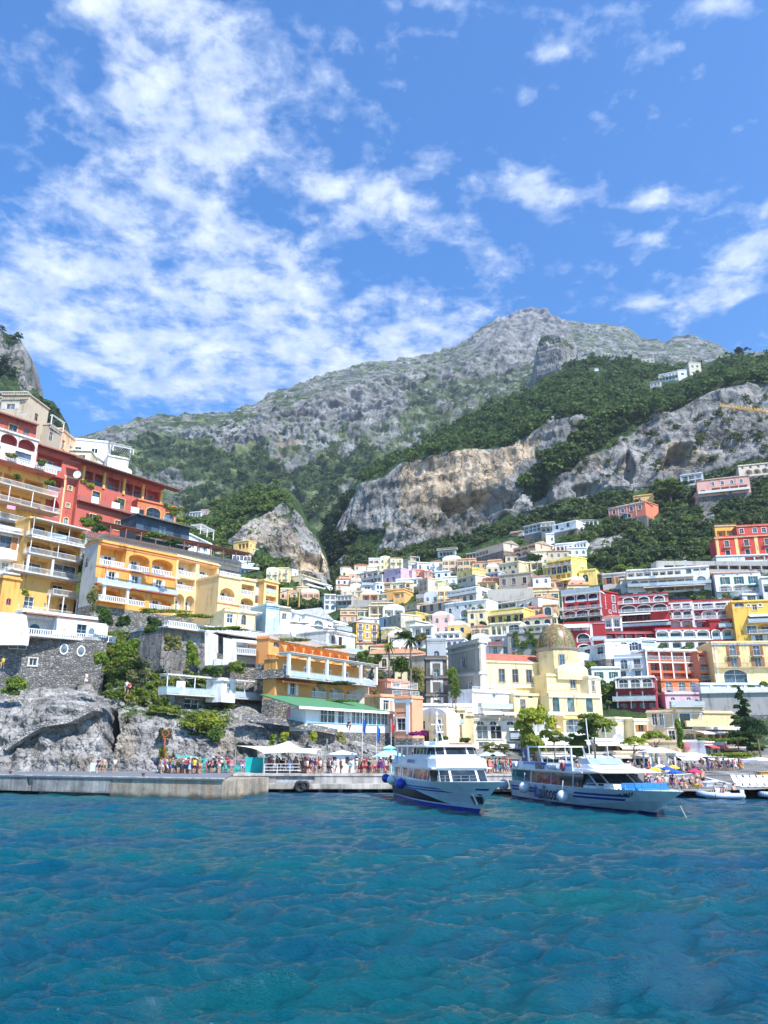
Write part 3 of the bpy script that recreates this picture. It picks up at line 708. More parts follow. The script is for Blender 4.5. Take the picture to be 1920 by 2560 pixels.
def rail_geo(mb,w,d,style,h=1.0,sides=True):
 """railing round a slab: front at y=-d"""
 segs=[((0,-d),(w,-d))]
 if sides:segs+=[((0,0),(0,-d)),((w,-d),(w,0))]
 for(ax_,ay_),(bx_,by_)in segs:
  L=math.hypot(bx_-ax_,by_-ay_)
  if L<.2:continue
  dx,dy=(bx_-ax_)/L,(by_-ay_)/L
  def bar(s0,s1,z0,z1,t):
   x0,y0=ax_+dx*s0,ay_+dy*s0;x1,y1=ax_+dx*s1,ay_+dy*s1
   nx,ny=-dy*t/2,dx*t/2
   mb.add([(x0-nx,y0-ny,z0),(x1-nx,y1-ny,z0),(x1+nx,y1+ny,z0),(x0+nx,y0+ny,z0),(x0-nx,y0-ny,z1),(x1-nx,y1-ny,z1),(x1+nx,y1+ny,z1),(x0+nx,y0+ny,z1)],[(3,2,1,0),(4,5,6,7),(0,1,5,4),(1,2,6,5),(2,3,7,6),(3,0,4,7)])
  if style=='bal':
   bar(0,L,h-.12,h,.18);bar(0,L,0,.12,.16);n=max(2,int(L/.34))
   for i in range(n):s=(i+.5)*L/n;bar(s-.07,s+.07,.12,h-.12,.1)
  elif style=='bar':
   bar(0,L,h-.06,h,.06);bar(0,L,.06,.11,.05);n=max(2,int(L/.22))
   for i in range(n+1):s=min(L-.03,max(.03,i*L/n));bar(s-.02,s+.02,0,h,.03)
  elif style=='hor':
   for z in(.25,.5,.75,1.0):bar(0,L,z*h-.05,z*h,.05)
   n=max(1,int(L/1.6))
   for i in range(n+1):s=min(L-.04,max(.04,i*L/n));bar(s-.035,s+.035,0,h,.05)
  elif style=='solid':bar(0,L,0,h,.16)
  elif style=='glass':
   bar(0,L,h-.05,h,.05);n=max(1,int(L/1.5))
   for i in range(n+1):s=min(L-.03,max(.03,i*L/n));bar(s-.03,s+.03,0,h,.04)
   bar(.05,L-.05,.08,h-.1,.02)
def balcony(parent,off,rz,x,z,w,d=1.1,style='bar',col=WHITE,slab=None,sides=True,h=1.0,th=.16,under=None):
 slab=slab or(0.55,0.53,0.5)
 w=round(w,1)
 def s(mb):
  mb.box(0,w,-d,0,-th,0)
 me=mesh_cached(('balcony',w,d,th,slab),s,[plaster(slab)])
 M3=Matrix.Rotation(rz,3,'Z')
 o=obj_of('balcony',me,parent,off+M3@Vector((x,-.003,z)),rz)
 rm=flat((0.42,0.50,0.54),.15,name='railing_glass')if style=='glass' else flat(col,.5)
 r=mesh_cached(('railing',w,d,style,col,h,sides),lambda mb:rail_geo(mb,w,d-.06,style,h,sides),[rm])
 obj_of('railing',r,o,(0,0,0.0))
 return o
class Face:
 def __init__(s,off,rz,W):s.off,s.rz,s.W,s.holes,s.later=off,rz,W,[],[]
ALLH=[]
def house(name,label,x0,y0,x1,y1,yb,Y=None,D=9.0,col=WHITE,feats=(),right=(),left=(),roof='flat',Y1=None,sink=5.0,cat='house',group=None,inner=None,roofcol=None,frame=WHITE,sheet=None,eave=.3,lcol=None,Yfix=None,dY=0.0):
 sheet=sheet or hill
 if sheet is not shore and Yfix is None:
  Y=min(sheet.at(x,yb)[0][1]for x in(x0,(x0+x1)/2,x1))-0.6-dY
  sink=max(sink,9.0)
 elif Yfix:
  Y=Yfix*.75+59
  if Y1:Y1=Y1*.75+59
 ztop=CAMZ+tz(y0)*Y;zb=CAMZ+tz(yb)*Y
 if Y1 is None:
  Y1=(ztop-CAMZ)/tz(y1)if y1 is not None else Y
 p0=Vector((tx(x0,y0)*Y,Y,0));p1=Vector((tx(x1,y1 if y1 is not None else y0)*Y1,Y1,0))
 dv=p1-p0;W=dv.length;rz=math.atan2(dv.y,dv.x);H_=ztop-zb
 root=empty(name,(p0 .x,p0 .y,zb),rz,label,cat,group)
 OCC.append((min(x0,x1)-2,max(x0,x1)+2,min(y0,y1 or y0),yb-3,min(Y,Y1)))
 ratio=Y/Y1
 def U(s):return s*ratio/((1-s)+s*ratio)*W if 0<=s<=1 else s*W
 faces={'f':Face(Vector((0,0,0)),0,W),'r':Face(Vector((W,0,0)),math.pi/2,D),'l':Face(Vector((0,D,0)),-math.pi/2,D)}
 B=MB();mats=[plaster(col),plaster(inner or col),plaster(lcol or col),stonewall((.28,.265,.24),2.2)]
 todo=[]
 for fk,fl in(('f',feats),('r',right),('l',left)):
  fc=faces[fk];UU=U if fk=='f' else(lambda s,L=D:s*L)
  for ft in fl:
   kind=ft[0];o=ft[-1]if isinstance(ft[-1],dict)else{}
   if kind=='w':
    w,h=(ft[3]*1.15,ft[4]*1.15)if Yfix else(ft[3],ft[4]);dep=o.get('dep',.22);ar=o.get('arch',0)
    us=ft[1]if isinstance(ft[1],(list,tuple))else[(i+.5)/ft[1]for i in range(ft[1])]
    for v in ft[2]:
     zc=H_*(1-v);zs=zc-h/2
     for u in us:
      x=UU(u)
      if x-w/2<.1 or x+w/2>fc.W-.1:continue
      fc.holes.append((x-w/2,x+w/2,zs,zs+h,dep,ar))
      todo.append(('win',fc,x,zs,w,h,ar,dep,o))
      if o.get('bal'):todo.append(('bal',fc,x-w/2-.5,zs-.02,w+1.0,o.get('bd',.9),o['bal'],o))
      if o.get('awn'):todo.append(('awn',fc,x-w/2-.15,x+w/2+.15,zs+h+.1,1.0,o['awn'],.55))
   elif kind=='L':
    _,u0,u1,v0,v1,n=ft[:6];deep=o.get('deep',1.6);ar=o.get('arch',0);gap=o.get('gap',.4)
    for i in range(n):
     xa=UU(u0+(u1-u0)*i/n)+gap/2;xb=UU(u0+(u1-u0)*(i+1)/n)-gap/2
     za,zb_=H_*(1-v1),H_*(1-v0)
     fc.holes.append((xa,xb,za,zb_,deep,ar))
     dw=min(o.get('dw',1.3),(xb-xa)*.8);dh=min(o.get('dh',2.1),(zb_-za)*.86)
     if o.get('door',True):
      todo.append(('door',fc,(xa+xb)/2,za+.02,dw,dh,deep,o))
     if o.get('ring'):todo.append(('ring',fc,(xa+xb)/2,za,xb-xa,zb_-za,ar,o['ring']))
     if o.get('rail'):todo.append(('rail',fc,xa+.01,xb-.01,za,o['rail'],o))
   elif kind=='T':
    _,u0,u1,v,dd=ft[:5];xa,xb=UU(u0),UU(u1)
    todo.append(('bal',fc,xa,H_*(1-v),xb-xa,dd,o.get('rail','bar'),o))
   elif kind=='band':
    _,v,hh=ft[:3];todo.append(('band',fc,UU(o.get('u0',0)),UU(o.get('u1',1)),H_*(1-v),hh,o.get('out',.12),o.get('col',WHITE)))
   elif kind=='pil':
    _,u,w=ft[:3];todo.append(('pil',fc,UU(u),w,H_*(1-o.get('v1',1)),H_*(1-o.get('v0',0)),o.get('col',WHITE)))
   elif kind=='awn':
    _,u0,u1,v,dd,c=ft[:6];todo.append(('awn',fc,UU(u0),UU(u1),H_*(1-v),dd,c,o.get('drop',.6)))
   elif kind=='perg':
    _,u0,u1,v,dd=ft[:5];todo.append(('perg',fc,UU(u0),UU(u1),H_*(1-v),dd,o.get('col',WHITE),o.get('hh',2.3),o))
   elif kind=='vine':
    _,u0,u1,v0,v1=ft[:5];todo.append(('vine',fc,UU(u0),UU(u1),H_*(1-v1),H_*(1-v0),o))
   elif kind=='posts':
    _,u0,u1,v0,v1,n,dd=ft[:7];todo.append(('posts',fc,UU(u0),UU(u1),H_*(1-v1),H_*(1-v0),n,dd,o))
   elif kind=='box':
    _,u0,u1,v0,v1,dd=ft[:6];todo.append(('box',fc,UU(u0),UU(u1),H_*(1-v1),H_*(1-v0),dd,o))
 for fk in 'frl':
  fc=faces[fk];c,s_=math.cos(fc.rz),math.sin(fc.rz);of=fc.off
  B.T=lambda x,y,z,c=c,s_=s_,of=of:(of.x+c*x-s_*y,of.y+s_*x+c*y,z)
  z0_=-.6 if sink>2 else-sink
  facade(B,fc.W,z0_,H_,fc.holes,2 if fk=='l' else 0)
  if sink>2:B.quad((-.04,-.04,-sink),(fc.W+.04,-.04,-sink),(fc.W+.04,-.04,z0_),(-.04,-.04,z0_),3);B.quad((-.04,-.04,z0_),(fc.W+.04,-.04,z0_),(fc.W,0,z0_),(0,0,z0_),3)
 B.T=None
 B.quad((W,D,-sink),(0,D,-sink),(0,D,H_),(W,D,H_))
 B.quad((0,0,H_),(W,0,H_),(W,D,H_),(0,D,H_))
 body=B.build('wall',mats,root)
 e=eave
 if roof=='flat':
  rc=roofcol or tuple(min(.85,x*1.08)for x in col)
  rb=MB();rb.box(-e*.5,W+e*.5,-e,D+.1,H_+.003,H_+.22);rb.box(0.02,W-.02,.0,.22,H_+.223,H_+.5);rb.box(.02,.22,.223,D,H_+.223,H_+.5);rb.box(W-.22,W-.02,.223,D,H_+.223,H_+.5)
  rb.build('roof',plaster(rc),root)
 elif roof in('hip','tile'):
  rb=MB();hh=D*.16 if roof=='tile' else min(D,W)*.2;k=min(D/2,W/2)if roof=='hip' else 0.0
  a=[(-e,-e,H_+.01),(W+e,-e,H_+.01),(W+e,D+e,H_+.01),(-e,D+e,H_+.01)]
  r0,r1=(k if roof=='hip' else-e,D/2,H_+hh),(W-k if roof=='hip' else W+e,D/2,H_+hh)
  vs=a+[r0,r1];rb.add(vs,[(0,1,5,4),(2,3,4,5),(1,2,5),(3,0,4),(3,2,1,0)])
  rb.build('roof',rooftile(roofcol or(0.50,0.21,0.12)),root)
 elif roof=='mono':
  rb=MB();hh=D*.28
  rb.add([(-e,-e,H_),(W+e,-e,H_),(W+e,D+e,H_+hh),(-e,D+e,H_+hh),(W+e,D+e,H_),(-e,D+e,H_)],[(0,1,2,3),(1,4,2),(0,3,5),(0,5,4,1),(5,3,2,4)])
  rb.build('roof',rooftile(roofcol or(0.50,0.21,0.12)),root)
 elif roof=='vault':
  rb=MB();n=10;pr=[(W/2-W/2*math.cos(math.pi*i/n),H_+.01+W*.22*math.sin(math.pi*i/n))for i in range(n+1)]
  for i in range(n):rb.quad((pr[i][0],0,pr[i][1]),(pr[i+1][0],0,pr[i+1][1]),(pr[i+1][0],D,pr[i+1][1]),(pr[i][0],D,pr[i][1]))
  rb.poly([(p[0],0,p[1])for p in pr]);rb.build('roof',plaster(roofcol or WHITE),root,True)
 elif roof=='gable':
  rb=MB();hh=W*.22
  rb.add([(-e,-e,H_),(W+e,-e,H_),(W/2,-e,H_+hh),(-e,D+e,H_),(W+e,D+e,H_),(W/2,D+e,H_+hh)],[(0,1,2),(1,4,5,2),(3,0,2,5),(4,3,5)])
  rb.build('roof',rooftile(roofcol or(0.50,0.21,0.12)),root)
 small=(F/Y)<9
 for t in todo:
  k,fc=t[0],t[1];M3=Matrix.Rotation(fc.rz,3,'Z')
  def at(x,y,z):return fc.off+M3@Vector((x,y,z))
  if k=='win':
   _,_,x,zs,w,h,ar,dep,o=t
   win_parts(root,x,zs,w,h,ar,o.get('frame',frame),o.get('trim'),o.get('shut'),dep,fc.rz,fc.off,small,name=o.get('name','window'))
  elif k=='door':
   _,_,x,za,dw,dh,deep,o=t
   win_parts(root,x,za,round(dw,2),round(dh,2),o.get('darch',0),o.get('frame',frame),None,None,deep,fc.rz,fc.off,small,name='french_window')
   if o.get('shut'):
    sm=mesh_cached(('shutter',round(dw,1),round(dh,1),o['shut']),lambda mb:mb.box(0,round(dw,1)*.5,-.05,0,0,round(dh,1)),[flat(o['shut'],.6,name='painted_wood')])
    obj_of('shutter',sm,root,at(x-dw/2-dw*.5,deep-.03,za),fc.rz);obj_of('shutter',sm,root,at(x+dw/2,deep-.03,za),fc.rz)
  elif k=='ring':
   _,_,x,za,w,h,ar,c=t;mb=MB();oo=arcpts(w,h,ar,10);o2=[(p[0]*(1+.5/w),p[1]if p[1]<.01 else p[1]*(1+.25/h))for p in oo];n_=len(oo)
   for i in range(1,n_):
    j=(i+1)%n_;mb.quad((o2[i][0],-.09,o2[i][1]),(o2[j][0],-.09,o2[j][1]),(oo[j][0],-.09,oo[j][1]),(oo[i][0],-.09,oo[i][1]));mb.quad((o2[j][0],-.09,o2[j][1]),(o2[i][0],-.09,o2[i][1]),(o2[i][0],0,o2[i][1]),(o2[j][0],0,o2[j][1]))
   mb.build('arch_trim',plaster(c),root,loc=at(x,0,za),rz=fc.rz)
  elif k=='rail':
   _,_,xa,xb,za,st,o=t;w=round(xb-xa,1)
   rm=flat((0.42,0.50,0.54),.15,name='railing_glass')if st=='glass' else flat(o.get('rcol',WHITE),.5)
   me=mesh_cached(('railing',w,st,o.get('rcol',WHITE),o.get('rh',1.0)),lambda mb:rail_geo(mb,w,.02,st,o.get('rh',1.0),False),[rm])
   obj_of('railing',me,root,at(xa+(xb-xa-w)/2,.08,za+.01),fc.rz)
  elif k=='bal':
   _,_,x,z,w,dd,st,o=t
   balcony(root,fc.off,fc.rz,x,z,w,dd,st,o.get('rcol',WHITE),o.get('slab'),o.get('sides',True),o.get('rh',1.0),o.get('th',.16))
  elif k=='band':
   _,_,xa,xb,z,hh,out,c=t;mb=MB();mb.box(xa-out*.5,xb+out*.5,-out,-.002,z-hh,z)
   mb.build('cornice',plaster(c),root,loc=fc.off,rz=fc.rz)
  elif k=='pil':
   _,_,x,w,za,zz,c=t;mb=MB();mb.box(x-w/2,x+w/2,-.08,-.002,za,zz);mb.build('pilaster',plaster(c),root,loc=fc.off,rz=fc.rz)
  elif k=='awn':
   _,_,xa,xb,z,dd,c,drop=t;mb=MB()
   n=max(1,int((xb-xa)/.7));
   mb.quad((xa,-.02,z),(xb,-.02,z),(xb,-dd,z-drop),(xa,-dd,z-drop));mb.quad((xa,-.02,z-.03),(xa,-dd,z-drop-.03),(xb,-dd,z-drop-.03),(xb,-.02,z-.03))
   mb.box(xa,xb,-dd-.02,-dd,z-drop-.25,z-drop)
   mb.build('awning',flat(c,.8,name='awning_cloth'),root,loc=fc.off,rz=fc.rz)
  elif k=='perg':
   _,_,xa,xb,z,dd,c,hh,o=t;mb=MB();n=max(2,int((xb-xa)/o.get('step',3.0))+1)
   for i in range(n):
    x=xa+.1+(xb-xa-.2)*i/(n-1);t_=o.get('pt',.09)
    mb.box(x-t_,x+t_,-dd,-dd+2*t_,z,z+hh);mb.box(x-.06,x+.06,-dd+2*t_,-.01,z+hh-.15,z+hh)
   mb.box(xa,xb,-dd-.05,-dd+.2,z+hh+.003,z+hh+.15)
   m_=int((xb-xa)/.5)
   for i in range(m_+1):x=xa+(xb-xa)*i/max(1,m_);mb.box(x-.04,x+.04,-dd-.2,0-.01,z+hh+.155,z+hh+.23)
   if o.get('roof'):mb.box(xa-.1,xb+.1,-dd-.3,-.01,z+hh+.235,z+hh+.30)
   mb.build('pergola',flat(c,.7,name='painted_timber'),root,loc=fc.off,rz=fc.rz)
  elif k=='posts':
   _,_,xa,xb,za,zz,n,dd,o=t;r_=o.get('r',.12)
   for i in range(n):
    mb=MB();x=xa+(xb-xa)*(i/(n-1)if n>1 else.5);mb.box(x-r_,x+r_,-dd,-dd+2*r_,za+.003,zz-.003)
    mb.build('post',plaster(o.get('col',WHITE)),root,loc=fc.off,rz=fc.rz)
  elif k=='vine':
   _,_,xa,xb,za,zz,o=t;n=o.get('n',int(abs((xb-xa)*(zz-za))*16)+60);rs=random.Random(int(xa*7+za));L=[]
   for i in range(max(3,int((xb-xa)*(zz-za)/3))):
    L.append((rs.uniform(xa,xb),-.15+rs.uniform(-.3,.0),rs.uniform(za,zz),.9,.35,.7))
   V,Fq=leafcloud(L,n,.17,3,.1,.2);v_=np_mesh('creeper',V,Fq,o.get('mat',G_MID),False,parent=root);v_.location=fc.off;v_.rotation_euler=(0,0,fc.rz)
  elif k=='box':
   _,_,xa,xb,za,zz,dd,o=t;mb=MB();b0=o.get('back',3.0)
   mb.box(xa,xb,-dd,b0 if dd<0 else-.004,za,zz)if dd>=0 else mb.box(xa,xb,-dd,-dd+b0,za,zz)
   mb.build(o.get('name','annex'),plaster(o.get('col',col)),root,loc=fc.off,rz=fc.rz)
 ALLH.append((root,W,H_,Y,Y1,label))
 return root
OR=(0.76,0.36,0.085);YE=(0.68,0.40,0.12);LY=(0.76,0.56,0.28);RED=(0.48,0.115,0.085);SAL=(0.56,0.13,0.10);CREAM=(0.78,0.67,0.40);TAN=(0.52,0.44,0.32)
GREY=(0.42,0.41,0.39);DRED=(0.36,0.025,0.03);PINK=(0.74,0.38,0.28);LIL=(0.62,0.44,0.55);BRN=(0.40,0.17,0.06);GRN=(0.02,0.16,0.11);BLU=(0.05,0.16,0.30)
def merge(main,*others):
 bpy.context.view_layer.update()
 mi=main.matrix_world.inverted()
 for o in others:
  for c in list(o.children):
   m=mi@o.matrix_world@c.matrix_basis
   c.parent=main;c.matrix_parent_inverse=Matrix.Identity(4);c.matrix_basis=m
  bpy.data.objects.remove(o)
 return main
S=shore
house('house','white house cut by the left edge under the crag',-60,966,30,990,1015,178,8,WHITE,[('w',2,[.5],1.0,1.3)])
t1=house('house','weathered tan house with white roof pergola and brown shutters, top of the left slope',6,989,76,989,1050,166,10,TAN,[('w',[.35],[.45],2.0,1.3,{'shut':(0.7,.7,.68)}),('L',.62,.98,.15,.8,1,{'door':True,'rail':'bar'}),('perg',.0,1.0,-.02,1.2,{'hh':.2})],sheet=S,sink=8)
t2=house('x','x',76,990,122,1024,1112,166,8,TAN,[('w',[.45],[.32],1.3,1.9,{'shut':None,'frame':BRN}),('w',[.8],[.85],1.3,2.2),('T',.85,1.5,.42,2.0,{'rail':'hor'})],sheet=S)
t3=house('x','x',122,1062,153,1082,1130,None or 172,8,(0.42,0.36,0.28),[('w',[.3],[.35],1.3,2.2),('perg',.0,1.0,-.02,.6,{'hh':2.4})],sheet=S)
merge(t1,t2,t3)
house('house','peach house with two tall windows beside the tan house',153,1073,189,1102,1135,178,8,(0.72,0.47,0.29),[('w',[.25,.75],[.5],1.4,2.2,{'trim':(0.75,.5,.3)})],sheet=S)
w1=house('house','long white modern house with open roof frame above the red hotel',188,1099,270,1107,1160,190,12,WHITE,[('w',[.12,.62,.72],[.38],1.6,1.3),('band',.62,.2)],sheet=S)
w2=house('x','x',270,1140,322,1150,1185,186,8,WHITE,[('perg',0,1,-.0,1.5,{'hh':2.9,'roof':1}),('perg',0,1,-.0,4.5,{'hh':1.4})],sheet=S)
merge(w1,w2)
house('house','cream cottage with one pale shutter below the long white house',174,1127,228,1129,1165,178,6,(0.70,0.62,0.44),[('w',[.6],[.5],1.6,2.0,{'frame':(0.6,.58,.5)})],sheet=S)
house('house','white walled annex with sloping roof behind the red awning',228,1134,283,1172,1175,183,6,(0.74,.73,.7),[('w',[.3],[.5],1.2,1.4)],sheet=S)
house('house','small white house with a dome chimney at the end of the red roof',284,1172,330,1180,1200,190,6,WHITE,[],roof='vault',sheet=S)
a=house('house','red terraced house with white arches cut by the left edge',-40,1020,93,1064,1068,143,9,RED,[('L',-.0,.33,.12,.95,1,{'deep':2.2,'dw':2.4}),('w',[.58],[.55],1.7,1.7,{'trim':YE,'frame':(0.3,.35,.35)}),('w',[.82],[.55],1.2,1.6,{'frame':BRN}),('T',.0,1.0,1.0,1.2,{'rail':'bar','slab':(.4,.1,.08),'rcol':(.35,.2,.18)}),('awn',0,.98,0.0,1.4,(0.22,.13,.10),{'drop':.2})],sheet=S,sink=6)
b=house('x','x',-40,1150,122,1196,1322,138,10,YE,[('T',-.1,1.0,-.01,3.0,{'rail':'bal','slab':(.5,.2,.16)}),('L',0,.95,.10,.30,3,{'deep':2.2,'dw':1.6}),('T',-.1,1.08,.31,2.5,{'rail':'bar','slab':(.55,.45,.3)}),('L',0,.95,.38,.56,3,{'deep':2.0,'dw':1.8,'frame':BRN}),('T',-.1,1.12,.57,3.2,{'rail':'bar','slab':(.45,.3,.2)}),('L',0,.95,.66,.80,3,{'deep':2.0,'dw':1.8}),('T',-.1,1.4,.82,3.6,{'rail':'bar'}),('posts',.0,1.05,.58,.31,4,2.4,{'r':.07}),('awn',-.1,.5,.84,2.4,WHITE,{'drop':.8}),('w',[.2,.4,.75],[.93],1.5,1.6,{'frame':BRN})],sheet=S)
a2=house('x','x',-40,1062,96,1104,1162,142,8,(.62,.60,.56),[('L',.0,.97,.04,.30,3,{'deep':1.4,'arch':.9,'door':False,'gap':.3}),('w',[.2,.48,.77],[.52],3.4,2.2,{'frame':(0.1,.12,.14)}),('T',.0,1.08,.74,2.2,{'rail':'bar','slab':(.62,.6,.56)}),('L',.05,.97,.80,.99,3,{'deep':2,'dw':2})],sheet=S,sink=3,inner=(.4,.1,.08))
merge(a,a2,b)
house('house','red house with big arched balcony and pale trim tower, beside the terraced red house',93,1112,203,1146,1295,153,5,RED,[('awn',.0,.98,.0,1.6,(0.25,.12,.1),{'drop':.25}),('L',.02,.62,.10,.27,1,{'deep':1.6,'rail':'glass','dw':3.0}),('awn',.2,.68,.34,1.2,(0.42,.08,.06),{'drop':.5}),('L',.22,.66,.38,.56,1,{'arch':.4,'deep':1.6,'rail':'bar','dw':3.0,'dh':2.2}),('L',.15,.68,.64,.90,1,{'arch':.8,'deep':2.2,'rail':'bar','dw':1.2}),('pil',.715,.35,{'col':LY,'v0':.30}),('pil',.97,.35,{'col':LY,'v0':.30}),('w',[.84],[.46,.70],.8,.9,{'trim':LY}),('w',[.84],[.92],1.0,1.6,{'arch':1,'trim':LY}),('band',.30,.35,{'col':LY,'u0':.68})],sheet=S)
r2=house('hotel','long red hotel with dark awning roof, yellow framed windows and laundry balconies',203,1160,408,1224,1328,160,6,RED,[('L',.01,.97,.07,.26,6,{'deep':1.8,'rail':'bar','rcol':(.3,.2,.18),'dw':1.8,'shut':None,'frame':(.1,.15,.13)}),('awn',-.14,1.16,-.02,3.0,(0.16,.08,.06),{'drop':.1}),('w',[.22,.52,.80],[.42],1.9,2.5,{'trim':YE,'frame':(.05,.12,.10)}),('T',.0,.86,.55,1.2,{'rail':'bar','rcol':(.3,.2,.18),'slab':(.3,.1,.08)}),('band',.575,.18,{'col':(.25,.1,.08)}),('w',[.21,.51],[.76],1.5,2.3,{'trim':LY,'frame':(.7,.68,.6)}),('posts',.04,.98,.27,.02,5,.3,{'r':.3,'col':YE}),('vine',.0,.22,.24,.34,{'mat':G_LITE,'n':500}),('vine',.42,.86,.36,.42,{'mat':G_MID,'n':500}),('vine',.7,.82,.38,.60,{'n':600})],sheet=S,sink=6)
r3=house('x','x',345,1250,442,1272,1335,169,8,(0.55,.17,.08),[('w',[.42],[.32],3.6,3.2,{'arch':.6,'trim':YE,'frame':(.12,.16,.2)}),('w',[.82],[.34],2.6,2.8,{'arch':1,'trim':YE,'frame':(.12,.16,.2)}),('w',[.1],[.4],1.6,2.3,{'frame':(.05,.1,.1)}),('T',.0,1.0,.55,1.0,{'rail':'bar','rcol':(.25,.25,.25)}),('vine',.3,1.12,-.02,.22,{'mat':G_LITE,'n':1600}),('vine',1.0,1.12,.1,.5,{'mat':G_LITE,'n':500})],sheet=S)
r4=house('x','x',343,1288,474,1321,1340,165,7,(0.05,.09,.13),[('w',7,[.5],2.2,2.7,{'dep':.1,'frame':(.04,.07,.1),'mull':0}),('awn',-.03,1.03,-.05,1.4,(.12,.1,.1),{'drop':.2}),('T',0,1,1.0,1.4,{'rail':'bar','rcol':(.1,.12,.14),'slab':(.2,.2,.2)})],sheet=S)
merge(r2,r3,r4)
house('house','white house with open brown wooden shutters at the left edge',-40,1312,74,1334,1460,129,8,WHITE,[('w',[.52],[.22],2.0,2.2,{'shut':BRN,'frame':BRN}),('w',[.75],[.02],1.6,1.6,{'frame':BRN}),('T',.0,1.0,.07,1.2,{'rail':'bar'}),('L',.35,.98,.50,.72,1,{'arch':.6,'deep':2.0}),('T',.5,1.0,.78,2.2,{'rail':'bar'}),('w',[.2],[.65],1.2,1.8,{'arch':1})],sheet=S)
y1=house('apartment_building','yellow apartment building of five balconied floors at the left',74,1296,207,1327,1538,132,5,YE,[('L',.02,.98,.02,.15,2,{'deep':1.6,'dw':2.4,'frame':(.12,.05,.03),'gap':.3}),('T',-.02,1.0,.185,2.0,{'rail':'bar'}),('awn',.0,1.02,.0,2.4,(.62,.58,.5),{'drop':.15}),('posts',.0,.98,.185,.0,4,1.9,{'r':.05}),('L',.0,.98,.225,.345,2,{'deep':1.8,'arch':.45,'shut':BRN,'frame':(.15,.07,.04),'dw':1.8}),('T',-.02,1.0,.375,2.0,{'rail':'bar'}),('awn',-.02,1.02,.195,2.3,WHITE,{'drop':.2}),('posts',.0,.98,.375,.195,3,1.9,{'r':.05}),('L',.0,.46,.415,.545,1,{'deep':1.6,'dw':4.0,'dh':2.4}),('w',[.74],[.49],5.2,2.9,{'frame':WHITE,'dep':.4}),('T',-.25,1.0,.575,2.2,{'rail':'bar'}),('posts',.0,.45,.575,.40,2,1.8,{'r':.18}),('w',[.24],[.64],5.0,2.0,{'frame':WHITE,'dep':.1}),('L',.52,.98,.60,.735,1,{'deep':1.8,'arch':.3,'dw':2.0}),('T',.5,1.16,.755,2.2,{'rail':'bar'}),('w',[.2],[.86],1.8,2.1,{'shut':None}),('w',[.82],[.88],1.6,2.3),('w',[.5],[.86],.6,.7),('T',-.15,1.0,.97,2.4,{'rail':'bar'}),('posts',.45,.95,.97,.76,3,2.1,{'r':.09})],sheet=S)
house('house','plain orange wall house with one tiny arched window',8,1445,52,1452,1536,117,5,OR,[('w',[.5],[.62],.8,1.1,{'arch':1,'frame':(.6,.2,.15)})],sheet=S)
bw=MB()
house('house','white house with wavy balustrade terrace on top of the stone wall',57,1530,272,1554,1588,115.5,7,(.76,.78,.82),[('L',.05,.38,.2,.97,1,{'deep':2.2,'dw':1.6,'darch':1,'frame':BLU}),('w',[.70],[.6],1.6,2.4,{'frame':(.2,.4,.5)}),('T',.02,1.06,1.0,1.6,{'rail':'bal','slab':(.5,.48,.44)}),('awn',.0,.4,.0,1.6,(.35,.2,.15),{'drop':.1}),('band',.02,.2,{'col':(.5,.22,.15)})],sheet=S,sink=.2)
sw=house('retaining_wall','tall grey rubble stone wall with two round white windows',-60,1584,268,1602,1725,114,8,GREY,[('w',[.33],[.12],2.5,2.0,{'frame':WHITE,'dep':.1}),('w',[.46],[.46],1.1,1.1,{'trim':(.6,.58,.55)}),('w',[.2],[.56],1.7,2.4,{'arch':1,'frame':(.2,.2,.2)})],sheet=S,cat='stone wall',eave=0)
RUB=stonewall((0.25,0.24,0.225),2.5)
for c in sw.children:
 if c.name.startswith('wall'):c.data.materials[0]=RUB;c.data.materials[1]=RUB
 if c.name.startswith('roof'):c.data.materials[0]=concrete((.4,.39,.37))
def disc(parent_root,px,py,Y,r,name,mat,mat2=None):
 pass
Wd=[h for h in ALLH if h[0]==sw][0]
for(px_,v)in((163.5,.20),(206,.22)):
 s=(px_+60)/328.0;ra=Wd[3]/Wd[4];u=s*ra/((1-s)+s*ra)*Wd[1];z=Wd[2]*(1-v)
 mb=MB();n=24
 o_=[(math.cos(2*math.pi*i/n)*.62,math.sin(2*math.pi*i/n)*.85)for i in range(n)];i_=[(p[0]*.75,p[1]*.75)for p in o_]
 rings(mb,o_,i_,-.1,.0);ob=mb.build('window',flat(WHITE,.5),sw,loc=(u,0,z))
 g=MB();g.poly([(p[0],-.03,p[1])for p in i_]);g.build('pane',GL[3],ob)
def wedge(name,label,cat,pts,Ys,thick,mat,kind=None,group=None,sheet=None):
 """a wall seen face on: its outline corners and their distances, with real thickness"""
 A=[P(x,y,Y)for(x,y),Y in zip(pts,Ys)];B_=[a+Vector((0.3,thick,0))for a in A];n=len(A)
 c=sum(A,Vector())/n;mb=MB();V=[tuple(v-c)for v in A+B_]
 fs=[tuple(range(n))[::-1],tuple(range(n,2*n))]+[(i,(i+1)%n,n+(i+1)%n,n+i)for i in range(n)]
 mb.add(V,fs);o=mb.build(name,mat,None,loc=c);return tag(o,label,cat,group,kind)
wedge('buttress_wall','white plastered buttress sloping under the orange house','wall',[(-20,1528),(52,1535),(60,1590),(56,1612),(-20,1612)],[113.5]*5,1.2,plaster((.78,.78,.8)))
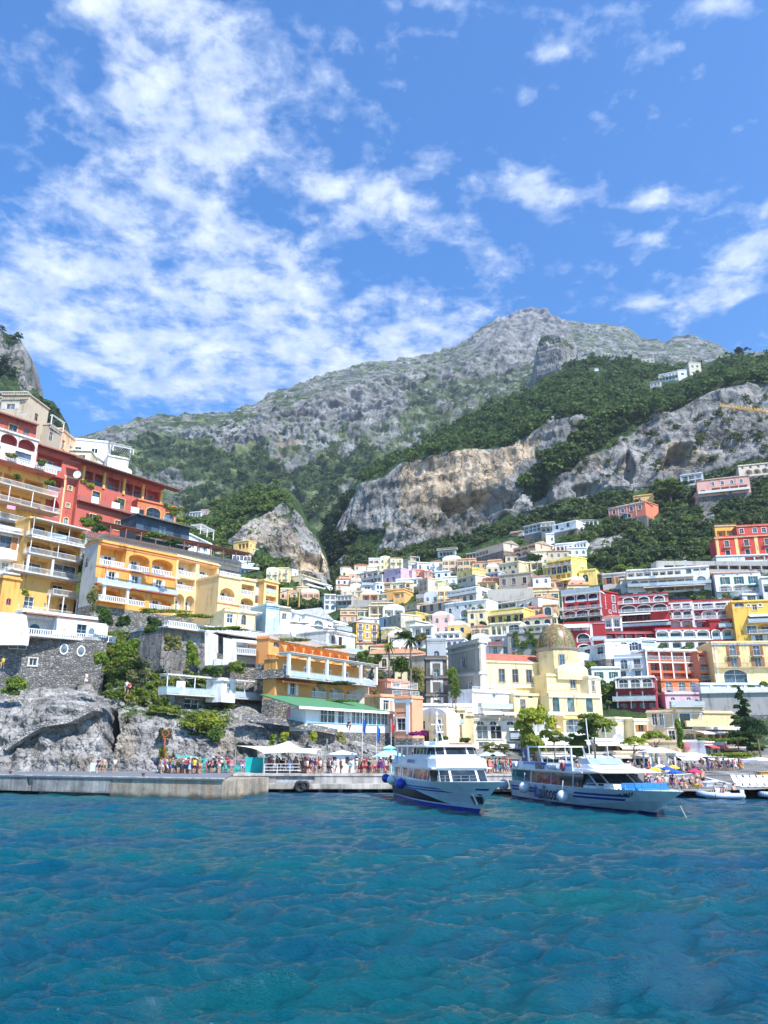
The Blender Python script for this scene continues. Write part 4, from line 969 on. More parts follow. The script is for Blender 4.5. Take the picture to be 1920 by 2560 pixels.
h1=house('hotel','orange and cream hotel with white balustrade loggias, largest on the left slope',247,1354,443,1394,1503,132,5,OR,[('L',.02,.37,.05,.37,1,{'deep':2.0,'rail':'bal','shut':WHITE,'dw':1.5}),('L',.385,.97,.09,.37,2,{'deep':2.0,'arch':.45,'rail':'bal','shut':WHITE,'dw':1.3,'gap':.5}),('w',[.21,.50,.80],[.575],1.25,2.4,{'shut':WHITE}),('T',.0,1.0,.705,1.2,{'rail':'glass','slab':(.4,.12,.08)}),('perg',.12,1.0,.42,1.6,{'hh':.05,'step':30}),('L',.03,.36,.77,.99,1,{'deep':2.4,'arch':.5,'shut':WHITE,'dw':1.4}),('L',.38,.66,.77,.97,1,{'deep':2.0,'arch':.6,'rail':'bal','shut':WHITE,'dw':1.2}),('L',.69,.99,.77,.99,1,{'deep':2.0,'arch':.6,'rail':'bal','shut':WHITE,'dw':1.3}),('T',.04,.37,.99,1.6,{'rail':'bal','slab':OR}),('T',.04,.40,.72,1.9,{'rail':'solid','rh':.15}),('posts',.09,.38,.99,.735,2,1.5,{'r':.22}),('band',.40,.2,{'col':(.5,.12,.08)}),('band',.02,.25,{'col':(.6,.22,.1)})],left=[('w',[.25],[.3],1.2,1.8,{'arch':1})],sheet=S,sink=6,inner=(0.78,.42,.10),lcol=(.5,.49,.45))
h2=house('x','x',443,1392,548,1416,1530,132*tz(1354)/tz(1394),11,LY,[('L',.02,.48,.04,.32,1,{'deep':2.0,'rail':'bal','shut':WHITE}),('L',.52,.98,.04,.32,1,{'deep':2.0,'rail':'bal','shut':WHITE}),('L',.02,.48,.36,.58,1,{'deep':2.0,'rail':'bal','shut':WHITE}),('L',.52,.98,.36,.58,1,{'deep':2.0,'rail':'bal','shut':WHITE}),('L',.02,.98,.66,.95,4,{'deep':1.4,'arch':1,'shut':WHITE,'dw':1.0,'gap':.25}),('band',.01,.3,{'col':(.6,.25,.12)})],sheet=S,inner=(.8,.6,.34))
h3=house('x','x',548,1440,601,1450,1550,143,12,LY,[('T',.0,1.0,.0,.05,{'rail':'bal'}),('L',.06,.82,.24,.56,1,{'arch':.8,'deep':2,'rail':'bal','shut':WHITE}),('L',.1,.9,.68,.97,1,{'arch':.9,'deep':2,'rail':'bal','shut':WHITE}),('band',.60,.2,{'col':(.5,.12,.08)})],sheet=S,inner=(.8,.58,.32))
h4=house('x','x',601,1448,640,1455,1555,153,12,LY,[('L',.05,.95,.1,.35,1,{'deep':2,'rail':'bal'}),('L',.05,.95,.42,.70,1,{'arch':.5,'deep':2,'rail':'bal'}),('w',[.55],[.85],1,1.6,{'arch':1,'frame':BRN})],sheet=S)
h5=house('x','x',262,1340,600,1408,1358,137,8,(.5,.48,.44),[('T',-.12,1.0,.6,.6,{'rail':'bal','rcol':(.6,.59,.55)}),('perg',-.12,1.0,.55,3.0,{'hh':2.2,'col':(.22,.1,.08),'roof':1})],sheet=S)
merge(h1,h2,h3,h4,h5)
house('house','white house with roof pergola stepping down behind the glass veranda',474,1337,530,1364,1395,180,8,WHITE,[('w',[.2,.45,.7],[.4],.9,1.2),('awn',.6,.95,.55,1.2,(.1,.2,.4)),('perg',.0,.6,.0,3.0,{'hh':2.4})],sheet=S)
house('house','white rendered house with one brown shutter below the hotel end',606,1458,661,1468,1520,156,8,(.72,.70,.66),[('w',[.68],[.55],1.3,1.7,{'frame':BRN})],roof='tile',roofcol=(.2,.19,.18),sheet=S)
house('house','narrow orange house with balconies between white chimneys',661,1452,697,1460,1522,158,8,(.78,.5,.2),[('L',.1,.9,.1,.4,1,{'rail':'glass'}),('L',.1,.9,.5,.85,1,{'rail':'bar'})],sheet=S)
house('tower_house','pale blue tower house with a satellite dish',666,1514,698,1518,1575,142,6,(.45,.62,.68),[('band',.02,.3,{'col':(.3,.5,.6)})],sheet=S)
house('tower_house','cream tower house with wooden pergola on its roof',697,1520,727,1524,1575,146,6,(.74,.68,.5),[('perg',0,1,-.02,3,{'hh':3.0,'col':(.6,.36,.12)}),('w',[.5],[.35],1,1.2)],sheet=S)
house('house','low cream house with arched brown door under the hotel end',562,1528,640,1536,1562,137,7,(.8,.7,.42),[('w',[.18],[.5],1.2,1.6),('w',[.62],[.5],1.0,1.8,{'arch':1,'frame':BRN}),('perg',.4,1.0,.1,2.6,{'hh':.1})],sheet=S)
house('house','white house with three blue framed openings above the umbrella terrace',727,1528,768,1541,1580,152,8,(.72,.76,.8),[('L',.02,.3,.05,.5,1,{'deep':1.2}),('w',[.55,.75],[.35],.9,1.2)],sheet=S)
house('house','big white house with arched screen and glass gable above the umbrella terrace',764,1536,832,1552,1590,156,9,WHITE,[('w',[.5],[.35],3.4,2.0,{'arch':.8,'frame':(.4,.45,.45)}),('w',[.9],[.5],1.6,2.2)],right=[('w',[.4],[.3],3,2.4)],roof='gable',roofcol=(.5,.5,.48),sheet=S)
house('house','white house with roof deck pavilion beside the yellow cube house',830,1555,868,1563,1590,170,8,(.74,.75,.74),[('L',.1,.9,.05,.5,2,{}),('T',.0,1,.5,1.5,{'rail':'glass'})],sheet=S)
house('house','white house with dark red doors under a slim pergola above the orange vaults',815,1578,888,1592,1626,150,8,WHITE,[('perg',.0,.6,.1,2.6,{'hh':.1}),('w',[.25,.5],[.45],1.2,2.2,{'frame':(.3,.03,.03)}),('T',-.2,1,1.0,2.0,{'rail':'glass'})],right=[('w',[.5],[.5],1.2,2)],sheet=S)
tr=house('restaurant_terrace','long restaurant terrace with white balustrade and red flowers below the orange hotel',408,1568,660,1606,1590,124,10,(.55,.53,.5),[('T',.0,1.0,.0,1.4,{'rail':'bal'}),('T',.45,1.0,.0,2.6,{'rail':'hor'})],sheet=S,cat='terrace',sink=7.0,Y1=140)
house('house','white glazed veranda house with blue curtains below the terrace',580,1604,672,1612,1648,131,7,(.7,.75,.76),[('L',.0,.5,.08,.62,1,{'deep':2,'door':False}),('w',[.62,.86],[.42],2.6,2.4,{'dep':.1}),('T',.0,1.0,.72,1.6,{'rail':'bal'}),('awn',.3,1.0,.0,1.6,(.5,.24,.14),{'drop':.2})],sheet=S)
for i,(x0,x1,y0,y1)in enumerate([(512,534,1580,1664),(558,581,1594,1662)]):
 wedge('support_wall',('left' if not i else 'right')+' of the two white concrete buttresses under the restaurant terrace','wall',[(x0,y0),(x1,y0+4),(x1,y1-2),(x0,y1)],[120]*4,2.0,plaster((.66,.65,.6)))
wedge('support_wall','white concrete foot joining the two buttresses','wall',[(534,1646),(558,1648),(558,1662),(534,1664)],[119.8]*4,1.6,plaster((.62,.61,.57)))
wedge('garden_wall','curved rubble terrace wall between the blue house and the orange villa','wall',[(626,1678),(706,1672),(712,1694),(632,1698)],[122,121,121,122],1.5,RUB)
dk=house('beach_club_house','low grey stone house carrying a white pergola sun deck',437,1737,692,1753,1778,115,7,(.42,.41,.39),[('w',[.04,.17],[.6],2.6,2.0,{'frame':WHITE}),('w',[.36,.74,.9],[.62],1.8,2.2,{'frame':BLU,'dep':.1}),('w',[.55],[.5],1.6,2.0,{'frame':BLU}),('T',-.14,1.0,.0,2.0,{'rail':'glass'}),('perg',-.14,1.05,.0,1.8,{'hh':2.6,'step':4.5,'pt':.06,'roof':0})],sheet=S)
for c in dk.children:
 if c.name.startswith('wall'):c.data.materials[0]=RUB
house('changing_cabin','white cabin with tall curtain screen on the sun deck',556,1702,590,1706,1738,118,3,WHITE,[('w',[.5],[.5],1,1.6)],sheet=S,sink=1)
for c in tr.children:
 if c.name.startswith('wall'):c.data.materials[0]=LIMEN;c.data.materials[2]=LIMEN;c.data.materials[3]=LIMEN
v1=house('villa','orange villa with a row of scalloped vaults over white post loggia',672,1596,872,1633,1648,124,2.5,(0.78,0.34,0.11),[('w',[.10],[.22],1.6,.9,{'arch':1,'frame':(.5,.4,.3)}),('L',.22,.99,.06,.62,7,{'arch':1,'deep':.8,'door':False,'gap':.18}),('band',.70,.25,{'col':(.84,.45,.14),'out':.3}),('T',.0,1.0,-.02,.4,{'rail':'bar','rcol':(.6,.65,.6),'slab':(.4,.38,.35)})],sheet=S,inner=(0.80,.36,.12))
v2=house('x','x',690,1648,912,1678,1738,122,2.5,(0.66,0.34,0.10),[('w',[.13,.36,.58,.78],[.30],1.8,1.9,{'trim':WHITE}),('T',.02,1.0,.50,2.6,{'rail':'glass','slab':(.5,.48,.45)}),('perg',.0,1.0,.47,2.8,{'hh':3.3,'step':4.3,'roof':1,'pt':.22}),('w',[.2],[.78],1.3,2.0,{'shut':WHITE}),('L',.40,.98,.60,.97,3,{'arch':.9,'deep':1.4,'dw':1.4,'darch':1,'frame':(.8,.62,.36),'gap':.7,'rail':'bal'}),('awn',.0,.38,.54,1.6,(.72,.2,.07),{'drop':.4})],sheet=S,inner=(.78,.7,.55))
merge(v1,v2)
g1=house('restaurant','white glass fronted restaurant with a green roof above the quay',765,1768,972,1787,1817,113,3,(.72,.76,.78),[('w',[.07],[.42],3.4,2.3,{'frame':(.1,.1,.1)}),('w',[.22,.31,.43,.50],[.42],1.7,2.0,{'frame':(.7,.8,.8),'dep':.12,'mull':0}),('w',[.58,.63,.68,.73,.78,.83,.88,.93,.97],[.42],.9,1.9,{'frame':(.7,.8,.8),'dep':.12,'mull':0}),('band',.74,.12,{'col':(.3,.55,.7)})],sheet=S,roof='none',Y1=131)
ww=[h for h in ALLH if h[0]==g1][0]
mb=MB();e=1.2;Wg,Hg=ww[1],ww[2]
mb.add([(-3.0,-e,Hg),(Wg+e,-e,Hg),(Wg-1,7,Hg+2.0),(-2.2,7,Hg+2.0),(-3.0,-e,Hg-.15),(Wg+e,-e,Hg-.15),(Wg-1,7,Hg+1.8),(-2.2,7,Hg+1.8)],[(0,1,2,3),(7,6,5,4),(4,5,1,0),(5,6,2,1),(6,7,3,2),(7,4,0,3)])
mb.build('roof',flat((.08,.24,.11),.7,name='green_roofing'),g1)
mb=MB();mb.box(-3.0,Wg+e,-e-.12,-e-.01,Hg-.35,Hg+.03);mb.build('fascia',flat(WHITE,.5),g1)
house('house','salmon pink house with white corner pilasters behind the quay',951,1742,986,1744,1832,130,4,(0.80,.36,.20),[('w',[.4],[.2],1.3,1.9,{'trim':WHITE}),('pil',.05,.6),('pil',.95,.6),('band',.02,.4)],sheet=S)
house('house','salmon pink front with a white framed window, nearer wing',986,1748,1030,1746,1836,128,3,(0.80,.36,.20),[('w',[.38],[.72],1.7,1.9,{'trim':WHITE}),('pil',.76,.7),('band',.02,.5),('w',[.4],[.4],2.2,.2,{'frame':(.2,.1,.05)})],sheet=S)
house('house','terracotta penthouse with roof terrace above the salmon house',968,1703,1020,1706,1742,140,8,(.7,.30,.18),[('w',[.45],[.45],1.6,2),('T',-.1,1.15,.45,2,{'rail':'hor'}),('T',-.1,1.15,1.0,2.4,{'rail':'hor'})],sheet=S)
house('house','white house with tall windows squeezed between orange villa and salmon house',912,1700,950,1716,1800,140,8,(.78,.74,.62),[('w',[.5,.8],[.3],.9,2),('T',0,1,.5,1,{'rail':'bar'})],sheet=S)
W_=WHITE;OW=(.74,.72,.66);BEI=(.66,.54,.36);PAL=(.72,.66,.52)
def wn(us,vs,w=1.1,h=1.6,**k):return('w',us,vs,w,h,k)
G_=(0.03,.22,.17)
house('villa','yellow villa high below the crag, with a pergola',584,1357,622,1352,1382,395,9,(.78,.55,.2),[('L',.3,1,.2,.7,3,{'deep':2})],right=[wn(2,[.4])],sheet=crag)
house('villa','white terraced villa of arched windows below the crag',581,1386,628,1388,1414,368,10,W_,[('w',5,[.32],1.6,2.4,{'arch':1})],roof='tile',sheet=crag,sink=10)
house('house','white stepped house just below the terraced villa',602,1408,646,1412,1436,345,8,(.74,.76,.8),[wn(4,[.35,.75],1.4,1.8),('T',.0,1,.5,2,{'rail':'solid'})],sheet=crag)
house('house','cream chapel-like house against the rock of the crag',636,1372,671,1384,1394,385,8,PAL,[wn([.75],[.5],1.6,2,arch=1)],sheet=crag)
house('house','small white cube house amid trees right of the villas',730,1424,746,1428,1446,360,6,W_,[wn([.6],[.4])],sheet=crag)
hb=house('hotel','beige terraced hotel under the caves of the crag',757,1438,812,1455,1472,355,10,(.72,.62,.42),[('L',.0,1,.06,.32,8,{'deep':1.5}),('L',.2,1,.45,.68,7,{'deep':1.2,'arch':1}),('T',0,1,.36,2,{'rail':'solid'}),('T',.1,1.05,.72,2,{'rail':'solid'})],sheet=crag)
merge(hb,house('x','x',752,1426,800,1436,1446,365,8,PAL,[('L',0,1,.2,.8,6,{'deep':1.5}),('awn',0,1,0,3,(.6,.6,.58),{'drop':.2})],sheet=crag))
house('house','row of tiny white cube houses right of the terraced hotel',812,1462,832,1466,1478,350,6,W_,[wn(2,[.5],1.2,1.6,arch=1)],sheet=crag)
house('apartment_house','narrow white four storey house with blue shutters beside the viaduct',811,1487,840,1488,1530,320,9,(.68,.68,.68),[('L',.02,.98,.06,.26,2,{'rail':'bar'}),('L',.02,.98,.34,.52,2,{'rail':'bar'}),wn(2,[.72],1.6,2,arch=1,frame=BLU)])
house('house','low grey house with porch between the narrow house and the viaduct',842,1490,880,1488,1516,325,8,(.6,.56,.5),[('L',.02,.98,.12,.42,4,{}),('T',0,1,.5,1.5,{'rail':'bar'}),('L',.02,.98,.6,.9,3,{})])
vi=house('viaduct','grey arched road viaduct running below the crag houses',640,1446,772,1476,1478,330,5,(.4,.38,.36),[('L',.02,.98,.35,.99,5,{'arch':1,'deep':2.5,'door':False,'gap':3})],sheet=crag,cat='viaduct',roof='none')
house('viaduct','short dark road bridge below the lilac house group',866,1518,926,1514,1530,300,5,(.38,.36,.33),[('L',.02,.98,.3,1.2,2,{'deep':3,'door':False,'gap':1})],cat='viaduct',roof='none')
house('house','lilac house with two dark arches, uppermost left of the valley',960,1430,1002,1421,1458,None,8,LIL,[wn([.2,.55],[.78],1.8,2.2,arch=1),wn([.75,.9],[.3],1,1.5)])
house('house','pale lilac cube house beside the salmon houses',1002,1434,1030,1427,1450,None,8,(.68,.5,.6),[wn([.5],[.5],1,1.5)])
house('house','salmon cube house with a covered corner terrace',1031,1424,1061,1426,1448,395,8,(.72,.32,.2),[wn([.35],[.3],1.2,1.2),('L',.62,.98,.1,.45,1,{}),wn([.45],[.8],1.2,1.5,frame=BLU)])
house('house','small salmon house over a white arch',1061,1428,1081,1430,1448,392,7,(.70,.34,.24),[wn(2,[.35],1,1.5),('L',.05,.95,.7,.98,1,{'arch':1})])
house('house','white house with one tall window above the salmon cube',1043,1407,1081,1409,1428,None,8,(.74,.78,.84),[wn([.2,.7],[.5],1.2,2)])
house('house','cream house with arch and roof deck above the lilac cube',1021,1404,1043,1406,1428,None,7,PAL,[wn([.6],[.5],2.2,2.4,arch=1,frame=BRN),('perg',0,1,0,3,{'hh':2})])
house('house','grey house with long blue pergola at the valley edge',903,1448,955,1438,1463,400,8,(.6,.6,.62),[('perg',0,1,.3,3,{'hh':2.5,'roof':1,'col':(.5,.55,.6)}),('L',.05,.95,.3,.95,5,{})])
house('house','white row house with roof terrace under the blue pergola',904,1462,939,1463,1486,370,8,OW,[wn([.3,.5,.8],[.3],1,1.4),('T',0,1,.0,1,{'rail':'glass'})])
house('house','tall white house with pale blue doors in the left cluster',939,1458,959,1459,1497,365,8,(.76,.8,.84),[wn([.3,.7],[.25,.6],1,1.6,frame=BLU),('T',0,1,.75,1.2,{'rail':'bar','rcol':(.4,.6,.7)})])
house('house','cream house with stacked laundry balconies in the left cluster',959,1459,977,1458,1490,365,8,(.7,.55,.34),[('L',.05,.95,.1,.4,1,{'rail':'bar'}),('L',.05,.95,.5,.8,1,{'rail':'bar'})])
house('house','cream house with two red shuttered balconies above the orange house',977,1459,1012,1456,1480,362,8,PAL,[wn([.25,.7],[.5],1.4,1.8,frame=BRN,bal='bar')])
house('house','beige house with awnings right of the red shuttered house',1012,1457,1034,1458,1484,362,8,BEI,[('L',.1,.6,.1,.4,1,{}),wn([.3,.7],[.75],1,1.5),('awn',.05,.6,.38,1,(.3,.3,.3))])
house('house','bright orange house of two blocks above the retaining wall',983,1482,1011,1480,1510,345,8,(.82,.48,.16),[('L',.05,.6,.15,.5,1,{'rail':'bar'}),wn([.8],[.3])],sheet=hill)
house('house','orange gabled wing with a brown door, joined to the orange house',1009,1473,1033,1482,1505,343,8,(.82,.46,.14),[wn([.6],[.6],1.2,1.6,frame=BRN)])
house('house','long white house with arched middle below the salmon cube',989,1450,1054,1446,1466,382,8,W_,[wn([.75,.9],[.5],1.2,1.8)])
house('house','grey and cream corner house with tall shutters beside the curved wall',1046,1454,1069,1446,1485,350,8,(.56,.5,.4),[wn([.3,.7],[.3,.7],1,1.7,shut=(.3,.25,.2))],right=[wn([.5],[.4],1,1.6)])
house('house','pale yellow house with glass roof room, right end of the left cluster',1080,1454,1106,1452,1484,345,9,(.8,.72,.42),[wn([.4,.85],[.35],1.2,1.7,frame=BRN,trim=W_),wn([.3],[.8],1.2,1.8)],right=[wn([.5],[.35],1.2,1.8,frame=BRN)])
house('house','sand coloured cube house standing on the wall at the valley mouth',889,1480,908,1479,1500,345,7,(.70,.56,.34),[wn([.4],[.4])])
house('house','white cottage left of the sand coloured cube',860,1492,880,1491,1506,330,7,W_,[wn([.6],[.5],1.2,1.6)])
house('retaining_wall','curved grey stone retaining wall under the orange house group',884,1500,984,1500,1514,322,4,(.34,.33,.3),cat='stone wall',roof='none')
house('retaining_wall','grey stone terrace wall under the pale yellow house',1040,1486,1118,1482,1492,335,4,(.4,.38,.34),cat='stone wall',roof='none')
house('house','tiny brown roofed hut alone in the trees above the lilac house',1008,1398,1026,1393,1406,None,5,TAN,[],roof='tile')
house('house','long low house with brown tiled roof and five dark doors',1043,1517,1128,1503,1532,285,10,(.62,.46,.34),[wn([.08,.2,.42,.66,.85],[.55],1.5,2.6,frame=(.2,.12,.1))],roof='tile',roofcol=(.48,.33,.22))
house('house','small stone shed with brown roof left of the long low house',984,1522,1042,1510,1530,288,7,(.5,.42,.34),[wn(4,[.5],1,1.4)],roof='tile',roofcol=(.4,.3,.22))
house('house','yellow box house with white balcony door, its shade put into the colour',1002,1536,1039,1531,1560,250,8,(.62,.48,.14),[wn([.25,.72],[.45],1.2,2,trim=W_),('T',.1,.4,.75,.8,{'rail':'bar','rcol':(.2,.2,.2)})])  # left face of the yellow box, its shade put into a darker wall colour
house('house','sunlit right face of the yellow box house, light put into its colour',1039,1531,1062,1536,1560,249,7,(.86,.66,.18),[])  # right face of the same box, sunlight put into a brighter wall colour
house('house','grey house with three slim windows left of the yellow box house',968,1546,1002,1537,1572,252,8,(.55,.50,.40),[wn([.2,.55,.85],[.4],.9,1.7,frame=(.5,.5,.4))])
house('house','white arched doorway house left of the grey slim windowed house',948,1548,968,1543,1572,254,7,(.76,.77,.8),[wn([.7],[.5],1.2,2.8,arch=1,frame=BLU)])
house('house','cream house with green shutter in front of the sunlit yellow end',1014,1554,1038,1552,1577,240,6,(.76,.6,.36),[wn([.45],[.5],1,2.2,frame=GRN)])
house('house','cream garden house with two shuttered doors right of the green shutter',1038,1552,1076,1560,1578,240,6,PAL,[wn([.3,.75],[.55],1.2,2,shut=(.6,.55,.45))])
house('house','low cream house above the white wall with blue wash line',1062,1540,1098,1536,1556,255,6,(.74,.64,.4),[wn(3,[.5])])
yc_=house('apartment_building','bright orange yellow cube building with white window frames',891,1555,946,1560,1618,215,9,(0.80,.42,.05),[('w',[.18,.82],[.19,.54,.86],1.3,2.2,{'trim':W_,'bal':'bar','rcol':(.2,.2,.2),'bd':.5}),('w',[.5],[.16,.50],.9,1.5,{'trim':W_}),('band',.36,.22),('band',.70,.22),('band',.01,.25,{'col':(.7,.4,.2)})],left=[wn(2,[.2,.55],1,1.8,trim=W_)],roof='hip',roofcol=(.62,.55,.45))
house('house','white flat roofed house behind the orange yellow cube',905,1546,948,1548,1568,238,8,W_,[wn([.8],[.4])])
house('house','small yellow shop house with veranda between cube and trees',953,1572,990,1570,1594,225,6,(.74,.62,.34),[wn([.15,.85],[.5],1.4,1.8,arch=1),('perg',.2,1,.3,3,{'hh':.4})])
wh=house('villa','large white villa of stacked terraces in the town centre',1124,1480,1190,1468,1510,262,10,W_,[('L',.02,.98,.1,.45,5,{'deep':2,'frame':(.4,.3,.2)}),('T',0,1.1,.5,1.5,{'rail':'solid'}),wn([.3,.55,.8],[.8],1.6,2.4,arch=1)],right=[wn([.5],[.4],3,2)])
merge(wh,house('x','x',1112,1512,1215,1500,1548,245,9,W_,[wn([.12],[.5],1.2,2.2,arch=1),wn([.3,.5],[.3],.9,1.2),('L',.35,.58,.5,.98,1,{'arch':1,'deep':2.5}),wn([.68,.88],[.62],1.6,2.6,arch=1),('vine',.5,.62,.2,.95),('vine',.78,.95,.3,.95)]),house('x','x',1196,1478,1222,1488,1512,252,7,W_,[wn([.5],[.35],2.4,1.6)]),house('x','x',1140,1558,1166,1555,1575,238,6,(.76,.8,.84),[wn([.5],[.4],2.2,1.8,frame=BLU)]))
house('house','white row of terrace rooms with blue doors behind the bell tower',1087,1584,1150,1581,1600,205,7,W_,[('L',.02,.98,.2,.9,4,{'deep':1.2})],sink=3)
house('house','white house with two big arches behind the bell tower',1110,1600,1160,1598,1632,200,7,(.76,.79,.85),[('L',.1,.95,.15,.95,3,{'arch':1,'deep':2})])
house('house','white chapel-like house with bell gable between tower and church',1178,1594,1222,1592,1640,196,8,(.74,.74,.74),[wn([.3,.75],[.3],1.2,1.4,frame=BLU),wn([.5],[.7],1.4,2)],roof='vault')
house('palace','long cream baroque palace with orange tiled roof behind the bell tower',893,1636,1066,1632,1672,178,10,(.66,.56,.42),[('w',9,[.62],1.5,2.4,{'trim':(.75,.7,.55),'frame':(.5,.4,.1),'arch':1}),('band',.12,.3,{'col':(.6,.5,.4)}),('w',9,[.27],.7,.7,{})],roof='hip',roofcol=(.62,.30,.16))
house('palace','tall cream wing with rounded corner right of the bell tower',1112,1634,1150,1640,1730,172,12,(.62,.52,.38),[('w',[.3,.7],[.3,.62],1.3,2.6,{'trim':(.7,.62,.5),'bal':'bar','rcol':(.25,.22,.2)}),('band',.10,.3,{'col':(.6,.5,.4)})],roof='hip',roofcol=(.62,.30,.16))
house('house','beige chapel-like house with long pitched roof, alone on the upper slope',1189,1376,1258,1356,1392,None,10,(.60,.52,.40),[('L',.0,.45,.5,.98,4,{})],right=[wn([.5],[.3])],roof='tile',roofcol=(.48,.36,.3))
house('house','white gabled cottage with arched door below the beige pitched house',1210,1381,1240,1382,1404,None,7,W_,[wn([.7],[.65],1.8,2.2,arch=1,frame=BLU)],roof='vault')
house('house','grey pergola house over the white cottages',1166,1386,1196,1382,1400,None,7,(.5,.48,.44),[('L',0,1,.1,.9,4,{})])
house('house','white flat house deep in trees with a solar roof',1094,1378,1136,1375,1392,None,8,(.66,.66,.66),[('L',.1,.9,.3,.9,4,{}),('T',0,1.2,0,2,{'rail':'bar'})])
house('villa','salmon tinted villa with arcade and enclosed wooden loggia above',1283,1372,1338,1357,1396,None,10,(.70,.50,.38),[('L',.02,.98,.15,.45,3,{'deep':1.5,'frame':BRN}),('L',.02,.98,.58,.96,3,{'arch':1,'deep':1.5})],right=[wn([.4],[.3])],roof='tile',roofcol=(.5,.38,.3))
house('house','cream house with sloping white awnings right of the salmon tinted villa',1338,1362,1386,1366,1382,None,7,(.72,.6,.42),[wn([.8],[.4],1.6,2,frame=(.4,.15,.1))])
house('house','grey white two storey house with many slim columns near the cliff foot',1309,1318,1352,1308,1336,None,8,(.62,.62,.62),[('L',.02,.98,.1,.45,4,{}),('L',.02,.98,.55,.95,4,{})])
house('house','cream house with arched loggia near the cliff foot, right of the columned house',1352,1308,1386,1305,1332,None,8,(.6,.56,.5),[('L',.02,.98,.1,.4,3,{}),('T',0,1,.45,1.5,{'rail':'bar'}),('L',.02,.98,.55,.9,3,{'arch':1})])
house('house','small house with pink awning left of the columned house',1276,1332,1306,1328,1340,None,6,(.5,.45,.4),[('awn',0,.8,.1,2,(.7,.35,.32))])
house('house','long plain white house with two windows near the cliff foot',1380,1315,1440,1302,1330,None,9,W_,[wn([.2,.65],[.4],1.3,1.9,frame=BLU),('L',.1,.5,.7,.98,2,{'arch':1})])
house('house','low pavilion with tiled roof and glazed front beside the long white house',1440,1301,1496,1300,1314,None,8,(.66,.66,.6),[('L',.05,.95,.2,.95,5,{'deep':1})],roof='hip',roofcol=(.5,.42,.34))
house('tower_house','slim white tower house with stepped top',1364,1336,1385,1335,1362,None,7,W_,[wn([.7],[.5],1,1.4)])
house('house','white house with arches and a flower terrace above the big yellow house',1387,1362,1432,1358,1382,None,8,W_,[('L',.05,.95,.25,.9,4,{'arch':1})])
house('house','white veranda house with thin white posts above the big yellow house',1432,1358,1466,1354,1374,None,8,W_,[('L',.05,.95,.2,.9,4,{})])
rh=house('house','brown weathered stone house with beige round storey on top',1247,1440,1328,1432,1482,262,9,(.42,.36,.28),[('w',[.15,.45,.78],[.40],1.5,2.4,{'frame':(.3,.05,.05),'trim':(.6,.55,.45)}),('w',[.17,.48],[.92],1.6,.6,{'frame':(.3,.05,.05)})])
merge(rh,house('x','x',1247,1412,1296,1404,1440,266,9,(.70,.58,.38),[wn([.1,.28,.55,.85],[.38],1.0,1.2,frame=(.3,.1,.05)),('w',[.3,.7],[.85],1.8,1.6,{'arch':1})],roof='flat'),house('x','x',1296,1404,1327,1409,1438,264,9,(.72,.6,.38),[('L',.15,.75,.2,.75,1,{'arch':1,'deep':1.5})]))
house('retaining_wall','stained beige retaining wall under the brown round house',1218,1474,1332,1470,1500,255,4,(.5,.46,.4),cat='wall',roof='none')
house('house','small blue grey house left of the brown round house',1214,1436,1246,1430,1456,268,8,(.5,.56,.6),[('L',.05,.95,.15,.6,3,{})])
house('house','ochre house with gable wall coloured as sunlit left of the blue grey house',1141,1434,1180,1422,1450,285,8,(.7,.56,.22),[wn([.2,.55],[.5])])
house('house','gable of the ochre house in the trees, sunlight put into its orange',1180,1421,1196,1421,1448,284,7,(.88,.5,.06),[wn([.4],[.3],.6,1)])  # lit right face of the ochre house, the sun coloured into the wall
house('house','beige house with dark roof terrace beneath the ochre house',1143,1450,1188,1438,1470,275,8,(.6,.52,.42),[('L',.02,.5,.1,.45,2,{}),wn([.8],[.4],1.2,1.5)])
by=house('villa','big yellow corner villa with arched openings and roof terrace',1365,1408,1428,1398,1462,262,11,(.86,.66,.20),[('L',.04,.98,.02,.22,4,{'deep':1.6}),('T',-.02,1.0,.24,.8,{'rail':'bar'}),('w',[.28,.50,.72],[.40],2.0,2.8,{'arch':1,'frame':(.6,.62,.6)}),('w',[.08,.9],[.42],1.1,2.0),('L',.35,.95,.62,.80,3,{'deep':1.5,'door':False}),('awn',.12,1.0,.84,2.4,(.84,.64,.24),{'drop':1.0})])
merge(by,house('x','x',1428,1392,1466,1398,1462,258,10,(.90,.70,.20),[wn([.6],[.22],1.6,2.2,bal='bar'),wn([.55],[.52],1.8,2.2),('T',.3,1.0,.62,1,{'rail':'bar'})]),house('x','x',1447,1428,1489,1424,1462,252,8,(.86,.66,.2),[wn([.35],[.55],2.2,3.0,arch=1)]),house('x','x',1357,1418,1367,1414,1460,262,8,(.86,.66,.2),[wn([.5],[.3,.8],.8,1.6)]))  # first block is the villa's right face, sunlight put into its brighter yellow
house('house','house with long black terrace awning right of the big yellow villa',1490,1440,1516,1436,1456,250,7,(.4,.38,.35),[('perg',0,1,.2,3,{'hh':.3,'roof':1})])
bl_=house('villa','yellow fronted villa with long balconies and white arcade below',1225,1530,1308,1521,1562,232,9,(.66,.54,.16),[('L',.03,.99,.02,.30,6,{'deep':1.8,'gap':.3}),('T',-.02,1.02,.36,1.6,{'rail':'solid','rcol':(.86,.74,.3)}),('w',[.08,.30,.55,.78,.93],[.68],1.4,2.2,{'frame':BLU}),('vine',.45,.95,.74,.84)])
merge(bl_,house('x','x',1223,1562,1302,1557,1592,226,9,(.80,.74,.54),[('L',.04,.55,.15,.92,3,{'arch':1,'deep':1.5,'darch':1}),('w',[.77],[.45],3.4,2.6,{'arch':.5}),('T',.5,1.1,.9,2,{'rail':'bar'})]),house('x','x',1232,1512,1292,1504,1526,238,8,(.68,.62,.5),[('L',.05,.95,.2,.8,3,{})],roof='mono',roofcol=(.5,.45,.38)))
